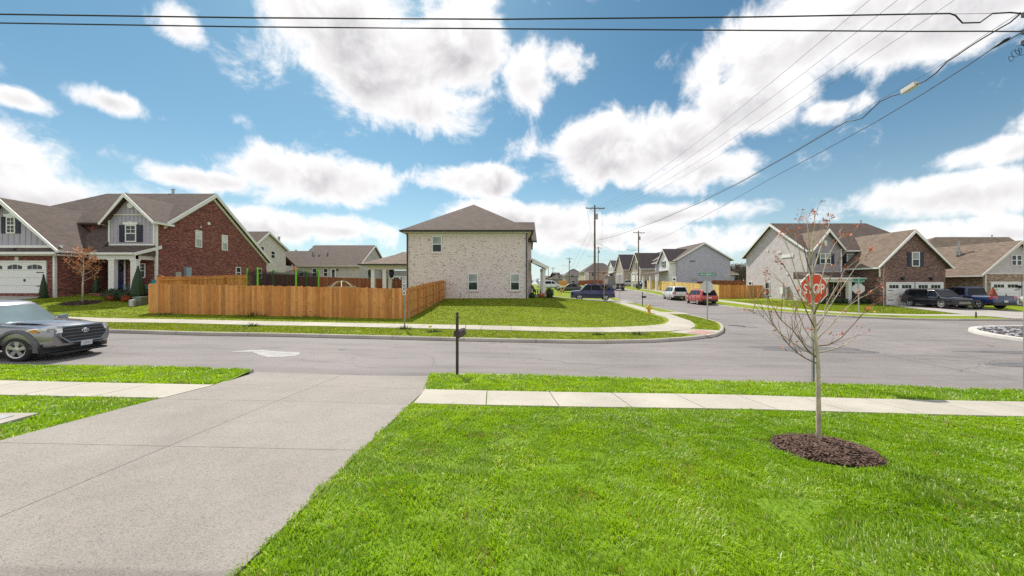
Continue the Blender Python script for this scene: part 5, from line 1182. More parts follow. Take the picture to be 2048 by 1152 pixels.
H.wall_g(XP(1156, 167), XP(1168, 167), 166.5, 169, ze - 3.2, ze - .8, ze + .9, 'y', M['white'], 'bay_wall'); H.gable(XP(1156, 167), XP(1168, 167), 166.5, 172, ze - .8, ze + .9, 'y', M['roofgrey'], trim=M['white'])
for a, b in ((1141, 552), (1159, 552), (1143, 565)): H.window(PLS(166.4 if a == 1159 else 168), XP(a, 168), ZP(b + 3, 168), 1.6, 1.4)
H, g, ze = end_house('far grey house with dark roof beside the white van', 1101, 1126, 192, 557, 545, M['sidinggrey'])
H.window(PLS(192), XP(1116, 192), ZP(558, 192), 1.2, 1.6)
end_house('far low house half hidden beyond the white van', 1086, 1103, 205, 561, 552, M['sidinglilac'])
end_house('far brown house between two hip-roofed houses down the street', 1117, 1136, 210, 558, 549, M['palebrick'])
# ------------------------------------------------------------------ plank fences
PLANK = {}
def plank_mesh(h, w, t, mat):
    key = (round(h, 2), w, mat.name)
    if key not in PLANK:
        me = bpy.data.meshes.new('plank')
        c = .03
        V = [(-w/2, -t/2, 0), (w/2, -t/2, 0), (w/2, t/2, 0), (-w/2, t/2, 0), (-w/2, -t/2, h - c), (w/2, -t/2, h - c), (w/2, t/2, h - c), (-w/2, t/2, h - c), (-w/2 + c, -t/2, h), (w/2 - c, -t/2, h), (w/2 - c, t/2, h), (-w/2 + c, t/2, h)]
        me.from_pydata(V, [], [(0,3,2,1),(0,1,5,4),(1,2,6,5),(2,3,7,6),(3,0,4,7),(4,5,9,8),(5,6,10,9),(6,7,11,10),(7,4,8,11),(8,9,10,11)]); me.materials.append(mat); PLANK[key] = me
    return PLANK[key]
def fence(label, a, b, za, zb_, mat, hgt=1.83, w=.138, single=True, posts=True, side=1, group=None, top=None):
    """Planks from a to b in plan; za/zb_ are the ground heights at the ends (straight run) unless top() gives the top line."""
    A, B = Vector(a), Vector(b); L = (B - A).length; n = max(1, int(L / (w + .004))); d = (B - A) / L; nrm = Vector((-d.y, d.x)) * side
    root = thing('plank_fence', label, 'fence', (a[0], a[1], za), 0, group); ang = math.atan2(d.y, d.x)
    joined = MB()
    for i in range(n):
        t = (i + .5) / n; p = A.lerp(B, t); g = za + (zb_ - za) * t + random.uniform(-.012, .012)
        h = hgt + random.choice((0, 0, 0, -.02, .02, -.035)) + random.uniform(-.01, .01)
        if top: h = top(t) - g
        if single:
            o = link('plank', plank_mesh(round(h / .02) * .02, w, .018, mat), root)
            o.location = (p.x - a[0] + nrm.x * random.uniform(-.003, .003), p.y - a[1] + nrm.y * random.uniform(-.004, .004), g - za); o.rotation_euler = (random.gauss(0, .004), random.gauss(0, .004), ang + random.gauss(0, .012))
        else:
            u = d * w / 2; v = nrm * .009; q = [p - u - v, p + u - v, p + u + v, p - u + v]
            joined.hexa([(k.x - a[0], k.y - a[1], g - za) for k in q] + [(k.x - a[0], k.y - a[1], g - za + h) for k in q])
    if not single: stuff(joined.build('planks', mat, root))
    for hz in (.3, .95, 1.6):
        m = MB(); c0 = A - nrm * .035; c1 = B - nrm * .035; v = nrm * .02
        m.hexa([(p.x - a[0], p.y - a[1], z) for p, z in ((c0 - v, hz), (c1 - v, zb_ - za + hz), (c1 + v, zb_ - za + hz), (c0 + v, hz))] + [(p.x - a[0], p.y - a[1], z + .085) for p, z in ((c0 - v, hz), (c1 - v, zb_ - za + hz), (c1 + v, zb_ - za + hz), (c0 + v, hz))])
        m.build('rail', mat, root)
    if posts:
        k = max(1, round(L / 2.4))
        for i in range(k + 1):
            p = A.lerp(B, i / k) - nrm * .11; g = (zb_ - za) * i / k
            MB().box(p.x - a[0] - .045, p.x - a[0] + .045, p.y - a[1] - .045, p.y - a[1] + .045, g - .3, g + hgt - .1).build('post', mat, root)
    return root
def gp(px, y, py): return ZP(py, y)
FZ = 21.8
fence('long cedar plank fence along the sidewalk, lower left of the pale brick house', (XP(297, FZ), FZ), (XP(813, FZ), FZ), ZP(628.5, FZ), ZP(638.5, FZ), M['wood'], hgt=1.82, side=-1)
x_ret = XP(813, FZ)
def rtop(t): return ZP(576.5, FZ) + (ZP(559.5, 33.8) - ZP(576.5, FZ)) * (t ** .82)
rf = fence('cedar plank fence and gate running back from the sidewalk to the pale house', (x_ret + .02, FZ + .08), (-6.22, 33.9), ZP(638.5, FZ), ZP(599, 33.8), M['wood'], side=1, top=rtop)
for yy in (29.4, 32.4):
    for k in (.25, .9, 1.55):
        xx = x_ret + (-6.22 - x_ret) * (yy - FZ) / 12; MB().box(.02, .05, yy - FZ - .12, yy - FZ + .12, gl(xx, yy) - ZP(638.5, FZ) + k - .04, gl(xx, yy) - ZP(638.5, FZ) + k + .06).build('gate_hinge', M['black'], rf)
# left return, seen over the long fence
fence('cedar fence running back beside the red brick house, above the long fence', (XP(313, 22.4), 22.4), (XP(500, 30.5), 30.5), ZP(553, 22.4) - 1.85, ZP(549, 30.5) - 1.85, M['wood'], side=1)
fence('short cedar fence panel joining the left corner to the red brick house', (XP(313, 22.5), 23.2), (XP(318, 27.9), 27.9), ZP(553, 22.4) - 1.85, ZP(549, 27.9) - 1.85, M['wood'], side=-1)
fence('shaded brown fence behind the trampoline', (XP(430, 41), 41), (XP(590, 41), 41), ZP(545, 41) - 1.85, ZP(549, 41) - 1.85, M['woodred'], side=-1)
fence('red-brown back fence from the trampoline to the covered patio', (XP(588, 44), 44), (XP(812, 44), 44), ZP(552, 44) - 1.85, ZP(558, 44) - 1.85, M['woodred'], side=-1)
# along the side street
fence('sunlit yellow plank fence along the side street behind the parked SUVs', (XP(1294, 79), 79), (27.0, 48.2), ZP(577.5, 79), ZP(598, 48.2), M['woodsunlit'], side=-1, hgt=1.85)
fence('brown plank fence between the yellow fence and the grey siding house', (27.05, 48.15), (XP(1533, 47), 47), ZP(598, 48.2), ZP(600, 47), M['wood'], side=-1, hgt=1.85)
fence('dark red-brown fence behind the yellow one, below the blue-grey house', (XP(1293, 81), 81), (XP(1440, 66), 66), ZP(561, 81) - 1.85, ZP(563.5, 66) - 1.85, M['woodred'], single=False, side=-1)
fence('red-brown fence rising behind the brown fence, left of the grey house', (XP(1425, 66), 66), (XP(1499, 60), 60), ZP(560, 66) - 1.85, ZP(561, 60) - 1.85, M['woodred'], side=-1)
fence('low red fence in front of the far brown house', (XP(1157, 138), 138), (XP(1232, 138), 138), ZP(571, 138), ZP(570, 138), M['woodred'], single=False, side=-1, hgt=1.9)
fence('small orange fence panel beside the white van', (XP(1118, 120), 120), (XP(1134, 120), 120), ZP(571, 120), ZP(571, 120), M['wood'], single=False, side=-1, hgt=1.5)
# ------------------------------------------------------------------ vehicles (local: +x forward, origin on the ground)
def paint(name, col, metal=.1, rough=.3):
    m, nt, b = nodes_of(name)
    n = vnoise(nt, 500, 2); n2 = vnoise(nt, 1.5, 3)
    c = ramp(nt, n, [(.35, c4(col, .9)), (.65, c4(col, 1.12))])
    c = mixc(nt, .3, c, ramp(nt, n2, [(.3, (.75, .73, .7)), (.7, (1., 1., 1.))]), 'MULTIPLY')
    nt.links.new(c, b.inputs['Base Color']); setp(b, Roughness=rough, Metallic=metal); b.inputs['Coat Weight'].default_value = .7; b.inputs['Coat Roughness'].default_value = .05
    return m
M['carglass'].node_tree.nodes['Principled BSDF'].inputs['Specular IOR Level'].default_value = .22
M['arch'] = pm('arch_liner_and_shade', (.012, .011, .011), .9, .3)
def ring_section(hw, zb, zt, crown, sh=.06):
    dz = zt - zb
    h = [(0, zb), (hw * .84, zb), (hw * .955, zb + .05), (hw * .985, zb + dz * .28), (hw, zb + dz * .55), (hw * .975, zt - sh - .03), (hw * .93, zt - sh * .35), (hw * .80, zt), (hw * .4, zt + crown), (0, zt + crown * 1.15)]
    return [(y, z) for y, z in h] + [(-y, z) for y, z in h[-2:0:-1]]
def loft(stations):
    mb = MB(); n = None
    for x, zb, zt, hw, cr in stations:
        s = ring_section(hw, zb, zt, cr); n = len(s); mb.v += [(x, y, z) for y, z in s]
    for i in range(len(stations) - 1):
        for k in range(n): mb.f.append((i * n + k, i * n + (k + 1) % n, (i + 1) * n + (k + 1) % n, (i + 1) * n + k)); mb.m.append(0)
    mb.f.append(tuple(range(n - 1, -1, -1))); mb.m.append(0); mb.f.append(tuple((len(stations) - 1) * n + k for k in range(n))); mb.m.append(0)
    return mb
def cut_arches(body, axles, half, r, z):
    """Cut wheel openings out of the body shell and keep the result as a plain mesh."""
    cut = MB()
    for ax in axles:
        for sg in (-1, 1): cut.lathe([(r, sg * (half - .28)), (r, sg * (half + .3))], 22, (ax, 0, z), axis='y')
    co = cut.build('cutter', M['arch'])
    md = body.modifiers.new('b', 'BOOLEAN'); md.operation = 'DIFFERENCE'; md.solver = 'EXACT'; md.object = co
    body.data.materials.append(M['arch'])
    try: md.material_mode = 'TRANSFER'
    except Exception: pass
    par = body.parent; pm_ = body.matrix_world.copy()
    dg = bpy.context.evaluated_depsgraph_get(); dg.update()
    me = bpy.data.meshes.new_from_object(body.evaluated_get(dg), preserve_all_data_layers=True, depsgraph=dg)
    body.modifiers.clear(); old = body.data; body.data = me; me.name = 'body'
    bpy.data.objects.remove(co, do_unlink=True); bpy.data.meshes.remove(old)
def wheel(parent, x, y, r, w, spokes=5, rim=None, steel=False):
    sg = 1 if y > 0 else -1
    t = MB().lathe([(r * .66, -w / 2 + .01), (r * .9, -w / 2), (r * .975, -w / 2 + .03), (r, -w / 4), (r, w / 4), (r * .975, w / 2 - .03), (r * .9, w / 2), (r * .66, w / 2 - .01)], 26, (0, 0, 0), axis='y', cap=False)
    t.lathe([(r * .67, -w * .1), (r * .67, w * .1)], 20, (0, 0, 0), axis='y')
    o = t.build('wheel', M['rubber'], parent, smooth=True); o.location = (x, y, r)
    m = MB(); f = w / 2
    def q(pts, n0, n1): m.ppoly((0, 0, 1, 0, 0, sg), pts, n0, n1)
    k = 24
    m.lathe([(r * .68, sg * (f - .06)), (r * .68, sg * (f - .004)), (r * .60, sg * (f - .015)), (r * .58, sg * (f - .07))], 26, axis='y', cap=False)
    for i in range(spokes):
        a = 2 * math.pi * i / spokes + .3; d = (math.cos(a), math.sin(a)); e = (-d[1], d[0]); s0, s1 = (.10, .16) if steel else (.07, .12)
        q([(d[0] * r * .1 + e[0] * r * s0, d[1] * r * .1 + e[1] * r * s0), (d[0] * r * .62 + e[0] * r * s1, d[1] * r * .62 + e[1] * r * s1), (d[0] * r * .62 - e[0] * r * s1, d[1] * r * .62 - e[1] * r * s1), (d[0] * r * .1 - e[0] * r * s0, d[1] * r * .1 - e[1] * r * s0)], f - .05, f - .02)
    m.lathe([(r * .19, sg * (f - .06)), (r * .19, sg * (f - .01)), (r * .1, sg * (f - .003))], 14, axis='y')
    m.build('rim', rim or M['alloy'], o)
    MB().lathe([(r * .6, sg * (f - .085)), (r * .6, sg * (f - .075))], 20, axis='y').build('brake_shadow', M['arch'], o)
    return o
def greenhouse(parent, x_cf, x_rf, x_rr, x_cr, zb, zr, wb, wr, mat, glass, side_panes, name='cabin', rear_glass=True):
    """Cabin: belt from x_cr (rear) to x_cf (cowl), roof from x_rr to x_rf; glass panels stand 5 mm proud."""
    def level(z):
        t = (z - zb) / (zr - zb); return x_cf + (x_rf - x_cf) * t, x_cr + (x_rr - x_cr) * t, wb + (wr - wb) * t
    mb = MB(); zs = [zb - .08, zr - .10, zr - .035, zr]; ins = [0, 0, .05, .22]; rows = []
    for z, i_ in zip(zs, ins):
        xf, xr, w = level(min(z, zr - .08)); xf -= i_; xr += i_; w -= i_ * .8; c = .10
        pts = [(xf, w - c * 1.4), (xf - c * .8, w - .02), (xf - c * 2.2, w), (xr + c * 2.2, w), (xr + c * .8, w - .02), (xr, w - c * 1.4)]
        rows.append([(x, y, z) for x, y in pts] + [(x, -y, z) for x, y in reversed(pts)])
    n = len(rows[0])
    for r_ in rows: mb.v += r_
    for i in range(len(rows) - 1):
        for k in range(n): mb.f.append((i * n + k, i * n + (k + 1) % n, (i + 1) * n + (k + 1) % n, (i + 1) * n + k)); mb.m.append(0)
    mb.f.append(tuple(range((len(rows) - 1) * n, len(rows) * n))); mb.m.append(0)
    cab = smooth_by_angle(mb.build(name, mat, parent), 40)
    def sp(x, z, sg, o): return (x, sg * (level(z)[2] + o), z)
    for sg in (-1, 1):
        for pane in side_panes:
            V = [sp(x, z, sg, .006) for x, z in pane]; m = MB(); m.add(V, [tuple(range(len(V)))])
            m.add([(x, y - sg * .03, z) for x, y, z in V], []); k = len(V)
            for i in range(k): m.f.append((i, (i + 1) % k, k + (i + 1) % k, k + i)); m.m.append(0)
            m.build('side_window', glass, cab)
    def fb(z, front, o):
        xf, xr, w = level(z); return ((xf + o) if front else (xr - o)), w
    for front, nm in ((True, 'windscreen'), (False, 'rear_window')):
        if not front and not rear_glass: continue
        z0, z1 = zb + .02, zr - .12; V = []
        for z in (z0, z1):
            x, w = fb(z, front, .007); c = .11
            V += [(x, -(w - c * 1.15), z), (x, -(w - .5), z), (x, w - .5, z), (x, w - c * 1.15, z)]
        m = MB().add(V, [(0, 1, 5, 4), (1, 2, 6, 5), (2, 3, 7, 6)]); m.build(nm, glass, cab, fix=True)
    return cab
def plate(parent, x, y, z, rz=0, w=.31, h=.155):
    MB().box(x - .008, x + .008, y - w / 2, y + w / 2, z, z + h).build('licence_plate', M['plate'], parent)
M['plate'] = pm('licence_plate', (.55, .56, .58), .5, .15, 14)
def mirror(parent, x, y, z, mat):
    sg = 1 if y > 0 else -1
    MB().hexa([(x - .08, y, z - .06), (x + .06, y, z - .06), (x + .06, y + sg * .2, z - .07), (x - .08, y + sg * .2, z - .07), (x - .08, y, z + .05), (x + .03, y, z + .05), (x + .03, y + sg * .2, z + .09), (x - .08, y + sg * .2, z + .09)]).build('mirror', mat, parent)
def car(name, label, loc, rz, col, kind='suv', L=4.75, Wd=1.9, H=1.72, wr=.37, cat=None, group='vehicles parked along the streets', trim=None, spokes=5):
    root = thing(name, label, cat or ('car' if kind != 'pickup' else 'pickup truck'), (loc[0], loc[1], loc[2]), rz, group)
    k = L / 4.75; hw = Wd / 2; P = paint('paint_' + '_'.join(label.split()[:3]).replace('-', '_'), col)
    if kind == 'suv':
        belt = H * .60
        st = [(-2.37, .48, belt * .86, hw * .84, .01), (-2.33, .38, belt * .97, hw * .93, .01), (-2.1, .32, belt, hw * .985, .01), (-1, .28, belt, hw, .01), (.2, .27, belt, hw, .01), (1.0, .27, belt, hw, .01), (1.3, .27, belt - .005, hw * .99, .02), (1.8, .28, belt - .04, hw * .975, .05), (2.1, .30, belt - .075, hw * .945, .055), (2.28, .33, belt - .12, hw * .89, .045), (2.37, .40, belt - .22, hw * .80, .02)]
        g = (1.38, .70, -2.05, -2.33); fa, ra = 1.42, -1.38
        panes = [[(1.15, belt + .04), (.18, belt + .04), (.18, H - .12), (.68, H - .12)], [(.12, belt + .04), (-.85, belt + .04), (-.85, H - .12), (.12, H - .12)], [(-.93, belt + .05), (-1.85, belt + .09), (-1.72, H - .14), (-.93, H - .12)]]
    elif kind == 'van':
        belt = H * .58
        st = [(-2.37, .45, belt * .9, hw * .9, .01), (-2.3, .32, belt, hw * .97, .01), (-1, .25, belt, hw, .01), (.6, .25, belt, hw, .01), (1.3, .25, belt - .04, hw * .98, .03), (1.9, .27, belt - .2, hw * .93, .05), (2.25, .3, belt - .34, hw * .83, .04), (2.37, .4, belt - .46, hw * .7, .02)]
        g = (1.5, .55, -2.15, -2.33); fa, ra = 1.45, -1.4
        panes = [[(1.15, belt + .05), (.25, belt + .05), (.25, H - .13), (.52, H - .13)], [(.18, belt + .05), (-1.0, belt + .05), (-1.0, H - .13), (.18, H - .13)], [(-1.08, belt + .05), (-2.05, belt + .08), (-1.95, H - .14), (-1.08, H - .13)]]
    elif kind == 'sedan':
        belt = H * .62
        st = [(-2.37, .45, belt * .92, hw * .82, .01), (-2.3, .33, belt * 1.0, hw * .93, .02), (-1.6, .27, belt, hw, .02), (0, .24, belt, hw, .01), (1.0, .24, belt - .02, hw, .02), (1.7, .25, belt - .08, hw * .97, .05), (2.15, .28, belt - .2, hw * .9, .05), (2.33, .33, belt - .32, hw * .78, .03), (2.38, .4, belt - .38, hw * .7, .02)]
        g = (1.15, .3, -.95, -1.75); fa, ra = 1.42, -1.38
        panes = [[(.85, belt + .03), (.0, belt + .03), (.0, H - .11), (.27, H - .11)], [(-.06, belt + .03), (-1.0, belt + .03), (-.85, H - .12), (-.06, H - .11)]]
    else:   # pickup
        belt = H * .62
        st = [(-2.37, .55, belt * .88, hw * .92, .0), (-2.33, .5, belt * .97, hw * .97, .0), (-1.4, .45, belt * .97, hw, .0), (-.7, .42, belt * .97, hw, .0), (-.6, .42, belt, hw, .0), (1.0, .42, belt, hw, .02), (1.3, .42, belt - .01, hw * .99, .03), (1.9, .42, belt - .05, hw * .98, .04), (2.2, .42, belt - .1, hw * .94, .04), (2.34, .46, belt - .22, hw * .86, .02)]
        g = (.95, .35, -.68, -.8); fa, ra = 1.5, -1.45
        panes = [[(.78, belt + .04), (.12, belt + .04), (.12, H - .12), (.34, H - .12)], [(.06, belt + .04), (-.62, belt + .04), (-.58, H - .12), (.06, H - .12)]]
    st = [(x * k, a, b, c, d) for x, a, b, c, d in st]; fa *= k; ra *= k
    body = loft(st).build('body', P, root); cut_arches(body, (fa, ra), hw, wr + .06, wr); smooth_by_angle(body, 32)
    gb = [v * k for v in g]; panes = [[(x * k, z) for x, z in p] for p in panes]
    greenhouse(root, gb[0], gb[1], gb[2], gb[3], belt, H, hw * .93, hw * .74, P, M['carglass'], panes)
    for ax in (fa, ra):
        for sg in (-1, 1): wheel(root, ax, sg * (hw - .12), wr, .23, spokes)
    xf = L / 2; xb = -L / 2
    for sg in (-1, 1):
        MB().hexa([(xf - .30, sg * hw * .66, belt - .40), (xf - .34, sg * hw * .93, belt - .36), (xf - .30, sg * hw * .90, belt - .24), (xf - .24, sg * hw * .62, belt - .27), (xf - .08, sg * hw * .58, belt - .42), (xf - .26, sg * hw * .915, belt - .38), (xf - .27, sg * hw * .89, belt - .25), (xf - .12, sg * hw * .56, belt - .33)]).build('headlight', M['lamp'], root)
        MB().hexa([(xb + .03, sg * hw * .62, belt - .30), (xb + .22, sg * hw * .985, belt - .30), (xb + .20, sg * hw * .965, belt - .04), (xb + .04, sg * hw * .62, belt - .06), (xb - .012, sg * hw * .62, belt - .29), (xb + .02, sg * hw * .95, belt - .29), (xb + .03, sg * hw * .93, belt - .05), (xb - .0, sg * hw * .62, belt - .06)]).build('tail_light', M['redlamp'], root)
        mirror(root, gb[0] - .25, sg * hw * .95, belt + .06, P)
        for hx in ((.25, -.75) if kind != 'pickup' else (.25, -.5)): MB().box(hx * k - .1, hx * k + .08, sg * hw * .985 - .02, sg * hw * .985 + .02, belt - .12, belt - .085).build('door_handle', trim or P, root)
        dm = MB()
        for dx in ((1.02, .15, -.92) if kind != 'pickup' else (1.0, .1, -.68)): dm.box(dx * k - .006, dx * k + .006, sg * hw * 1.0 - .012, sg * hw * 1.0 + .004, .42, belt - .06)
        dm.build('door_seam', M['black'], root)
        MB().box(ra + wr + .12, fa - wr - .12, sg * hw * .95 - .03, sg * hw * .95 + .03, .27, .36).build('sill', M['plastic'], root)
    zg = belt - .46
    gm = MB().box(xf - .2, xf - .005, -hw * .5, hw * .5, zg - .12, zg + .1); gm.build('grille', M['black'], root)
    cm = MB()
    for i in range(3): cm.box(xf - .1, xf + .012, -hw * .48, hw * .48, zg - .08 + i * .065, zg - .055 + i * .065)
    cm.build('grille_bar', M['chrome'], root)
    MB().box(xf - .25, xf - .0, -hw * .78, hw * .78, .30, .42).build('front_bumper', M['plastic'], root); MB().box(xb - .02, xb + .25, -hw * .86, hw * .86, .36, .56).build('rear_bumper', trim or M['plastic'], root)
    plate(root, xb - .03, 0, .60 if kind == 'pickup' else .72)
    if kind == 'pickup': MB().box(xb + .12, -.9 * k, -hw * .78, hw * .78, belt * .97 - .02, belt * .97 + .006).build('bed_recess_shade', M['arch'], root)  # dark plate on the solid bed paints the shade of its recess
    if kind == 'suv':
        rr = MB()
        for sg in (-1, 1): rr.tube([(.2 * k, sg * hw * .66, H + .0), (.1 * k, sg * hw * .66, H + .05), (-1.7 * k, sg * hw * .66, H + .04), (-1.8 * k, sg * hw * .66, H - .01)], .018)
        rr.build('roof_rail', M['black'], root)
    return root

# --- the grey pickup in front
def hero_truck():
    x_front, y_c = -12.72, 10.95
    rz = R(4); L = 5.39; hw = .945
    cx, cy = x_front - L / 2, y_c
    root = thing('pickup_truck', 'grey-brown pickup truck driving in on the left, cut by the frame edge', 'pickup truck', (cx, cy, gh(cx + 1.8, cy)), rz)
    sx = (gh(cx + 1.77, cy) - gh(cx - 1.47, cy)) / 3.24; root.rotation_euler = (0, -math.atan(sx), rz); root.location.z = (gh(cx + 1.77, cy) + gh(cx - 1.47, cy)) / 2; root.scale = (.97, .97, .905)
    P = paint('grey_brown_metallic', (.29, .28, .30), .5, .2)
    st = [(-2.69, .62, 1.00, .88, 0), (-2.64, .56, 1.13, .91, 0), (-1.6, .50, 1.14, .935, 0), (-.75, .46, 1.14, .935, 0), (-.65, .45, 1.13, .935, .01), (.7, .45, 1.12, .935, .01), (1.0, .45, 1.12, .93, .03), (1.3, .46, 1.115, .935, .06), (1.75, .47, 1.10, .94, .08), (2.15, .42, 1.075, .935, .085), (2.40, .40, 1.045, .905, .075), (2.53, .42, 1.01, .85, .05), (2.58, .46, .95, .80, .02)]
    body = loft(st).build('body', P, root); cut_arches(body, (1.765, -1.47), hw, .50, .40); smooth_by_angle(body, 30)
    z0 = 1.12; H = 1.79
    panes = [[(.78, z0 + .04), (.05, z0 + .04), (.05, H - .13), (.33, H - .13)], [(-.02, z0 + .04), (-.72, z0 + .04), (-.64, H - .14), (-.02, H - .13)]]
    greenhouse(root, 1.12, .40, -.78, -.88, z0, H, .86, .70, P, M['screen'], panes)
    for ax in (1.765, -1.47):
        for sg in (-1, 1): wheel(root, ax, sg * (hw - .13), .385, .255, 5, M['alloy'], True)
    # flares round the arches
    for ax in (1.765, -1.47):
        for sg in (-1, 1):
            m = MB(); n = 15; pts = []
            for i in range(n):
                a = math.pi * (-.06 + 1.12 * i / (n - 1)); pts.append((math.cos(a), math.sin(a)))
            V = []
            for c, s_ in pts:
                for rr, yy in ((.488, hw - .05), (.488, hw + .035), (.53, hw + .04), (.59, hw - .012), (.59, hw - .05)): V.append((ax + c * rr, sg * yy, .40 + s_ * rr))
            Fc = [(i * 5 + j, i * 5 + (j + 1) % 5, (i + 1) * 5 + (j + 1) % 5, (i + 1) * 5 + j) for i in range(n - 1) for j in range(5)] + [(0, 1, 2, 3, 4), tuple((n - 1) * 5 + j for j in range(5))]
            smooth_by_angle(m.add(V, Fc).build('fender_flare', M['flare'], root), 50)
    # hood bulge
    hb = MB(); S = [(1.12, 1.165, .70), (1.5, 1.20, .68), (1.95, 1.185, .64), (2.3, 1.13, .58), (2.47, 1.075, .52)]; V = []
    for x, z, w in S: V += [(x, -w, z - .035), (x, -w * .82, z), (x, 0, z + .015), (x, w * .82, z), (x, w, z - .035)]
    hb.add(V, [(i * 5 + j, i * 5 + j + 1, (i + 1) * 5 + j + 1, (i + 1) * 5 + j) for i in range(len(S) - 1) for j in range(4)]); smooth_by_angle(hb.build('hood', P, root), 40)
    # nose: surround, grille, bars, emblem
    xf = 2.58
    def hexg(w0, w1, w2, za, zm, zt): return [(-w0, za), (w0, za), (w1, zm), (w2, zt), (-w2, zt), (-w1, zm)]
    def front(poly, x0, x1, nm, mat, lean=.0):
        k = len(poly); V = [(x0 - lean * (z - .8), y, z) for y, z in poly] + [(x1 - lean * (z - .8), y, z) for y, z in poly]
        return MB().add(V, [tuple(range(k)), tuple(range(2 * k - 1, k - 1, -1))] + [(i, (i + 1) % k, k + (i + 1) % k, k + i) for i in range(k)]).build(nm, mat, root)
    front(hexg(.46, .68, .58, .54, .78, 1.07), 2.42, xf + .055, 'grille_surround', P, .22)
    front(hexg(.43, .635, .535, .575, .78, 1.035), 2.5, xf + .062, 'grille', M['black'], .22)
    for i, (z, w) in enumerate(((.65, .48), (.75, .59), (.86, .58), (.96, .54))): front([(-w, z - .012), (w, z - .012), (w, z + .014), (-w, z + .014)], xf, xf + .078, 'grille_bar', M['flare'], .22)
    em = MB()
    for a, b, oz, n in ((.095, .064, 0, 20), (.030, .060, .002, 14), (.068, .030, .026, 16)):
        em.tube([(xf + .085 - .22 * .07, a * math.cos(t), .885 + oz + b * math.sin(t)) for t in np.linspace(0, 2 * math.pi, n + 1)], .0095, 5)
    em.build('emblem', M['chrome'], root)
    for sg in (-1, 1):
        V = [(xf + .055, sg * .60, .885), (2.57, sg * .75, .855), (2.37, sg * .925, .875), (2.15, sg * .965, .935), (2.15, sg * .965, .99), (2.36, sg * .93, 1.03), (2.54, sg * .78, 1.035), (xf + .03, sg * .60, 1.02)]
        cen = (2.2, sg * .55, .93); m = MB().add(V + [(v[0] - .22, v[1] * .93, v[2]) for v in V], [tuple(range(8)), tuple(range(15, 7, -1))] + [(i, (i + 1) % 8, 8 + (i + 1) % 8, 8 + i) for i in range(8)])
        h = m.build('headlight', M['lamp'], root)
        V = [(2.35, sg * .935, .885), (2.135, sg * .972, .94), (2.135, sg * .972, .985), (2.27, sg * .955, 1.008)]
        MB().add(V + [(v[0] - .02, v[1] * .985, v[2]) for v in V], [(0, 1, 2, 3), (7, 6, 5, 4), (0, 1, 5, 4), (1, 2, 6, 5), (2, 3, 7, 6), (3, 0, 4, 7)]).build('indicator', M['amber'], h)
        MB().add([(xf + .03, sg * .50, .60), (2.50, sg * .80, .615), (2.40, sg * .90, .64), (2.40, sg * .90, .76), (2.50, sg * .80, .775), (xf + .02, sg * .56, .76)] + [(xf - .1, sg * .50, .60), (2.38, sg * .80, .615), (2.3, sg * .86, .64), (2.3, sg * .86, .76), (2.38, sg * .80, .775), (xf - .1, sg * .56, .76)], [tuple(range(6)), tuple(range(11, 5, -1))] + [(i, (i + 1) % 6, 6 + (i + 1) % 6, 6 + i) for i in range(6)]).build('fog_light_recess', M['plastic'], root)
        mirror(root, .92, sg * .93, 1.20, P if sg > 0 else M['plastic'])
        for hx in (.12, -.62): MB().box(hx - .1, hx + .08, sg * .935 - .02, sg * .935 + .03, .98, 1.015).build('door_handle', P, root)
        dm = MB()
        for dx in (.95, .02, -.8): dm.box(dx - .006, dx + .006, sg * .938 - .015, sg * .938 + .004, .5, 1.08)
        dm.build('door_seam', M['black'], root)
        MB().hexa([(-2.71, sg * .72, .72), (-2.5, sg * .95, .72), (-2.5, sg * .94, 1.06), (-2.71, sg * .72, 1.06), (-2.73, sg * .72, .73), (-2.66, sg * .93, .73), (-2.66, sg * .92, 1.05), (-2.73, sg * .72, 1.05)]).build('tail_light', M['redlamp'], root)
    bump_ = [(-.90, .27), (.90, .27), (.95, .40), (.93, .53), (.5, .545), (.42, .575), (-.42, .575), (-.5, .545), (-.93, .53), (-.95, .40)]
    k = len(bump_); V = []
    for dx in (.0, .3): V += [(xf + .10 - dx - .30 * (abs(y) / .95) ** 3, y, z) for y, z in bump_]
    MB().add(V, [tuple(range(k)), tuple(range(2 * k - 1, k - 1, -1))] + [(i, (i + 1) % k, k + (i + 1) % k, k + i) for i in range(k)]).build('front_bumper', M['plastic'], root)
    MB().box(xf - .35, xf + .02, -.72, .72, .20, .268).build('skid_plate', M['plastic'], root)
    p = MB().box(xf + .108, xf + .122, -.16, .16, .40, .56).build('licence_plate', M['plate'], root); MB().box(xf + .1225, xf + .125, -.07, .07, .465, .495).build('plate_mark', M['utilblue'], p)
    MB().box(-2.78, -2.5, -.9, .9, .5, .66).build('rear_bumper', M['chrome'], root); MB().box(-2.55, -.95, -.76, .76, 1.12, 1.148).build('bed_recess_shade', M['arch'], root)  # bed has no hollow; a dark plate paints its shaded recess
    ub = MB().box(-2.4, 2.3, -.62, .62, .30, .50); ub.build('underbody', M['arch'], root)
M['screen'] = glass_mat('windscreen_sky_tint', (.12, .19, .21), .03); M['screen'].node_tree.nodes['Principled BSDF'].inputs['Specular IOR Level'].default_value = .9  # teal base colour stands in for sky reflected in the glass
M['flare'] = pm('grey_plastic_flare', (.10, .098, .11), .45, .12)
hero_truck()
def on(x, y, off=0): return (x, y, gh(x, y) + off)
def cpx(px, Y, off=0): x = XP(px, Y); return (x, Y, gh(x, Y) + off)
car('parked_car', 'white SUV parked behind the red one along the yellow fence', cpx(1349, 50.5), R(84), (.62, .62, .61), 'suv', 4.95, 1.98, 1.80)
car('parked_car', 'red-orange SUV parked at the kerb beside the corner stop sign', cpx(1401, 42.3), R(86), (.42, .022, .010), 'suv', 4.7, 1.9, 1.68)
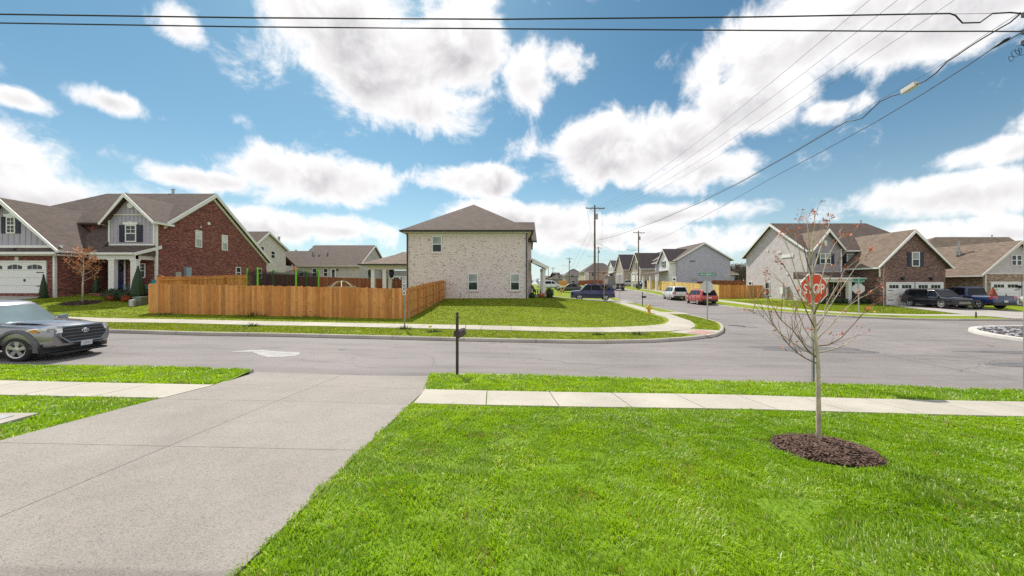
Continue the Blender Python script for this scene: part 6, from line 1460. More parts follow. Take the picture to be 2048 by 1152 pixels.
car('parked_car', 'navy blue SUV with silver wheels parked on the pale house driveway', on(9.6, 44.3, .15), R(172), (.010, .014, .085), 'suv', 5.1, 1.95, 1.92, .39)
car('parked_car', 'black hatchback-style SUV stopped far down the side street', cpx(1238, 78), R(80), (.016, .016, .02), 'suv', 4.6, 1.85, 1.68)
car('parked_car', 'white van parked far left of the side street beside the porch', cpx(1099, 78, .14), R(8), (.68, .70, .72), 'van', 5.1, 1.98, 1.78)
car('parked_car', 'dark sedan half hidden behind the navy SUV', cpx(1142, 62, .14), R(170), (.03, .032, .036), 'sedan', 4.8, 1.85, 1.48)
car('parked_car', 'silver-blue SUV in a driveway beyond the second pole', cpx(1258, 104, .3), R(150), (.42, .46, .52), 'suv', 4.7, 1.9, 1.7)
car('parked_car', 'blue SUV behind the end of the yellow fence', cpx(1289, 84, .15), R(185), (.02, .07, .17), 'suv', 4.6, 1.9, 1.75)
car('parked_car', 'black-blue crossover with chrome grille in the driveway of the brown brick house', on(38.0, 33.2, .15), R(-93), (.006, .006, .014), 'suv', 4.5, 1.9, 1.62, .37, spokes=7)
car('pickup_truck', 'navy pickup truck backed behind the black crossover', on(40.4, 33.0, .15), R(88), (.012, .024, .085), 'pickup', 5.6, 2.0, 1.86, .40)
car('parked_car', 'white car nose at the right frame edge before the tan house', on(48.6, 32.6, .15), R(90), (.66, .66, .66), 'suv', 4.7, 1.9, 1.7)
# ------------------------------------------------------------------ signs and small street furniture
def text_part(txt, w, h, mat, parent, x, y, z, rz=0, name='lettering', bold=.0, th=.002):
    cu = bpy.data.curves.new('t', 'FONT'); cu.body = txt; cu.align_x = 'CENTER'; cu.align_y = 'CENTER'; cu.extrude = 0; cu.offset = bold; cu.fill_mode = 'FRONT'
    tmp = bpy.data.objects.new('t', cu); COL.objects.link(tmp)
    dg = bpy.context.evaluated_depsgraph_get(); dg.update()
    me = bpy.data.meshes.new_from_object(tmp.evaluated_get(dg)); bpy.data.objects.remove(tmp, do_unlink=True); bpy.data.curves.remove(cu)
    co = np.empty(len(me.vertices) * 3); me.vertices.foreach_get('co', co); co = co.reshape(-1, 3)
    lo, hi = co.min(0), co.max(0); s = hi - lo; c = (hi + lo) / 2
    out = np.zeros_like(co); out[:, 0] = (co[:, 0] - c[0]) * w / s[0]; out[:, 2] = (co[:, 1] - c[1]) * h / s[1]
    me.vertices.foreach_set('co', out.ravel()); me.materials.clear(); me.materials.append(mat); me.update(); me.name = name
    o = link(name, me, parent); o.location = (x, y, z); o.rotation_euler = (0, 0, rz)
    return o
def octo(r): return [(r * math.cos(R(22.5 + 45 * i)), r * math.sin(R(22.5 + 45 * i))) for i in range(8)]
M['stopred'] = pm('sign_red', (.68, .045, .016), .4, .08, 20)
M['signwhite'] = pm('sign_white', (.80, .80, .80), .4, .04)
M['signgreen'] = pm('sign_green', (.008, .22, .12), .4, .1)
M['signback'] = pm('sign_back_aluminium', (.55, .56, .56), .45, .06, 5, metal=.3)
M['signblack'] = pm('sign_black', (.015, .015, .015), .5, .1)
def post(root, h, w=.05, mat=None):
    m = MB()
    for a in (-1, 1): m.box(a * w - .006, a * w + .006, .0, .035, -.3, h)
    m.box(-w, w, .03, .036, -.3, h); return m.build('post', mat or M['galv'], root)
def stop_sign(label, px, Y, rz, top_py, names=None, size=.75, group='stop signs at the crossing'):
    x = XP(px, Y); g = gl(x, Y); root = thing('stop_sign', label, 'stop sign', (x, Y, g), rz, group)
    zc = ZP(top_py, Y) - g - size / 2; r = size / 2 / math.cos(R(22.5))
    post(root, zc + size / 2 + (-.02 if not names else .52), .028)
    V = [(a, zc + b) for a, b in octo(r)]
    pl = MB().prism(V, 'y', -.004, -.001).build('sign_plate', M['signback'], root)
    MB().prism(V, 'y', -.008, -.0042).build('white_border', M['signwhite'], pl)
    MB().prism([(a, zc + b) for a, b in octo(r * .935)], 'y', -.010, -.0082).build('red_face', M['stopred'], pl)
    text_part('STOP', size * .78, size * .34, M['signwhite'], pl, 0, -.0115, zc, bold=.012)
    if names:
        for (txt, w, dz, ang) in names:
            b = MB().box(-w / 2, w / 2, -.004, .004, -.09, .09).build('street_name_blade', M['signgreen'], root); b.location = (0, .015, zc + size / 2 + dz); b.rotation_euler = (0, 0, ang - rz)
            if txt:
                text_part(txt, w * .86, .105, M['signwhite'], b, 0, -.0055, 0, bold=.008); text_part(txt, w * .86, .105, M['signwhite'], b, 0, .0055, 0, math.pi, bold=.008)
    return root
stop_sign('red STOP sign behind the near young tree', 1627.5, 9.05, R(7), 547.5, size=.735)
stop_sign('grey back of the stop sign under the WICKSHIRE street-name blade, by the corner kerb', 1414.5, 23.6, R(178), 562, [('WICKSHIRE LN', 1.07, .42, R(-2)), ('', .62, .17, R(62))])
stop_sign('grey back of the stop sign with two green blades, in front of the porch', 1717, 27.9, R(160), 567.5, [('', .82, .30, R(-12)), ('', .80, .09, R(18))])
def speed_sign():
    Y = 17.75; x = XP(808.5, Y); g = gl(x, Y); root = thing('speed_limit_sign', 'white SPEED LIMIT 25 sign seen almost edge on before the plank fence', 'road sign', (x, Y, g), R(-47))
    zt = ZP(556, Y) - g; post(root, zt + .02, .03); w, h = .46, .62
    p = MB().box(-w / 2, w / 2, -.008, -.002, zt - h, zt).build('sign_plate', M['signwhite'], root)
    m = MB()
    for a, b, c, d in ((-w/2+.012, w/2-.012, zt-.022, zt-.012), (-w/2+.012, w/2-.012, zt-h+.012, zt-h+.022), (-w/2+.012, -w/2+.022, zt-h+.022, zt-.022), (w/2-.022, w/2-.012, zt-h+.022, zt-.022)): m.box(a, b, -.0095, -.0082, c, d)
    m.build('border', M['signblack'], p)
    text_part('SPEED', .33, .075, M['signblack'], p, 0, -.0092, zt - .09, bold=.01); text_part('LIMIT', .28, .075, M['signblack'], p, 0, -.0092, zt - .20, bold=.01); text_part('25', .33, .26, M['signblack'], p, 0, -.0092, zt - .43, bold=.02)
    q = MB().box(-.15, .15, -.008, -.002, zt - h - .2, zt - h - .02).build('lower_plate', M['signwhite'], root); MB().box(-.08, .08, -.0095, -.0082, zt - h - .16, zt - h - .07).build('border', M['signblack'], q)
speed_sign()
def back_sign(label, px, Y, top, bot, w, rz, mat=None):
    x = XP(px, Y); g = gl(x, Y); root = thing('road_sign', label, 'road sign', (x, Y, g), rz); zt, zl = ZP(top, Y) - g, ZP(bot, Y) - g
    post(root, zt, .03); MB().box(-w / 2, w / 2, -.006, -.001, zl, zt).build('sign_plate', mat or M['signback'], root)
    return root
back_sign('pale back of a square road sign beside the navy SUV', 1239.5, 47.5, 550, 567, .85, R(180), M['cream'])
bs = back_sign('small white road sign above the white SUV before the yellow fence', 1348.5, 55.5, 552.5, 563.5, .62, R(0), M['signwhite'])
gb_ = gl(XP(1348.5, 55.5), 55.5); MB().box(-.16, .16, -.012, -.007, ZP(560.5, 55.5) - gb_, ZP(557, 55.5) - gb_).build('sign_mark', M['signblack'], bs)

def mailbox(label, px, Y, py_top, rz, mat, finial=True, zbase=None):
    x = XP(px, Y); g = gl(x, Y); root = thing('mailbox', label, 'mailbox', (x, Y, g), rz, 'mailboxes on posts'); ht = ZP(py_top, Y) - g
    m = MB().box(-.027, .027, -.027, .027, -.4, ht - .14); m.lathe([(.045, ht - .14), (.045, ht - .11), (.02, ht - .1), (.035, ht - .06), (.036, ht - .04), (.02, ht - .015), (.003, ht)], 10); m.build('post', mat, root)
    zc = ht - .60
    prof = [(-.075, 0), (.075, 0), (.075, .09)] + [(.075 * math.cos(t), .09 + .075 * math.sin(t)) for t in np.linspace(.2, math.pi - .2, 9)] + [(-.075, .09)]
    b = MB(); V = [(a, y, zc + z) for y in (-.05, .38) for a, z in prof]; k = len(prof)
    b.add(V, [tuple(range(k)), tuple(range(2 * k - 1, k - 1, -1))] + [(i, (i + 1) % k, k + (i + 1) % k, k + i) for i in range(k)])
    smooth_by_angle(b.build('box', mat, root), 40)
    d = MB(); pr = [(a * 1.05, z * 1.03) for a, z in prof]; V = [(a, y, zc + z - .003) for y in (.382, .40) for a, z in pr]; d.add(V, [tuple(range(k)), tuple(range(2 * k - 1, k - 1, -1))] + [(i, (i + 1) % k, k + (i + 1) % k, k + i) for i in range(k)]); d.build('box_door', mat, root)
    if False: MB().hexa([(-.02, .04, zc - .5), (.02, .04, zc - .5), (.02, .08, zc - .5), (-.02, .08, zc - .5), (-.02, .36, zc - .03), (.02, .36, zc - .03), (.02, .40, zc - .03), (-.02, .40, zc - .03)]).build('brace', mat, root)
    MB().box(-.03, .03, .03, .36, zc - .04, zc - .003).build('arm', mat, root)
    MB().box(.09, .098, .30, .33, zc + .06, zc + .25).build('flag', M['galv'], root)
    return root
mailbox('dark brown mailbox on a slim post at the driveway mouth', 914.5, 8.95, 623.5, R(-14), M['darkbrown'])
mailbox('black mailbox on a post beside the yellow hydrant', 1285, 36.6, 583, R(-70), M['black'])
mailbox('black mailbox post at the right-hand driveway kerb', 1952, 25.0, 623, R(-5), M['black'])

def hydrant():
    Y = 28.4; x = XP(1298, Y); M['hydrant'] = pm('yellow_hydrant_paint', (.62, .36, .02), .45, .15, 14)
    root = thing('fire_hydrant', 'yellow fire hydrant on the corner sidewalk edge', 'hydrant', (x, Y, gl(x, Y)), 0)
    s = 1.0
    smooth_by_angle(MB().lathe([(.17, -.05), (.17, .03), (.11, .05), (.105, .42), (.15, .44), (.15, .47), (.13, .49), (.12, .57), (.07, .64), (.035, .66), (.035, .72), (.0, .725)], 16, cap=False).build('barrel', M['hydrant'], root), 40)
    for a in (0, math.pi, -math.pi / 2):
        c = MB(); r = .085 if a == -math.pi / 2 else .06; d = (math.cos(a), math.sin(a))
        c.tube([(d[0] * .08, d[1] * .08, .36), (d[0] * .19, d[1] * .19, .36), (d[0] * .19, d[1] * .19, .36), (d[0] * .22, d[1] * .22, .36)], [r, r, r * 1.2, r * 1.2], 12); c.build('nozzle_cap', M['hydrant'], root)
hydrant()
lx = MB(); root = thing('water_meter_pit', 'rectangular concrete utility lid in the lawn left of the driveway', 'utility lid', (-6.95, 4.96, gl(-6.95, 4.96)))
MB().box(-.33, .33, -.22, .22, -.05, .02).build('frame', M['kerb'], root); MB().box(-.14, .14, -.1, .1, .021, .028).build('cover', M['galv'], root)
for lab, px, Y, w, h, mt, rd in (('pale green round utility pedestal left of the fence corner', 265, 23.6, .17, .36, M['galv'], True), ('grey-green utility box against the fence corner', 283, 24.2, .52, .42, M['utilgreen'] if 'utilgreen' in M else None, False)):
    x = XP(px, Y); mt = mt or pm('utility_green', (.16, .19, .15), .6, .1)
    if rd:
        o = MB().lathe([(w, -.1), (w, h), (w * .9, h + .04), (0.01, h + .06)], 16).build('utility_pedestal', mt, smooth=False); smooth_by_angle(o, 40)
    else: o = MB().box(-w / 2, w / 2, -.3, .3, -.1, h).box(-w / 2 - .02, w / 2 + .02, -.32, .32, h + .002, h + .07).build('utility_box', mt)
    o.location = (x, Y, gl(x, Y)); tag(o, lab, 'utility box')
# yellow marker flag in the far verge
o = MB().box(-.005, .005, -.005, .005, -.05, .2).add([(0, 0, .1), (.13, .02, .12), (.12, -.02, .21), (0, 0, .2), (.06, .05, .22)], [(0, 1, 2, 3), (3, 2, 4)]).build('marker_flag', M['flagyellow'] if 'flagyellow' in M else pm('flag_yellow', (.75, .62, .02), .6, .1)); xx = XP(858, 17.6); o.location = (xx, 17.6, gl(xx, 17.6)); tag(o, 'tiny yellow marker flag in the far verge grass', 'marker flag')

# ------------------------------------------------------------------ poles and cables
M['polewood'] = pm('weathered_pole', (.16, .125, .095), .9, .35, 5, stretch=(3, 3, .3))
M['polegrey'] = pm('grey_pole', (.20, .185, .165), .9, .3, 5, stretch=(3, 3, .3))
M['cable'] = pm('black_cable', (.012, .012, .014), .55, .2)
M['ceramic'] = pm('insulator', (.25, .26, .28), .3, .1)
def pole(label, px, Y, top, arm=2.4, arm_rz=0, lamp=None, r=.15, extra=True, base=None, mat=None, arm_dz=.45):
    x = XP(px, Y); g = gl(x, Y); ht = ZP(top, Y) - g; root = thing('utility_pole', label, 'utility pole', (x, Y, g), arm_rz, 'utility poles')
    smooth_by_angle(MB().lathe([(r * 1.12, -.5), (r * 1.1, 0), (r * .7, ht), (r * .5, ht + .02)], 14).build('shaft', mat or M['polewood'], root), 40)
    if arm:
        z = ht - arm_dz; MB().box(-arm / 2, arm / 2, -r - .1, -r + .01, z - .06, z + .06).build('crossarm', mat or M['polewood'], root)
        for k in (-.95, -.32, .32, .95): MB().lathe([(.035, z + .06), (.05, z + .1), (.03, z + .14), (.05, z + .18), (.02, z + .22)], 8, (k * arm / 2, -r - .045, 0)).build('insulator', M['ceramic'], root)
        MB().tube([(-arm * .28, -r - .05, z - .05), (0, -r, z - .6)], .02, 4).build('arm_brace', M['galv'], root); MB().tube([(arm * .28, -r - .05, z - .05), (0, -r, z - .6)], .02, 4).build('arm_brace', M['galv'], root)
    if extra: MB().lathe([(.14, ht - 1.9), (.16, ht - 1.85), (.16, ht - 1.2), (.14, ht - 1.15)], 12, (r + .14, 0, 0)).build('pole_box', M['galv'], root)
    if lamp:
        z = ht * lamp[0]; s = lamp[1]; MB().tube([(0, 0, z), (s * .6, -.1, z + .12), (s, -.15, z + .2)], .03, 6).build('lamp_arm', M['galv'], root)
        MB().hexa([(s * 1.0, -.25, z + .10), (s * 1.28, -.22, z + .1), (s * 1.28, -.08, z + .1), (s, -.05, z + .10), (s * .98, -.25, z + .24), (s * 1.25, -.2, z + .2), (s * 1.25, -.1, z + .2), (s * .98, -.05, z + .24)]).build('lamp_head', M['galv'], root)
    return root
pole('tall wooden utility pole rising behind the navy SUV', 1189.5, 50, 410.5, 2.6, R(4))
pole('second wooden utility pole with street lamp beside the yellow fence', 1277, 77, 461.5, 2.5, R(8), (.66, -2.2))
pole('utility pole just right of the tallest one, farther off', 1196.5, 108, 493, 2.4, R(5), (.74, -2.6))
pole('utility pole with lamp arm before the far small hip roof', 1138.5, 128, 515, 2.3, 0, (.7, -2.0))
pole('far utility pole left of the small hip roof', 1106, 165, 534.5, 2.3, 0, None, extra=False)
pole('farthest thin utility pole beside the porch', 1097, 185, 537, 0, 0, None, extra=False)
npx, npy = 11.29, 8.0
g = gl(npx, npy); root = thing('utility_pole', 'near utility pole cut by the right frame edge', 'utility pole', (npx, npy, g), 0, 'utility poles')
smooth_by_angle(MB().lathe([(.15, -.5), (.145, 0), (.11, 11.5)], 18).build('shaft', M['polegrey'], root), 40)
MB().box(-1.3, 1.3, -.22, -.12, 10.3, 10.42).build('crossarm', M['polewood'], root)
for k in (-1.2, -.4, .4, 1.2): MB().lathe([(.035, 10.42), (.05, 10.46), (.03, 10.5), (.05, 10.54), (.02, 10.58)], 8, (k, -.17, 0)).build('insulator', M['ceramic'], root)
cl = MB()
for i in range(5):
    c = Vector((-.3 - .05 * i, -.05 + .03 * i, ZP(95 + 4 * i, 8) - g)); rr = .13 - .012 * i
    tw = random.uniform(-.6, .6); c += Vector((random.uniform(.0, .12), 0, random.uniform(-.04, .04))); rr *= random.uniform(.55, 1.0)
    cl.tube([(c.x + rr * math.cos(t) * math.cos(tw), c.y + rr * math.cos(t) * math.sin(tw), c.z + rr * math.sin(t) + .02 * math.cos(2 * t)) for t in np.linspace(0, 6.28, 18)], .005, 5)
cl.build('cable_coil', M['cable'], root)
for zz in (28, 62, 84): MB().box(-.22, -.05, -.05, .05, ZP(zz, 8) - g - .05, ZP(zz, 8) - g + .05).build('cable_clamp', M['black'], root)
def cable(label, pts, r, sag=0., n=24, name='utility_cable', group='overhead cables'):
    P = []
    if len(pts) == 2:
        a, b = Vector(pts[0]), Vector(pts[1])
        for i in range(n + 1): t = i / n; p = a.lerp(b, t); p.z -= sag * 4 * t * (1 - t); P.append(p)
    else: P = [Vector(p) for p in pts]
    o = MB().tube(P, r, 6).build(name, M['cable'], smooth=True); return tag(o, label, 'cable', group)
A1 = Vector((npx - .12, npy, ZP(29, 8.0))); A2 = Vector((npx - .12, npy, ZP(62.5, 8.0))); A3 = Vector((npx - .1, npy, ZP(66, 8.0)))
xl_ = -36.0
def hor(y0, ym, yr_, dip=False):
    pts = []
    for px, py in ((-2300, y0 - 40), (-1100, y0 - 20), (0, y0), (500, (y0 + ym) / 2 + 2), (1000, ym), (1500, (ym + yr_) / 2 + 1), (1850, yr_ + .8)): pts.append(W(px, py, 8.0))
    return pts
up = hor(28.5, 38.5, 27.5); up = up[:-1] + [W(1900, 27, 8.0)]
cable('upper of the two black cables crossing the top of the sky', up + [W(1911, 31, 8), W(1925, 46, 8), W(1960, 45, 8), W(1985, 27, 8), W(2020, 25, 8), W(2042, 27, 8)], .0145)
cable('thin steel strand above the dip in the upper sky cable', [W(1905, 28, 8), W(2040, 26, 8)], .004)
lo_ = hor(46, 57.5, 62.0)
cable('lower of the two black cables crossing the top of the sky', lo_ + [W(1960, 62.5, 8), W(2042, 63, 8)], .013)
x1_ = XP(1192, 50); T1 = W(1192, 481.5, 50)
span = lambda t, sg=0.0: A1.lerp(T1, t) - Vector((0, 0, sg * 4 * t * (1 - t)))
def on_line(px, py, t):  # depth along the span A1..T1
    # intersect the pixel column with the vertical plane of the span
    d = T1 - A1; k = (px - CXP) / FPX; t_ = (k * A1.y - A1.x) / (d.x - k * d.y); Y = A1.y + d.y * t_; return W(px, py, Y)
mainc = [(2040, 28), (2020, 45), (1995, 59), (1960, 80), (1935, 96), (1915, 110), (1893, 124), (1873, 145), (1850, 162), (1835, 168)]
mainc2 = [(1806, 186), (1783, 192), (1760, 203), (1742, 220), (1725, 236), (1708, 241), (1695, 242), (1660, 262), (1580, 309), (1480, 365), (1400, 405), (1320, 440), (1260, 462), (1220, 475), (1193, 481)]
cable('thick black telephone cable sloping from the right pole to the tallest pole', [on_line(a, b, 0) for a, b in mainc + mainc2], .016)
cable('thin steel strand carrying the sloping telephone cable', [on_line(a, b, 0) for a, b in [(2042, 24), (1960, 76), (1873, 136), (1783, 187), (1695, 238), (1580, 307), (1480, 363), (1320, 438), (1193, 479)]], .005)
bx = [on_line(a, b, 0) for a, b in ((1806, 184), (1833, 167))]
d = (bx[1] - bx[0]); o = MB(); u = d.normalized(); v = Vector((0, 0, 1)); v = (v - u * v.dot(u)).normalized(); w_ = u.cross(v); hh = .058; L_ = d.length / 2; cc = (bx[0] + bx[1]) / 2
o.hexa([cc + u * a * L_ + w_ * b * .07 + v * c * hh for c in (-1, 1) for a, b in ((-1, -1), (1, -1), (1, 1), (-1, 1))])
o = o.build('splice_box', M['cream']); tag(o, 'pale splice box hung on the sloping telephone cable', 'splice box')
T2 = W(1277, 492, 77)
def on_line2(px, py):
    d = T2 - A3; k = (px - CXP) / FPX; t_ = (k * A3.y - A3.x) / (d.x - k * d.y); return W(px, py, A3.y + d.y * t_)
cable('thinner black cable running from the right pole to the second pole', [on_line2(a, b) for a, b in [(2042, 66), (2010, 84), (1985, 97), (1940, 128), (1850, 185), (1750, 245), (1640, 305), (1540, 358), (1440, 415), (1340, 468), (1278, 492)]], .011)
o = MB().tube([on_line2(1983, 98), on_line2(1995, 91), on_line2(2012, 80), on_line2(2020, 75)], [.012, .03, .034, .012], 8).build('cable_splice', M['cable']); tag(o, 'bulging black splice on the thinner sloping cable by the right pole', 'splice')
for i, (a, b) in enumerate(((1565, 1172), (1642, 1182), (1727, 1197), (1816, 1207))):
    top = Vector((npx + (-1.2, -.4, .4, 1.2)[i], npy - .17, g + 10.58)); end = W(b, 420.5, 50)
    # the conductor passes over the frame top at px a
    cable(f'{("leftmost", "second", "third", "rightmost")[i]} of the four thin power lines climbing to the top edge', [top, end], .006, 1.2, 30)
P1, P2, P3, P4, P5 = W(1189.5, 482, 50), W(1277, 495, 77), W(1196.5, 520, 108), W(1138.5, 532, 128), W(1106, 545, 165)
for a, b, s, lb in ((P1, P2, 1.2, 'cable sagging between the tallest pole and the second pole'), (P2, P3, 1.0, 'cable from the second pole to the pole behind the tallest one'), (P3, P4, .8, 'cable from the middle pole to the far lamp pole'), (P4, P5, .8, 'cable between the two farthest poles')):
    cable(lb, [a, b], .014, s)
for k in (-1, 1): cable(f'{"left" if k < 0 else "right"} power line between the tallest pole and the pole just past it', [W(1189.5 + 15 * k, 420, 50), W(1196.5 + 7 * k, 496, 108)], .012, .8)
gm = thing('guy_wire_guard', 'two yellow guy-wire guards slanting beside the navy SUV', 'guy guard', (XP(1117, 49), 49, gl(XP(1117, 49), 49)))
M['guyyellow'] = pm('guy_guard_yellow', (.72, .52, .04), .5, .1)
gb0 = gm.location
for k in (0, 1):
    a = W(1115 + 4 * k, 595 - k, 49) - gb0; b = W(1126 + 7 * k, 570, 49.3) - gb0; a.z = 0; MB().tube([a, b], .045, 8).build('guard_tube', M['guyyellow'], gm)
    MB().tube([b, W(1189, 440 + 25 * k, 50) - gb0], .008, 4).build('guy_wire', M['cable'], gm)
# ------------------------------------------------------------------ trees
M['barkpale'] = pm('pale_grey_bark', (.46, .385, .305), .85, .4, 18, stretch=(1, 1, .25), bmp=.3)
M['barktwig'] = pm('brown_twig_bark', (.20, .13, .085), .8, .4, 14)
M['bud'] = pm('red_orange_buds', (.58, .15, .07), .6, .5, 40)
M['leaforange'] = pm('orange_leaves', (.62, .24, .085), .6, .4, 14)
def leaf(mb, c, s, nrm=None):
    u = Vector((random.gauss(0, 1), random.gauss(0, 1), random.gauss(0, 1))).normalized(); v = u.orthogonal().normalized(); v = (v * math.cos(2) + u.cross(v) * math.sin(random.random() * 6)).normalized()
    a = c - u * s; b = c + u * s
    mb.add([a, c + v * s * .45, b, c - v * s * .45], [(0, 1, 2, 3)])
def near_tree():
    Y0 = 4.61; x0 = XP(1637.5, Y0); z0 = gl(x0, Y0) + .04
    root = thing('young_tree', 'nearly bare young tree with red buds in the mulch ring of the near lawn', 'tree', (x0, Y0, z0))
    org = Vector((x0, Y0, z0))
    def P(px, py, dy=0): return W(px, py, Y0 + dy) - org
    trunk_px = [(1637.5, 903), (1637.5, 860), (1636.8, 800), (1636.2, 750), (1635, 715), (1632, 690), (1629.5, 660), (1627, 620), (1624, 580), (1621, 545), (1619.5, 510), (1618, 480), (1615, 452), (1612, 428)]
    tr = [.035, .029, .0258, .0245, .0235, .0215, .022, .019, .016, .0135, .011, .008, .0055, .003]
    wob = [0, 0, .004, -.004, .003, 0, .01, .015, .02, .02, .03, .04, .05, .06]
    tm = MB().tube([P(a, b, d) for (a, b), d in zip(trunk_px, wob)], tr, 10); tm.build('trunk', M['barkpale'], root, smooth=True)
    B = [[(1633.5, 727), (1612, 717), (1596, 707), (1578, 690), (1560, 667), (1544, 646), (1528, 622), (1507, 600)], [(1631, 712), (1606, 699), (1580, 682), (1562, 668), (1545, 650), (1526, 634), (1505, 622), (1490, 618)],
         [(1631, 684), (1618, 672), (1608, 656), (1598, 630), (1588, 601), (1577, 581), (1563, 565), (1546, 553), (1531, 546)], [(1629, 655), (1617, 632), (1606, 606), (1592, 578), (1580, 551), (1566, 530), (1553, 511)],
         [(1627, 622), (1612, 596), (1599, 568), (1590, 540), (1582, 510), (1572, 485), (1566, 470)], [(1625, 590), (1612, 555), (1602, 520), (1596, 492), (1589, 466)],
         [(1622, 548), (1612, 515), (1607, 485), (1601, 455), (1598, 432)], [(1624, 556), (1632, 525), (1640, 498), (1648, 478), (1656, 455), (1664, 430)],
         [(1622, 530), (1625, 500), (1626, 470), (1630, 448), (1629, 424)], [(1628, 628), (1642, 598), (1655, 568), (1668, 540), (1682, 517), (1696, 496), (1712, 455)],
         [(1630, 655), (1648, 632), (1664, 606), (1684, 575), (1707, 541), (1722, 520), (1742, 498)], [(1632, 680), (1654, 658), (1675, 634), (1697, 612), (1720, 596), (1748, 584)],
         [(1633, 692), (1656, 690), (1681, 677), (1702, 654), (1722, 632), (1742, 614), (1762, 600)], [(1634, 706), (1660, 700), (1690, 690), (1708, 676), (1722, 650)],
         [(1632, 700), (1612, 690), (1600, 668), (1592, 640), (1585, 612), (1574, 590)], [(1633, 715), (1615, 700), (1602, 682), (1585, 660), (1562, 640), (1540, 606), (1535, 585)],
         [(1631, 668), (1644, 644), (1652, 612), (1664, 588), (1680, 560), (1690, 536)], [(1626, 600), (1640, 570), (1648, 540), (1655, 515), (1671, 486), (1684, 470)]]
    buds = MB(); random.seed(11)
    def cluster(c, n, sp, s0=.0185):
        for _ in range(n): leaf(buds, c + Vector((random.gauss(0, sp), random.gauss(0, sp), random.gauss(0, sp))), random.uniform(.6, 1.25) * s0)
    tw_all = []
    for bi, br in enumerate(B):
        dep = random.uniform(-.42, .42); k = len(br)
        pts = [P(a, b, dep * (i / (k - 1)) ** 1.1 + .02 * (0 if i == 0 else 1)) for i, (a, b) in enumerate(br)]
        r0 = random.uniform(.0075, .0102); rad = [max(.002, r0 * (1 - .82 * i / (k - 1))) for i in range(k)]
        limb = MB().tube(pts, rad, 6)
        for j in range(2, k):
            for _ in range(random.choice((0, 1, 1, 2))):
                t = random.random(); s = pts[j - 1].lerp(pts[j], t); d = (pts[j] - pts[j - 1]).normalized()
                d2 = (d + Vector((random.gauss(0, .5), random.gauss(0, .5), random.uniform(-.1, .6)))).normalized(); l = random.uniform(.10, .34) * (1.2 - .5 * j / k)
                e = s + d2 * l; md = s.lerp(e, .5) + Vector((random.gauss(0, .012), random.gauss(0, .012), .012))
                limb.tube([s, md, e], [.0031, .0024, .0016], 4)
                if random.random() < .55: cluster(e, random.randint(4, 9), .02)
                elif random.random() < .5: cluster(e, 2, .008, .009)
        if bi in (0, 1, 14, 15):
            for j in range(2, k - 1):
                s = pts[j]; l = random.uniform(.25, .55); e = s + Vector((random.gauss(.0, .07), random.gauss(0, .08), l)); md = s.lerp(e, .45) + Vector((random.gauss(-.03, .02), 0, 0))
                limb.tube([s, md, e], [.0042, .0032, .0016], 5)
                if random.random() < .6: cluster(e, 5, .018)
        limb.build('branch', M['barkpale'] if bi % 3 else M['barktwig'], root, smooth=True)
        cluster(pts[-1], random.randint(5, 12), .022)
        if random.random() < .5: cluster(pts[-2], random.randint(3, 7), .02)
    cluster(P(1612, 430), 10, .03); cluster(P(1655, 440, .1), 14, .035)
    stuff(buds.build('buds', M['bud'], root, fix=False))
near_tree()
def small_tree(label, px, Y, base_py, top_py, half_px, seed, leafm, nleaf, ls, bark, crown_from=.35, r0=.045, name='young_tree', nbr=14):
    random.seed(seed); x0 = XP(px, Y); z0 = gl(x0, Y); H = ZP(top_py, Y) - z0; Rr = half_px / FPX * Y
    root = thing(name, label, 'tree', (x0, Y, z0)); t = MB().tube([(0, 0, -.1), (random.gauss(0, .02), 0, H * .3), (random.gauss(0, .04), .02, H * .65), (random.gauss(0, .06), 0, H)], [r0, r0 * .8, r0 * .45, r0 * .1], 8); t.build('trunk', bark, root, smooth=True)
    lm = MB(); br = MB()
    for i in range(nbr):
        f = crown_from + (1 - crown_from) * (i + .3) / nbr; a = i * 2.4 + random.random(); l = Rr * (1.15 - .75 * max(0, (f - .45)) / .55) * random.uniform(.7, 1.1); s = Vector((0, 0, H * f * .86)); pts = [s]
        for k in range(1, 5): q = k / 4; pts.append(s + Vector((math.cos(a) * l * q, math.sin(a) * l * q, l * (.45 * q + .55 * q * q))))
        br.tube(pts, [r0 * .35 * (1 - .2 * k) for k in range(5)], 5)
        for k in range(2, 5):
            for _ in range(3):
                e = pts[k] + Vector((random.gauss(0, .18), random.gauss(0, .18), random.uniform(-.02, .26))) * Rr * .8; br.tube([pts[k - 1].lerp(pts[k], random.random()), e], [r0 * .12, r0 * .05], 4)
                for _ in range(int(nleaf * random.random() * 2)): leaf(lm, e + Vector((random.gauss(0, .09), random.gauss(0, .09), random.gauss(0, .09))) * Rr, ls * random.uniform(.6, 1.2))
    br.build('branches', bark, root, smooth=True)
    if lm.v: lm.build('crown', leafm, root, fix=False)
    random.seed(seed + 100)
    return root
small_tree('young tree with orange leaves on the red brick house lawn', 165.5, 24, 608, 489, 27, 3, M['leaforange'], 9, .055, M['barkpale'], .42, .06)
mulch('mulch_ring', XP(166, 24), 23.9, 1.0, .9, 500, 'dark mulch ring under the orange-leaved tree', .16)
small_tree('thin bare tree with a few orange leaves before the brown brick garage', 1768, 29.8, 617, 527, 12, 5, M['bud'], 2, .03, M['barkpale'], .4, .03)
small_tree('thin bare sapling with a few red leaves beside the navy SUV', 1208, 41.4, 612, 532, 13, 8, M['bud'], 3, .05, M['barkpale'], .35, .035)
random.seed(5)
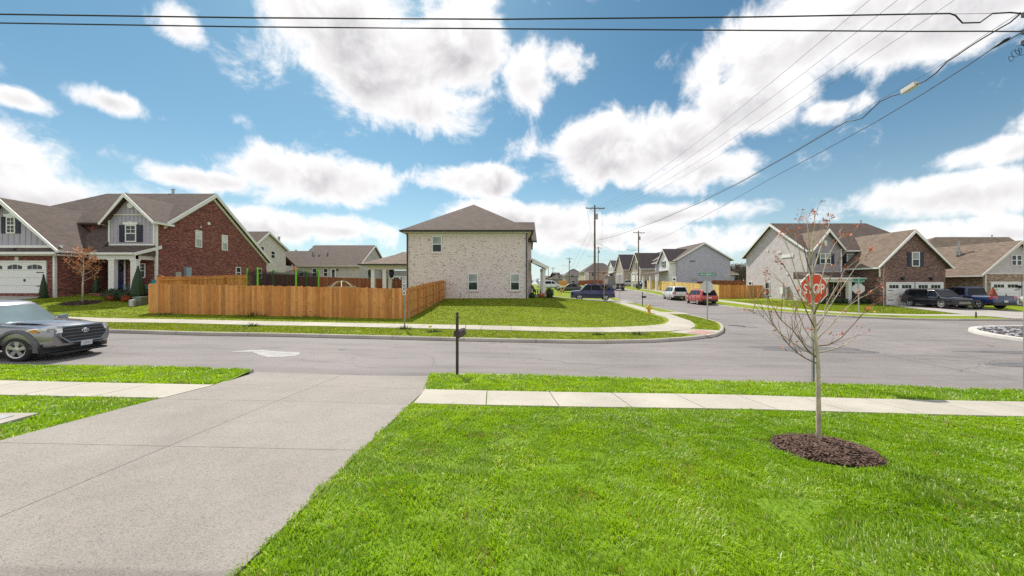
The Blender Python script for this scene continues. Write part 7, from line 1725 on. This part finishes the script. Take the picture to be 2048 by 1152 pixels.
# ------------------------------------------------------------------ shrubs and pots
M['shrub'] = pm('evergreen_shrub', (.020, .045, .014), .7, .6, 30); M['shrubred'] = pm('red_shrub', (.26, .045, .02), .7, .4, 30); M['flower'] = pm('rust_mums', (.32, .075, .02), .7, .5, 30)
def shrub(label, px, Y, w, h, mat, cone=False, n=520, z=None, name='shrub', cat='shrub'):
    x = XP(px, Y); g = gl(x, Y) if z is None else z; root = thing(name, label, cat, (x, Y, g)); m = MB()
    core = MB(); k = 10
    if cone: core.lathe([(w * .36, 0), (w * .40, h * .2), (w * .27, h * .6), (w * .04, h * .96)], k)
    else: core.lathe([(w * .25, 0), (w * .40, h * .35), (w * .34, h * .7), (w * .08, h * .92)], k)
    core.build('inner_growth', mat, root)
    for _ in range(n):
        if cone: t = random.random() ** 1.3; r = w / 2 * (1 - t) * (.75 + .3 * random.random()); zz = h * t
        else: t = random.random(); r = w / 2 * math.sqrt(max(0, 1 - (2 * t - .9) ** 2 / 1.25)) * (.75 + .32 * random.random()); zz = h * t
        a = random.random() * 6.28; leaf(m, Vector((r * math.cos(a), r * math.sin(a), max(zz, .03))), .05 * (.6 + random.random()))
    m.build('foliage', mat, root, fix=False); return root
shrub('tall dark conical evergreen before the red house porch window', 276, 25.2, 1.0, 2.35, M['shrub'], True, 1200)
shrub('low dark shrub left of the porch steps', 229, 25.2, 1.3, .75, M['shrub']); shrub('low dark shrub between the two porch columns', 252, 25.2, 1.2, .6, M['shrub'])
shrub('rust-coloured mum beside the left porch shrub', 224, 24.9, .6, .45, M['flower'], n=260); shrub('rust-coloured mum in front of the porch shrub', 254, 24.8, .65, .4, M['flower'], n=260)
shrub('narrow dark shrub against the red brick wall', 192, 26.6, .5, 1.5, M['shrub'], True); shrub('dark climbing shrub beside the white garage door', 87, 25.0, .5, 1.6, M['shrub'], True)
shrub('dark shrub at the front corner of the pale house porch', 1099, 37, .9, 1.0, M['shrub']); shrub('small dark shrub under the pale house downspout', 1064, 35, .6, .5, M['shrub'], n=250)
shrub('red conical shrub between the tan house garage doors', 1986, 35.5, 1.0, 1.75, M['shrubred'], True, 800); shrub('dark shrub beside the brown brick garage', 1752, 36.8, .5, 1.3, M['shrub'], True)
M['terracotta'] = pm('terracotta', (.36, .11, .045), .8, .2)
o = MB().lathe([(.2, 0), (.36, .25), (.34, .4), (.3, .4), (.28, .3)], 12).build('flower_pot', M['terracotta'], smooth=True); x = XP(1083, 36.2); o.location = (x, 36.2, gl(x, 36.2)); tag(o, 'orange-brown pot at the foot of the white porch post', 'pot')
# low dark plants along the foot of the porches on the right
for i, px in enumerate((1632, 1645, 1660, 1676, 1690, 1712, 1727, 1742)):
    shrub(('first', 'second', 'third', 'fourth', 'fifth', 'sixth', 'seventh', 'eighth')[i] + ' low dark shrub from the left along the right house porch', px, 37.0, .7, .5, M['shrub'], n=160)
# ------------------------------------------------------------------ yard things
def trampoline():
    xc, yc = XP(568, 26.4), 26.4; g = gl(xc, yc); root = thing('trampoline', 'trampoline with green poles and black safety net behind the long fence', 'trampoline', (xc, yc, g)); rr = 2.2
    M['lime'] = pm('lime_foam', (.16, .52, .03), .6, .1); m, nt, b = nodes_of('black_net'); setp(b, Roughness=.9); nt.links.new(ramp(nt, vnoise(nt, 3), [(.3, (.010, .010, .012)), (.7, (.02, .02, .024))]), b.inputs['Base Color'])
    tr = nt.nodes.new('ShaderNodeBsdfTransparent'); mx = nt.nodes.new('ShaderNodeMixShader'); nt.links.new(ramp(nt, vnoise(nt, 1.5, 3), [(.3, (.42,) * 3), (.7, (.62,) * 3)]), mx.inputs[0])
    nt.links.new(tr.outputs[0], mx.inputs[1]); nt.links.new(b.outputs[0], mx.inputs[2]); nt.links.new(mx.outputs[0], nt.nodes['Material Output'].inputs[0])
    tops = []
    for k in range(6):
        a = R(20 + 60 * k); p = Vector((rr * math.cos(a), rr * math.sin(a), 0)); t = ZP(537, yc) - g; tops.append(p + Vector((0, 0, t)))
        MB().tube([p, p + Vector((0, 0, t))], .055, 8).build('net_pole', M['lime'], root)
    n = 36; V = []
    for j in range(n):
        a = 2 * math.pi * j / n; d = abs(((math.degrees(a) - 20) % 60) - 30) / 30; zt = (ZP(537, yc) - g) - .1 - .28 * (1 - d ** 1.4); V += [(rr * .97 * math.cos(a), rr * .97 * math.sin(a), .75), (rr * .97 * math.cos(a), rr * .97 * math.sin(a), zt)]
    MB().add(V, [(2 * j, 2 * ((j + 1) % n), 2 * ((j + 1) % n) + 1, 2 * j + 1) for j in range(n)]).build('safety_net', m, root)
    MB().lathe([(.01, .78), (rr * .86, .78), (rr * .86, .75), (.01, .75)], 30, cap=False).build('jumping_mat', M['black'], root); MB().lathe([(rr * .86, .74), (rr * .86, .80), (rr * 1.02, .80), (rr * 1.02, .74)], 30, cap=False).build('edge_pad', M['navyp'], root)
    for k in range(6):
        a = R(50 + 60 * k); MB().tube([(rr * .95 * math.cos(a), rr * .95 * math.sin(a), -.15), (rr * .95 * math.cos(a), rr * .95 * math.sin(a), .75)], .03, 6).build('leg', M['galv'], root)
trampoline()
def dome():
    Y = 30; xc = XP(684, Y); g = gl(xc, Y); ht = ZP(562, Y) - g; r = 1.5; root = thing('climbing_dome', 'tan climbing dome peeking over the long fence', 'play dome', (xc, Y, g)); pts = []
    for lv, (f, n, o) in enumerate(((0, 8, 0), (.5, 8, .5), (.85, 5, 0))):
        pts.append([Vector((r * math.cos(f * 1.57) * math.cos(2 * math.pi * (k + o) / n), r * math.cos(f * 1.57) * math.sin(2 * math.pi * (k + o) / n), ht * math.sin(f * 1.57) - (.12 if lv == 0 else 0))) for k in range(n)])
    top = Vector((0, 0, ht)); segs = []
    for k in range(8): segs += [(pts[0][k], pts[1][k]), (pts[0][k], pts[1][k - 1]), (pts[1][k], pts[1][(k + 1) % 8]), (pts[1][k], min(pts[2], key=lambda q: (q - pts[1][k]).length))]
    for k in range(5): segs += [(pts[2][k], pts[2][(k + 1) % 5]), (pts[2][k], top)]
    mt = pm('tan_tube', (.42, .36, .25), .5, .15)
    for a, b in segs: MB().tube([a, b], .028, 6).build('bar', mt, root)
dome()
M['teal'] = pm('teal_chair_paint', (.045, .33, .36), .5, .12)
def adirondack(label, px, Y, rz, z, mat=None):
    x = XP(px, Y); root = thing('garden_chair', label, 'chair', (x, Y, z), rz, 'garden chairs on porches'); mt = mat or M['teal']
    for k in range(6): w = -.26 + k * .105; MB().hexa([(w, .22, .28), (w + .09, .22, .28), (w + .09, .24, .28), (w, .24, .28), (w, .5, 1.0 - .02 * (k - 2.5) ** 2), (w + .09, .5, 1.0 - .02 * (k - 2.5) ** 2), (w + .09, .52, 1.0 - .02 * (k - 2.5) ** 2), (w, .52, 1.0 - .02 * (k - 2.5) ** 2)]).build('back_slat', mt, root)
    MB().hexa([(-.27, -.3, .36), (.27, -.3, .36), (.27, .25, .26), (-.27, .25, .26), (-.27, -.3, .39), (.27, -.3, .39), (.27, .25, .29), (-.27, .25, .29)]).build('seat', mt, root)
    for sg in (-1, 1):
        MB().box(sg * .33 - .06, sg * .33 + .06, -.36, .3, .56, .585).build('armrest', mt, root); MB().box(sg * .3 - .02, sg * .3 + .02, -.33, -.25, 0, .558).build('leg', mt, root); MB().box(sg * .3 - .02, sg * .3 + .02, .22, .3, 0, .558).build('leg', mt, root)
zp = CZ - .67
adirondack('teal garden chair on the red house porch, left of the cone shrub', 264, 26.7, R(15), zp); adirondack('teal garden chair on the red house porch, right of the cone shrub', 291, 26.7, R(-15), zp)
adirondack('dark wooden chair on the pale house porch', 1073, 38.2, R(60), gl(2, 38) + .12, M['darkbrown'])
zq = CZ - 2.0
adirondack('pale chair on the right house porch, left of its second post', 1735, 38.4, R(10), zq, M['white']); adirondack('pale chair on the right house porch, near its last post', 1752, 38.4, R(-10), zq, M['white'])
f = MB(); V = []
for i in range(7):
    for j in range(5): V.append((i * .13 + .03 * math.sin(j), .04 * math.sin(i * 1.4 + j * .7), -j * .17 - .06 * i))
f.add(V, [(i * 5 + j, i * 5 + j + 1, (i + 1) * 5 + j + 1, (i + 1) * 5 + j) for i in range(6) for j in range(4)])
fl = thing('yard_flag', 'small red and white flag hanging behind the trampoline', 'flag', (XP(584, 47), 47, gl(XP(584, 47), 47))); o = f.build('cloth', pm('red_white_cloth', (.55, .22, .2), .8, .6, 9, stretch=(.2, .2, 3)), fl, fix=False); o.location = (0, 0, ZP(530, 47) - fl.location.z); MB().tube([(0, 0, -.1), (0, 0, ZP(529, 47) - fl.location.z)], .025, 6).build('flag_pole', M['white'], fl)
# dark-blue cushions hanging under the covered patio
for i, px in enumerate((741, 783)):
    o = MB().lathe([(.02, 0), (.22, -.15), (.26, -.6), (.15, -.95), (.02, -1.0)], 10).build('hanging_chair', M['navyp'], smooth=True); o.location = (XP(px, 37.2), 37.2, ZP(536, 37.2)); tag(o, ('navy hanging seat at the outer post of the covered patio', 'navy hanging seat under the middle of the covered patio')[i], 'hanging chair')
# ------------------------------------------------------------------ far bare wood on the right
M['farwood'] = pm('far_bare_branches', (.115, .088, .075), .9, .4, 2)
def wood(label, xa, xb, Y, top, n, seed):
    random.seed(seed); m = MB()
    for i in range(n):
        px = xa + (xb - xa) * (i + random.random()) / n; y = Y + random.uniform(0, 25); x = XP(px, y); g = gl(x, min(y, 170)); h = (ZP(top + random.uniform(-3, 9), y) - g)
        m.tube([(x, y, g - 1), (x + random.gauss(0, .3), y, g + h * .6), (x + random.gauss(0, .6), y, g + h)], [.22, .12, .03], 4)
        for k in range(30):
            f_ = random.uniform(.15, .95); a = random.random() * 6.28; l = h * .34 * (1.15 - f_) + .5; s = Vector((x, y, g + h * f_)); e = s + Vector((math.cos(a) * l, math.sin(a) * l, l * random.uniform(.3, 1)))
            m.tube([s, s.lerp(e, .5) + Vector((0, 0, .12)), e], [.07, .05, .02], 3, cap=False)
            for q in range(4):
                e2 = e + Vector((random.gauss(0, .7), random.gauss(0, .7), random.uniform(-.2, 1.0))); m.tube([s.lerp(e, random.uniform(.4, 1)), e2], [.04, .02], 3, cap=False)
    o = stuff(m.build('far_wood', M['farwood'], fix=False)); o['label'] = label; o['category'] = 'trees'
wood('bare brown wood far behind the brown fence', 1452, 1520, 125, 532, 34, 2)
wood('bare far wood low on the horizon down the side street', 1060, 1300, 260, 560, 26, 4)
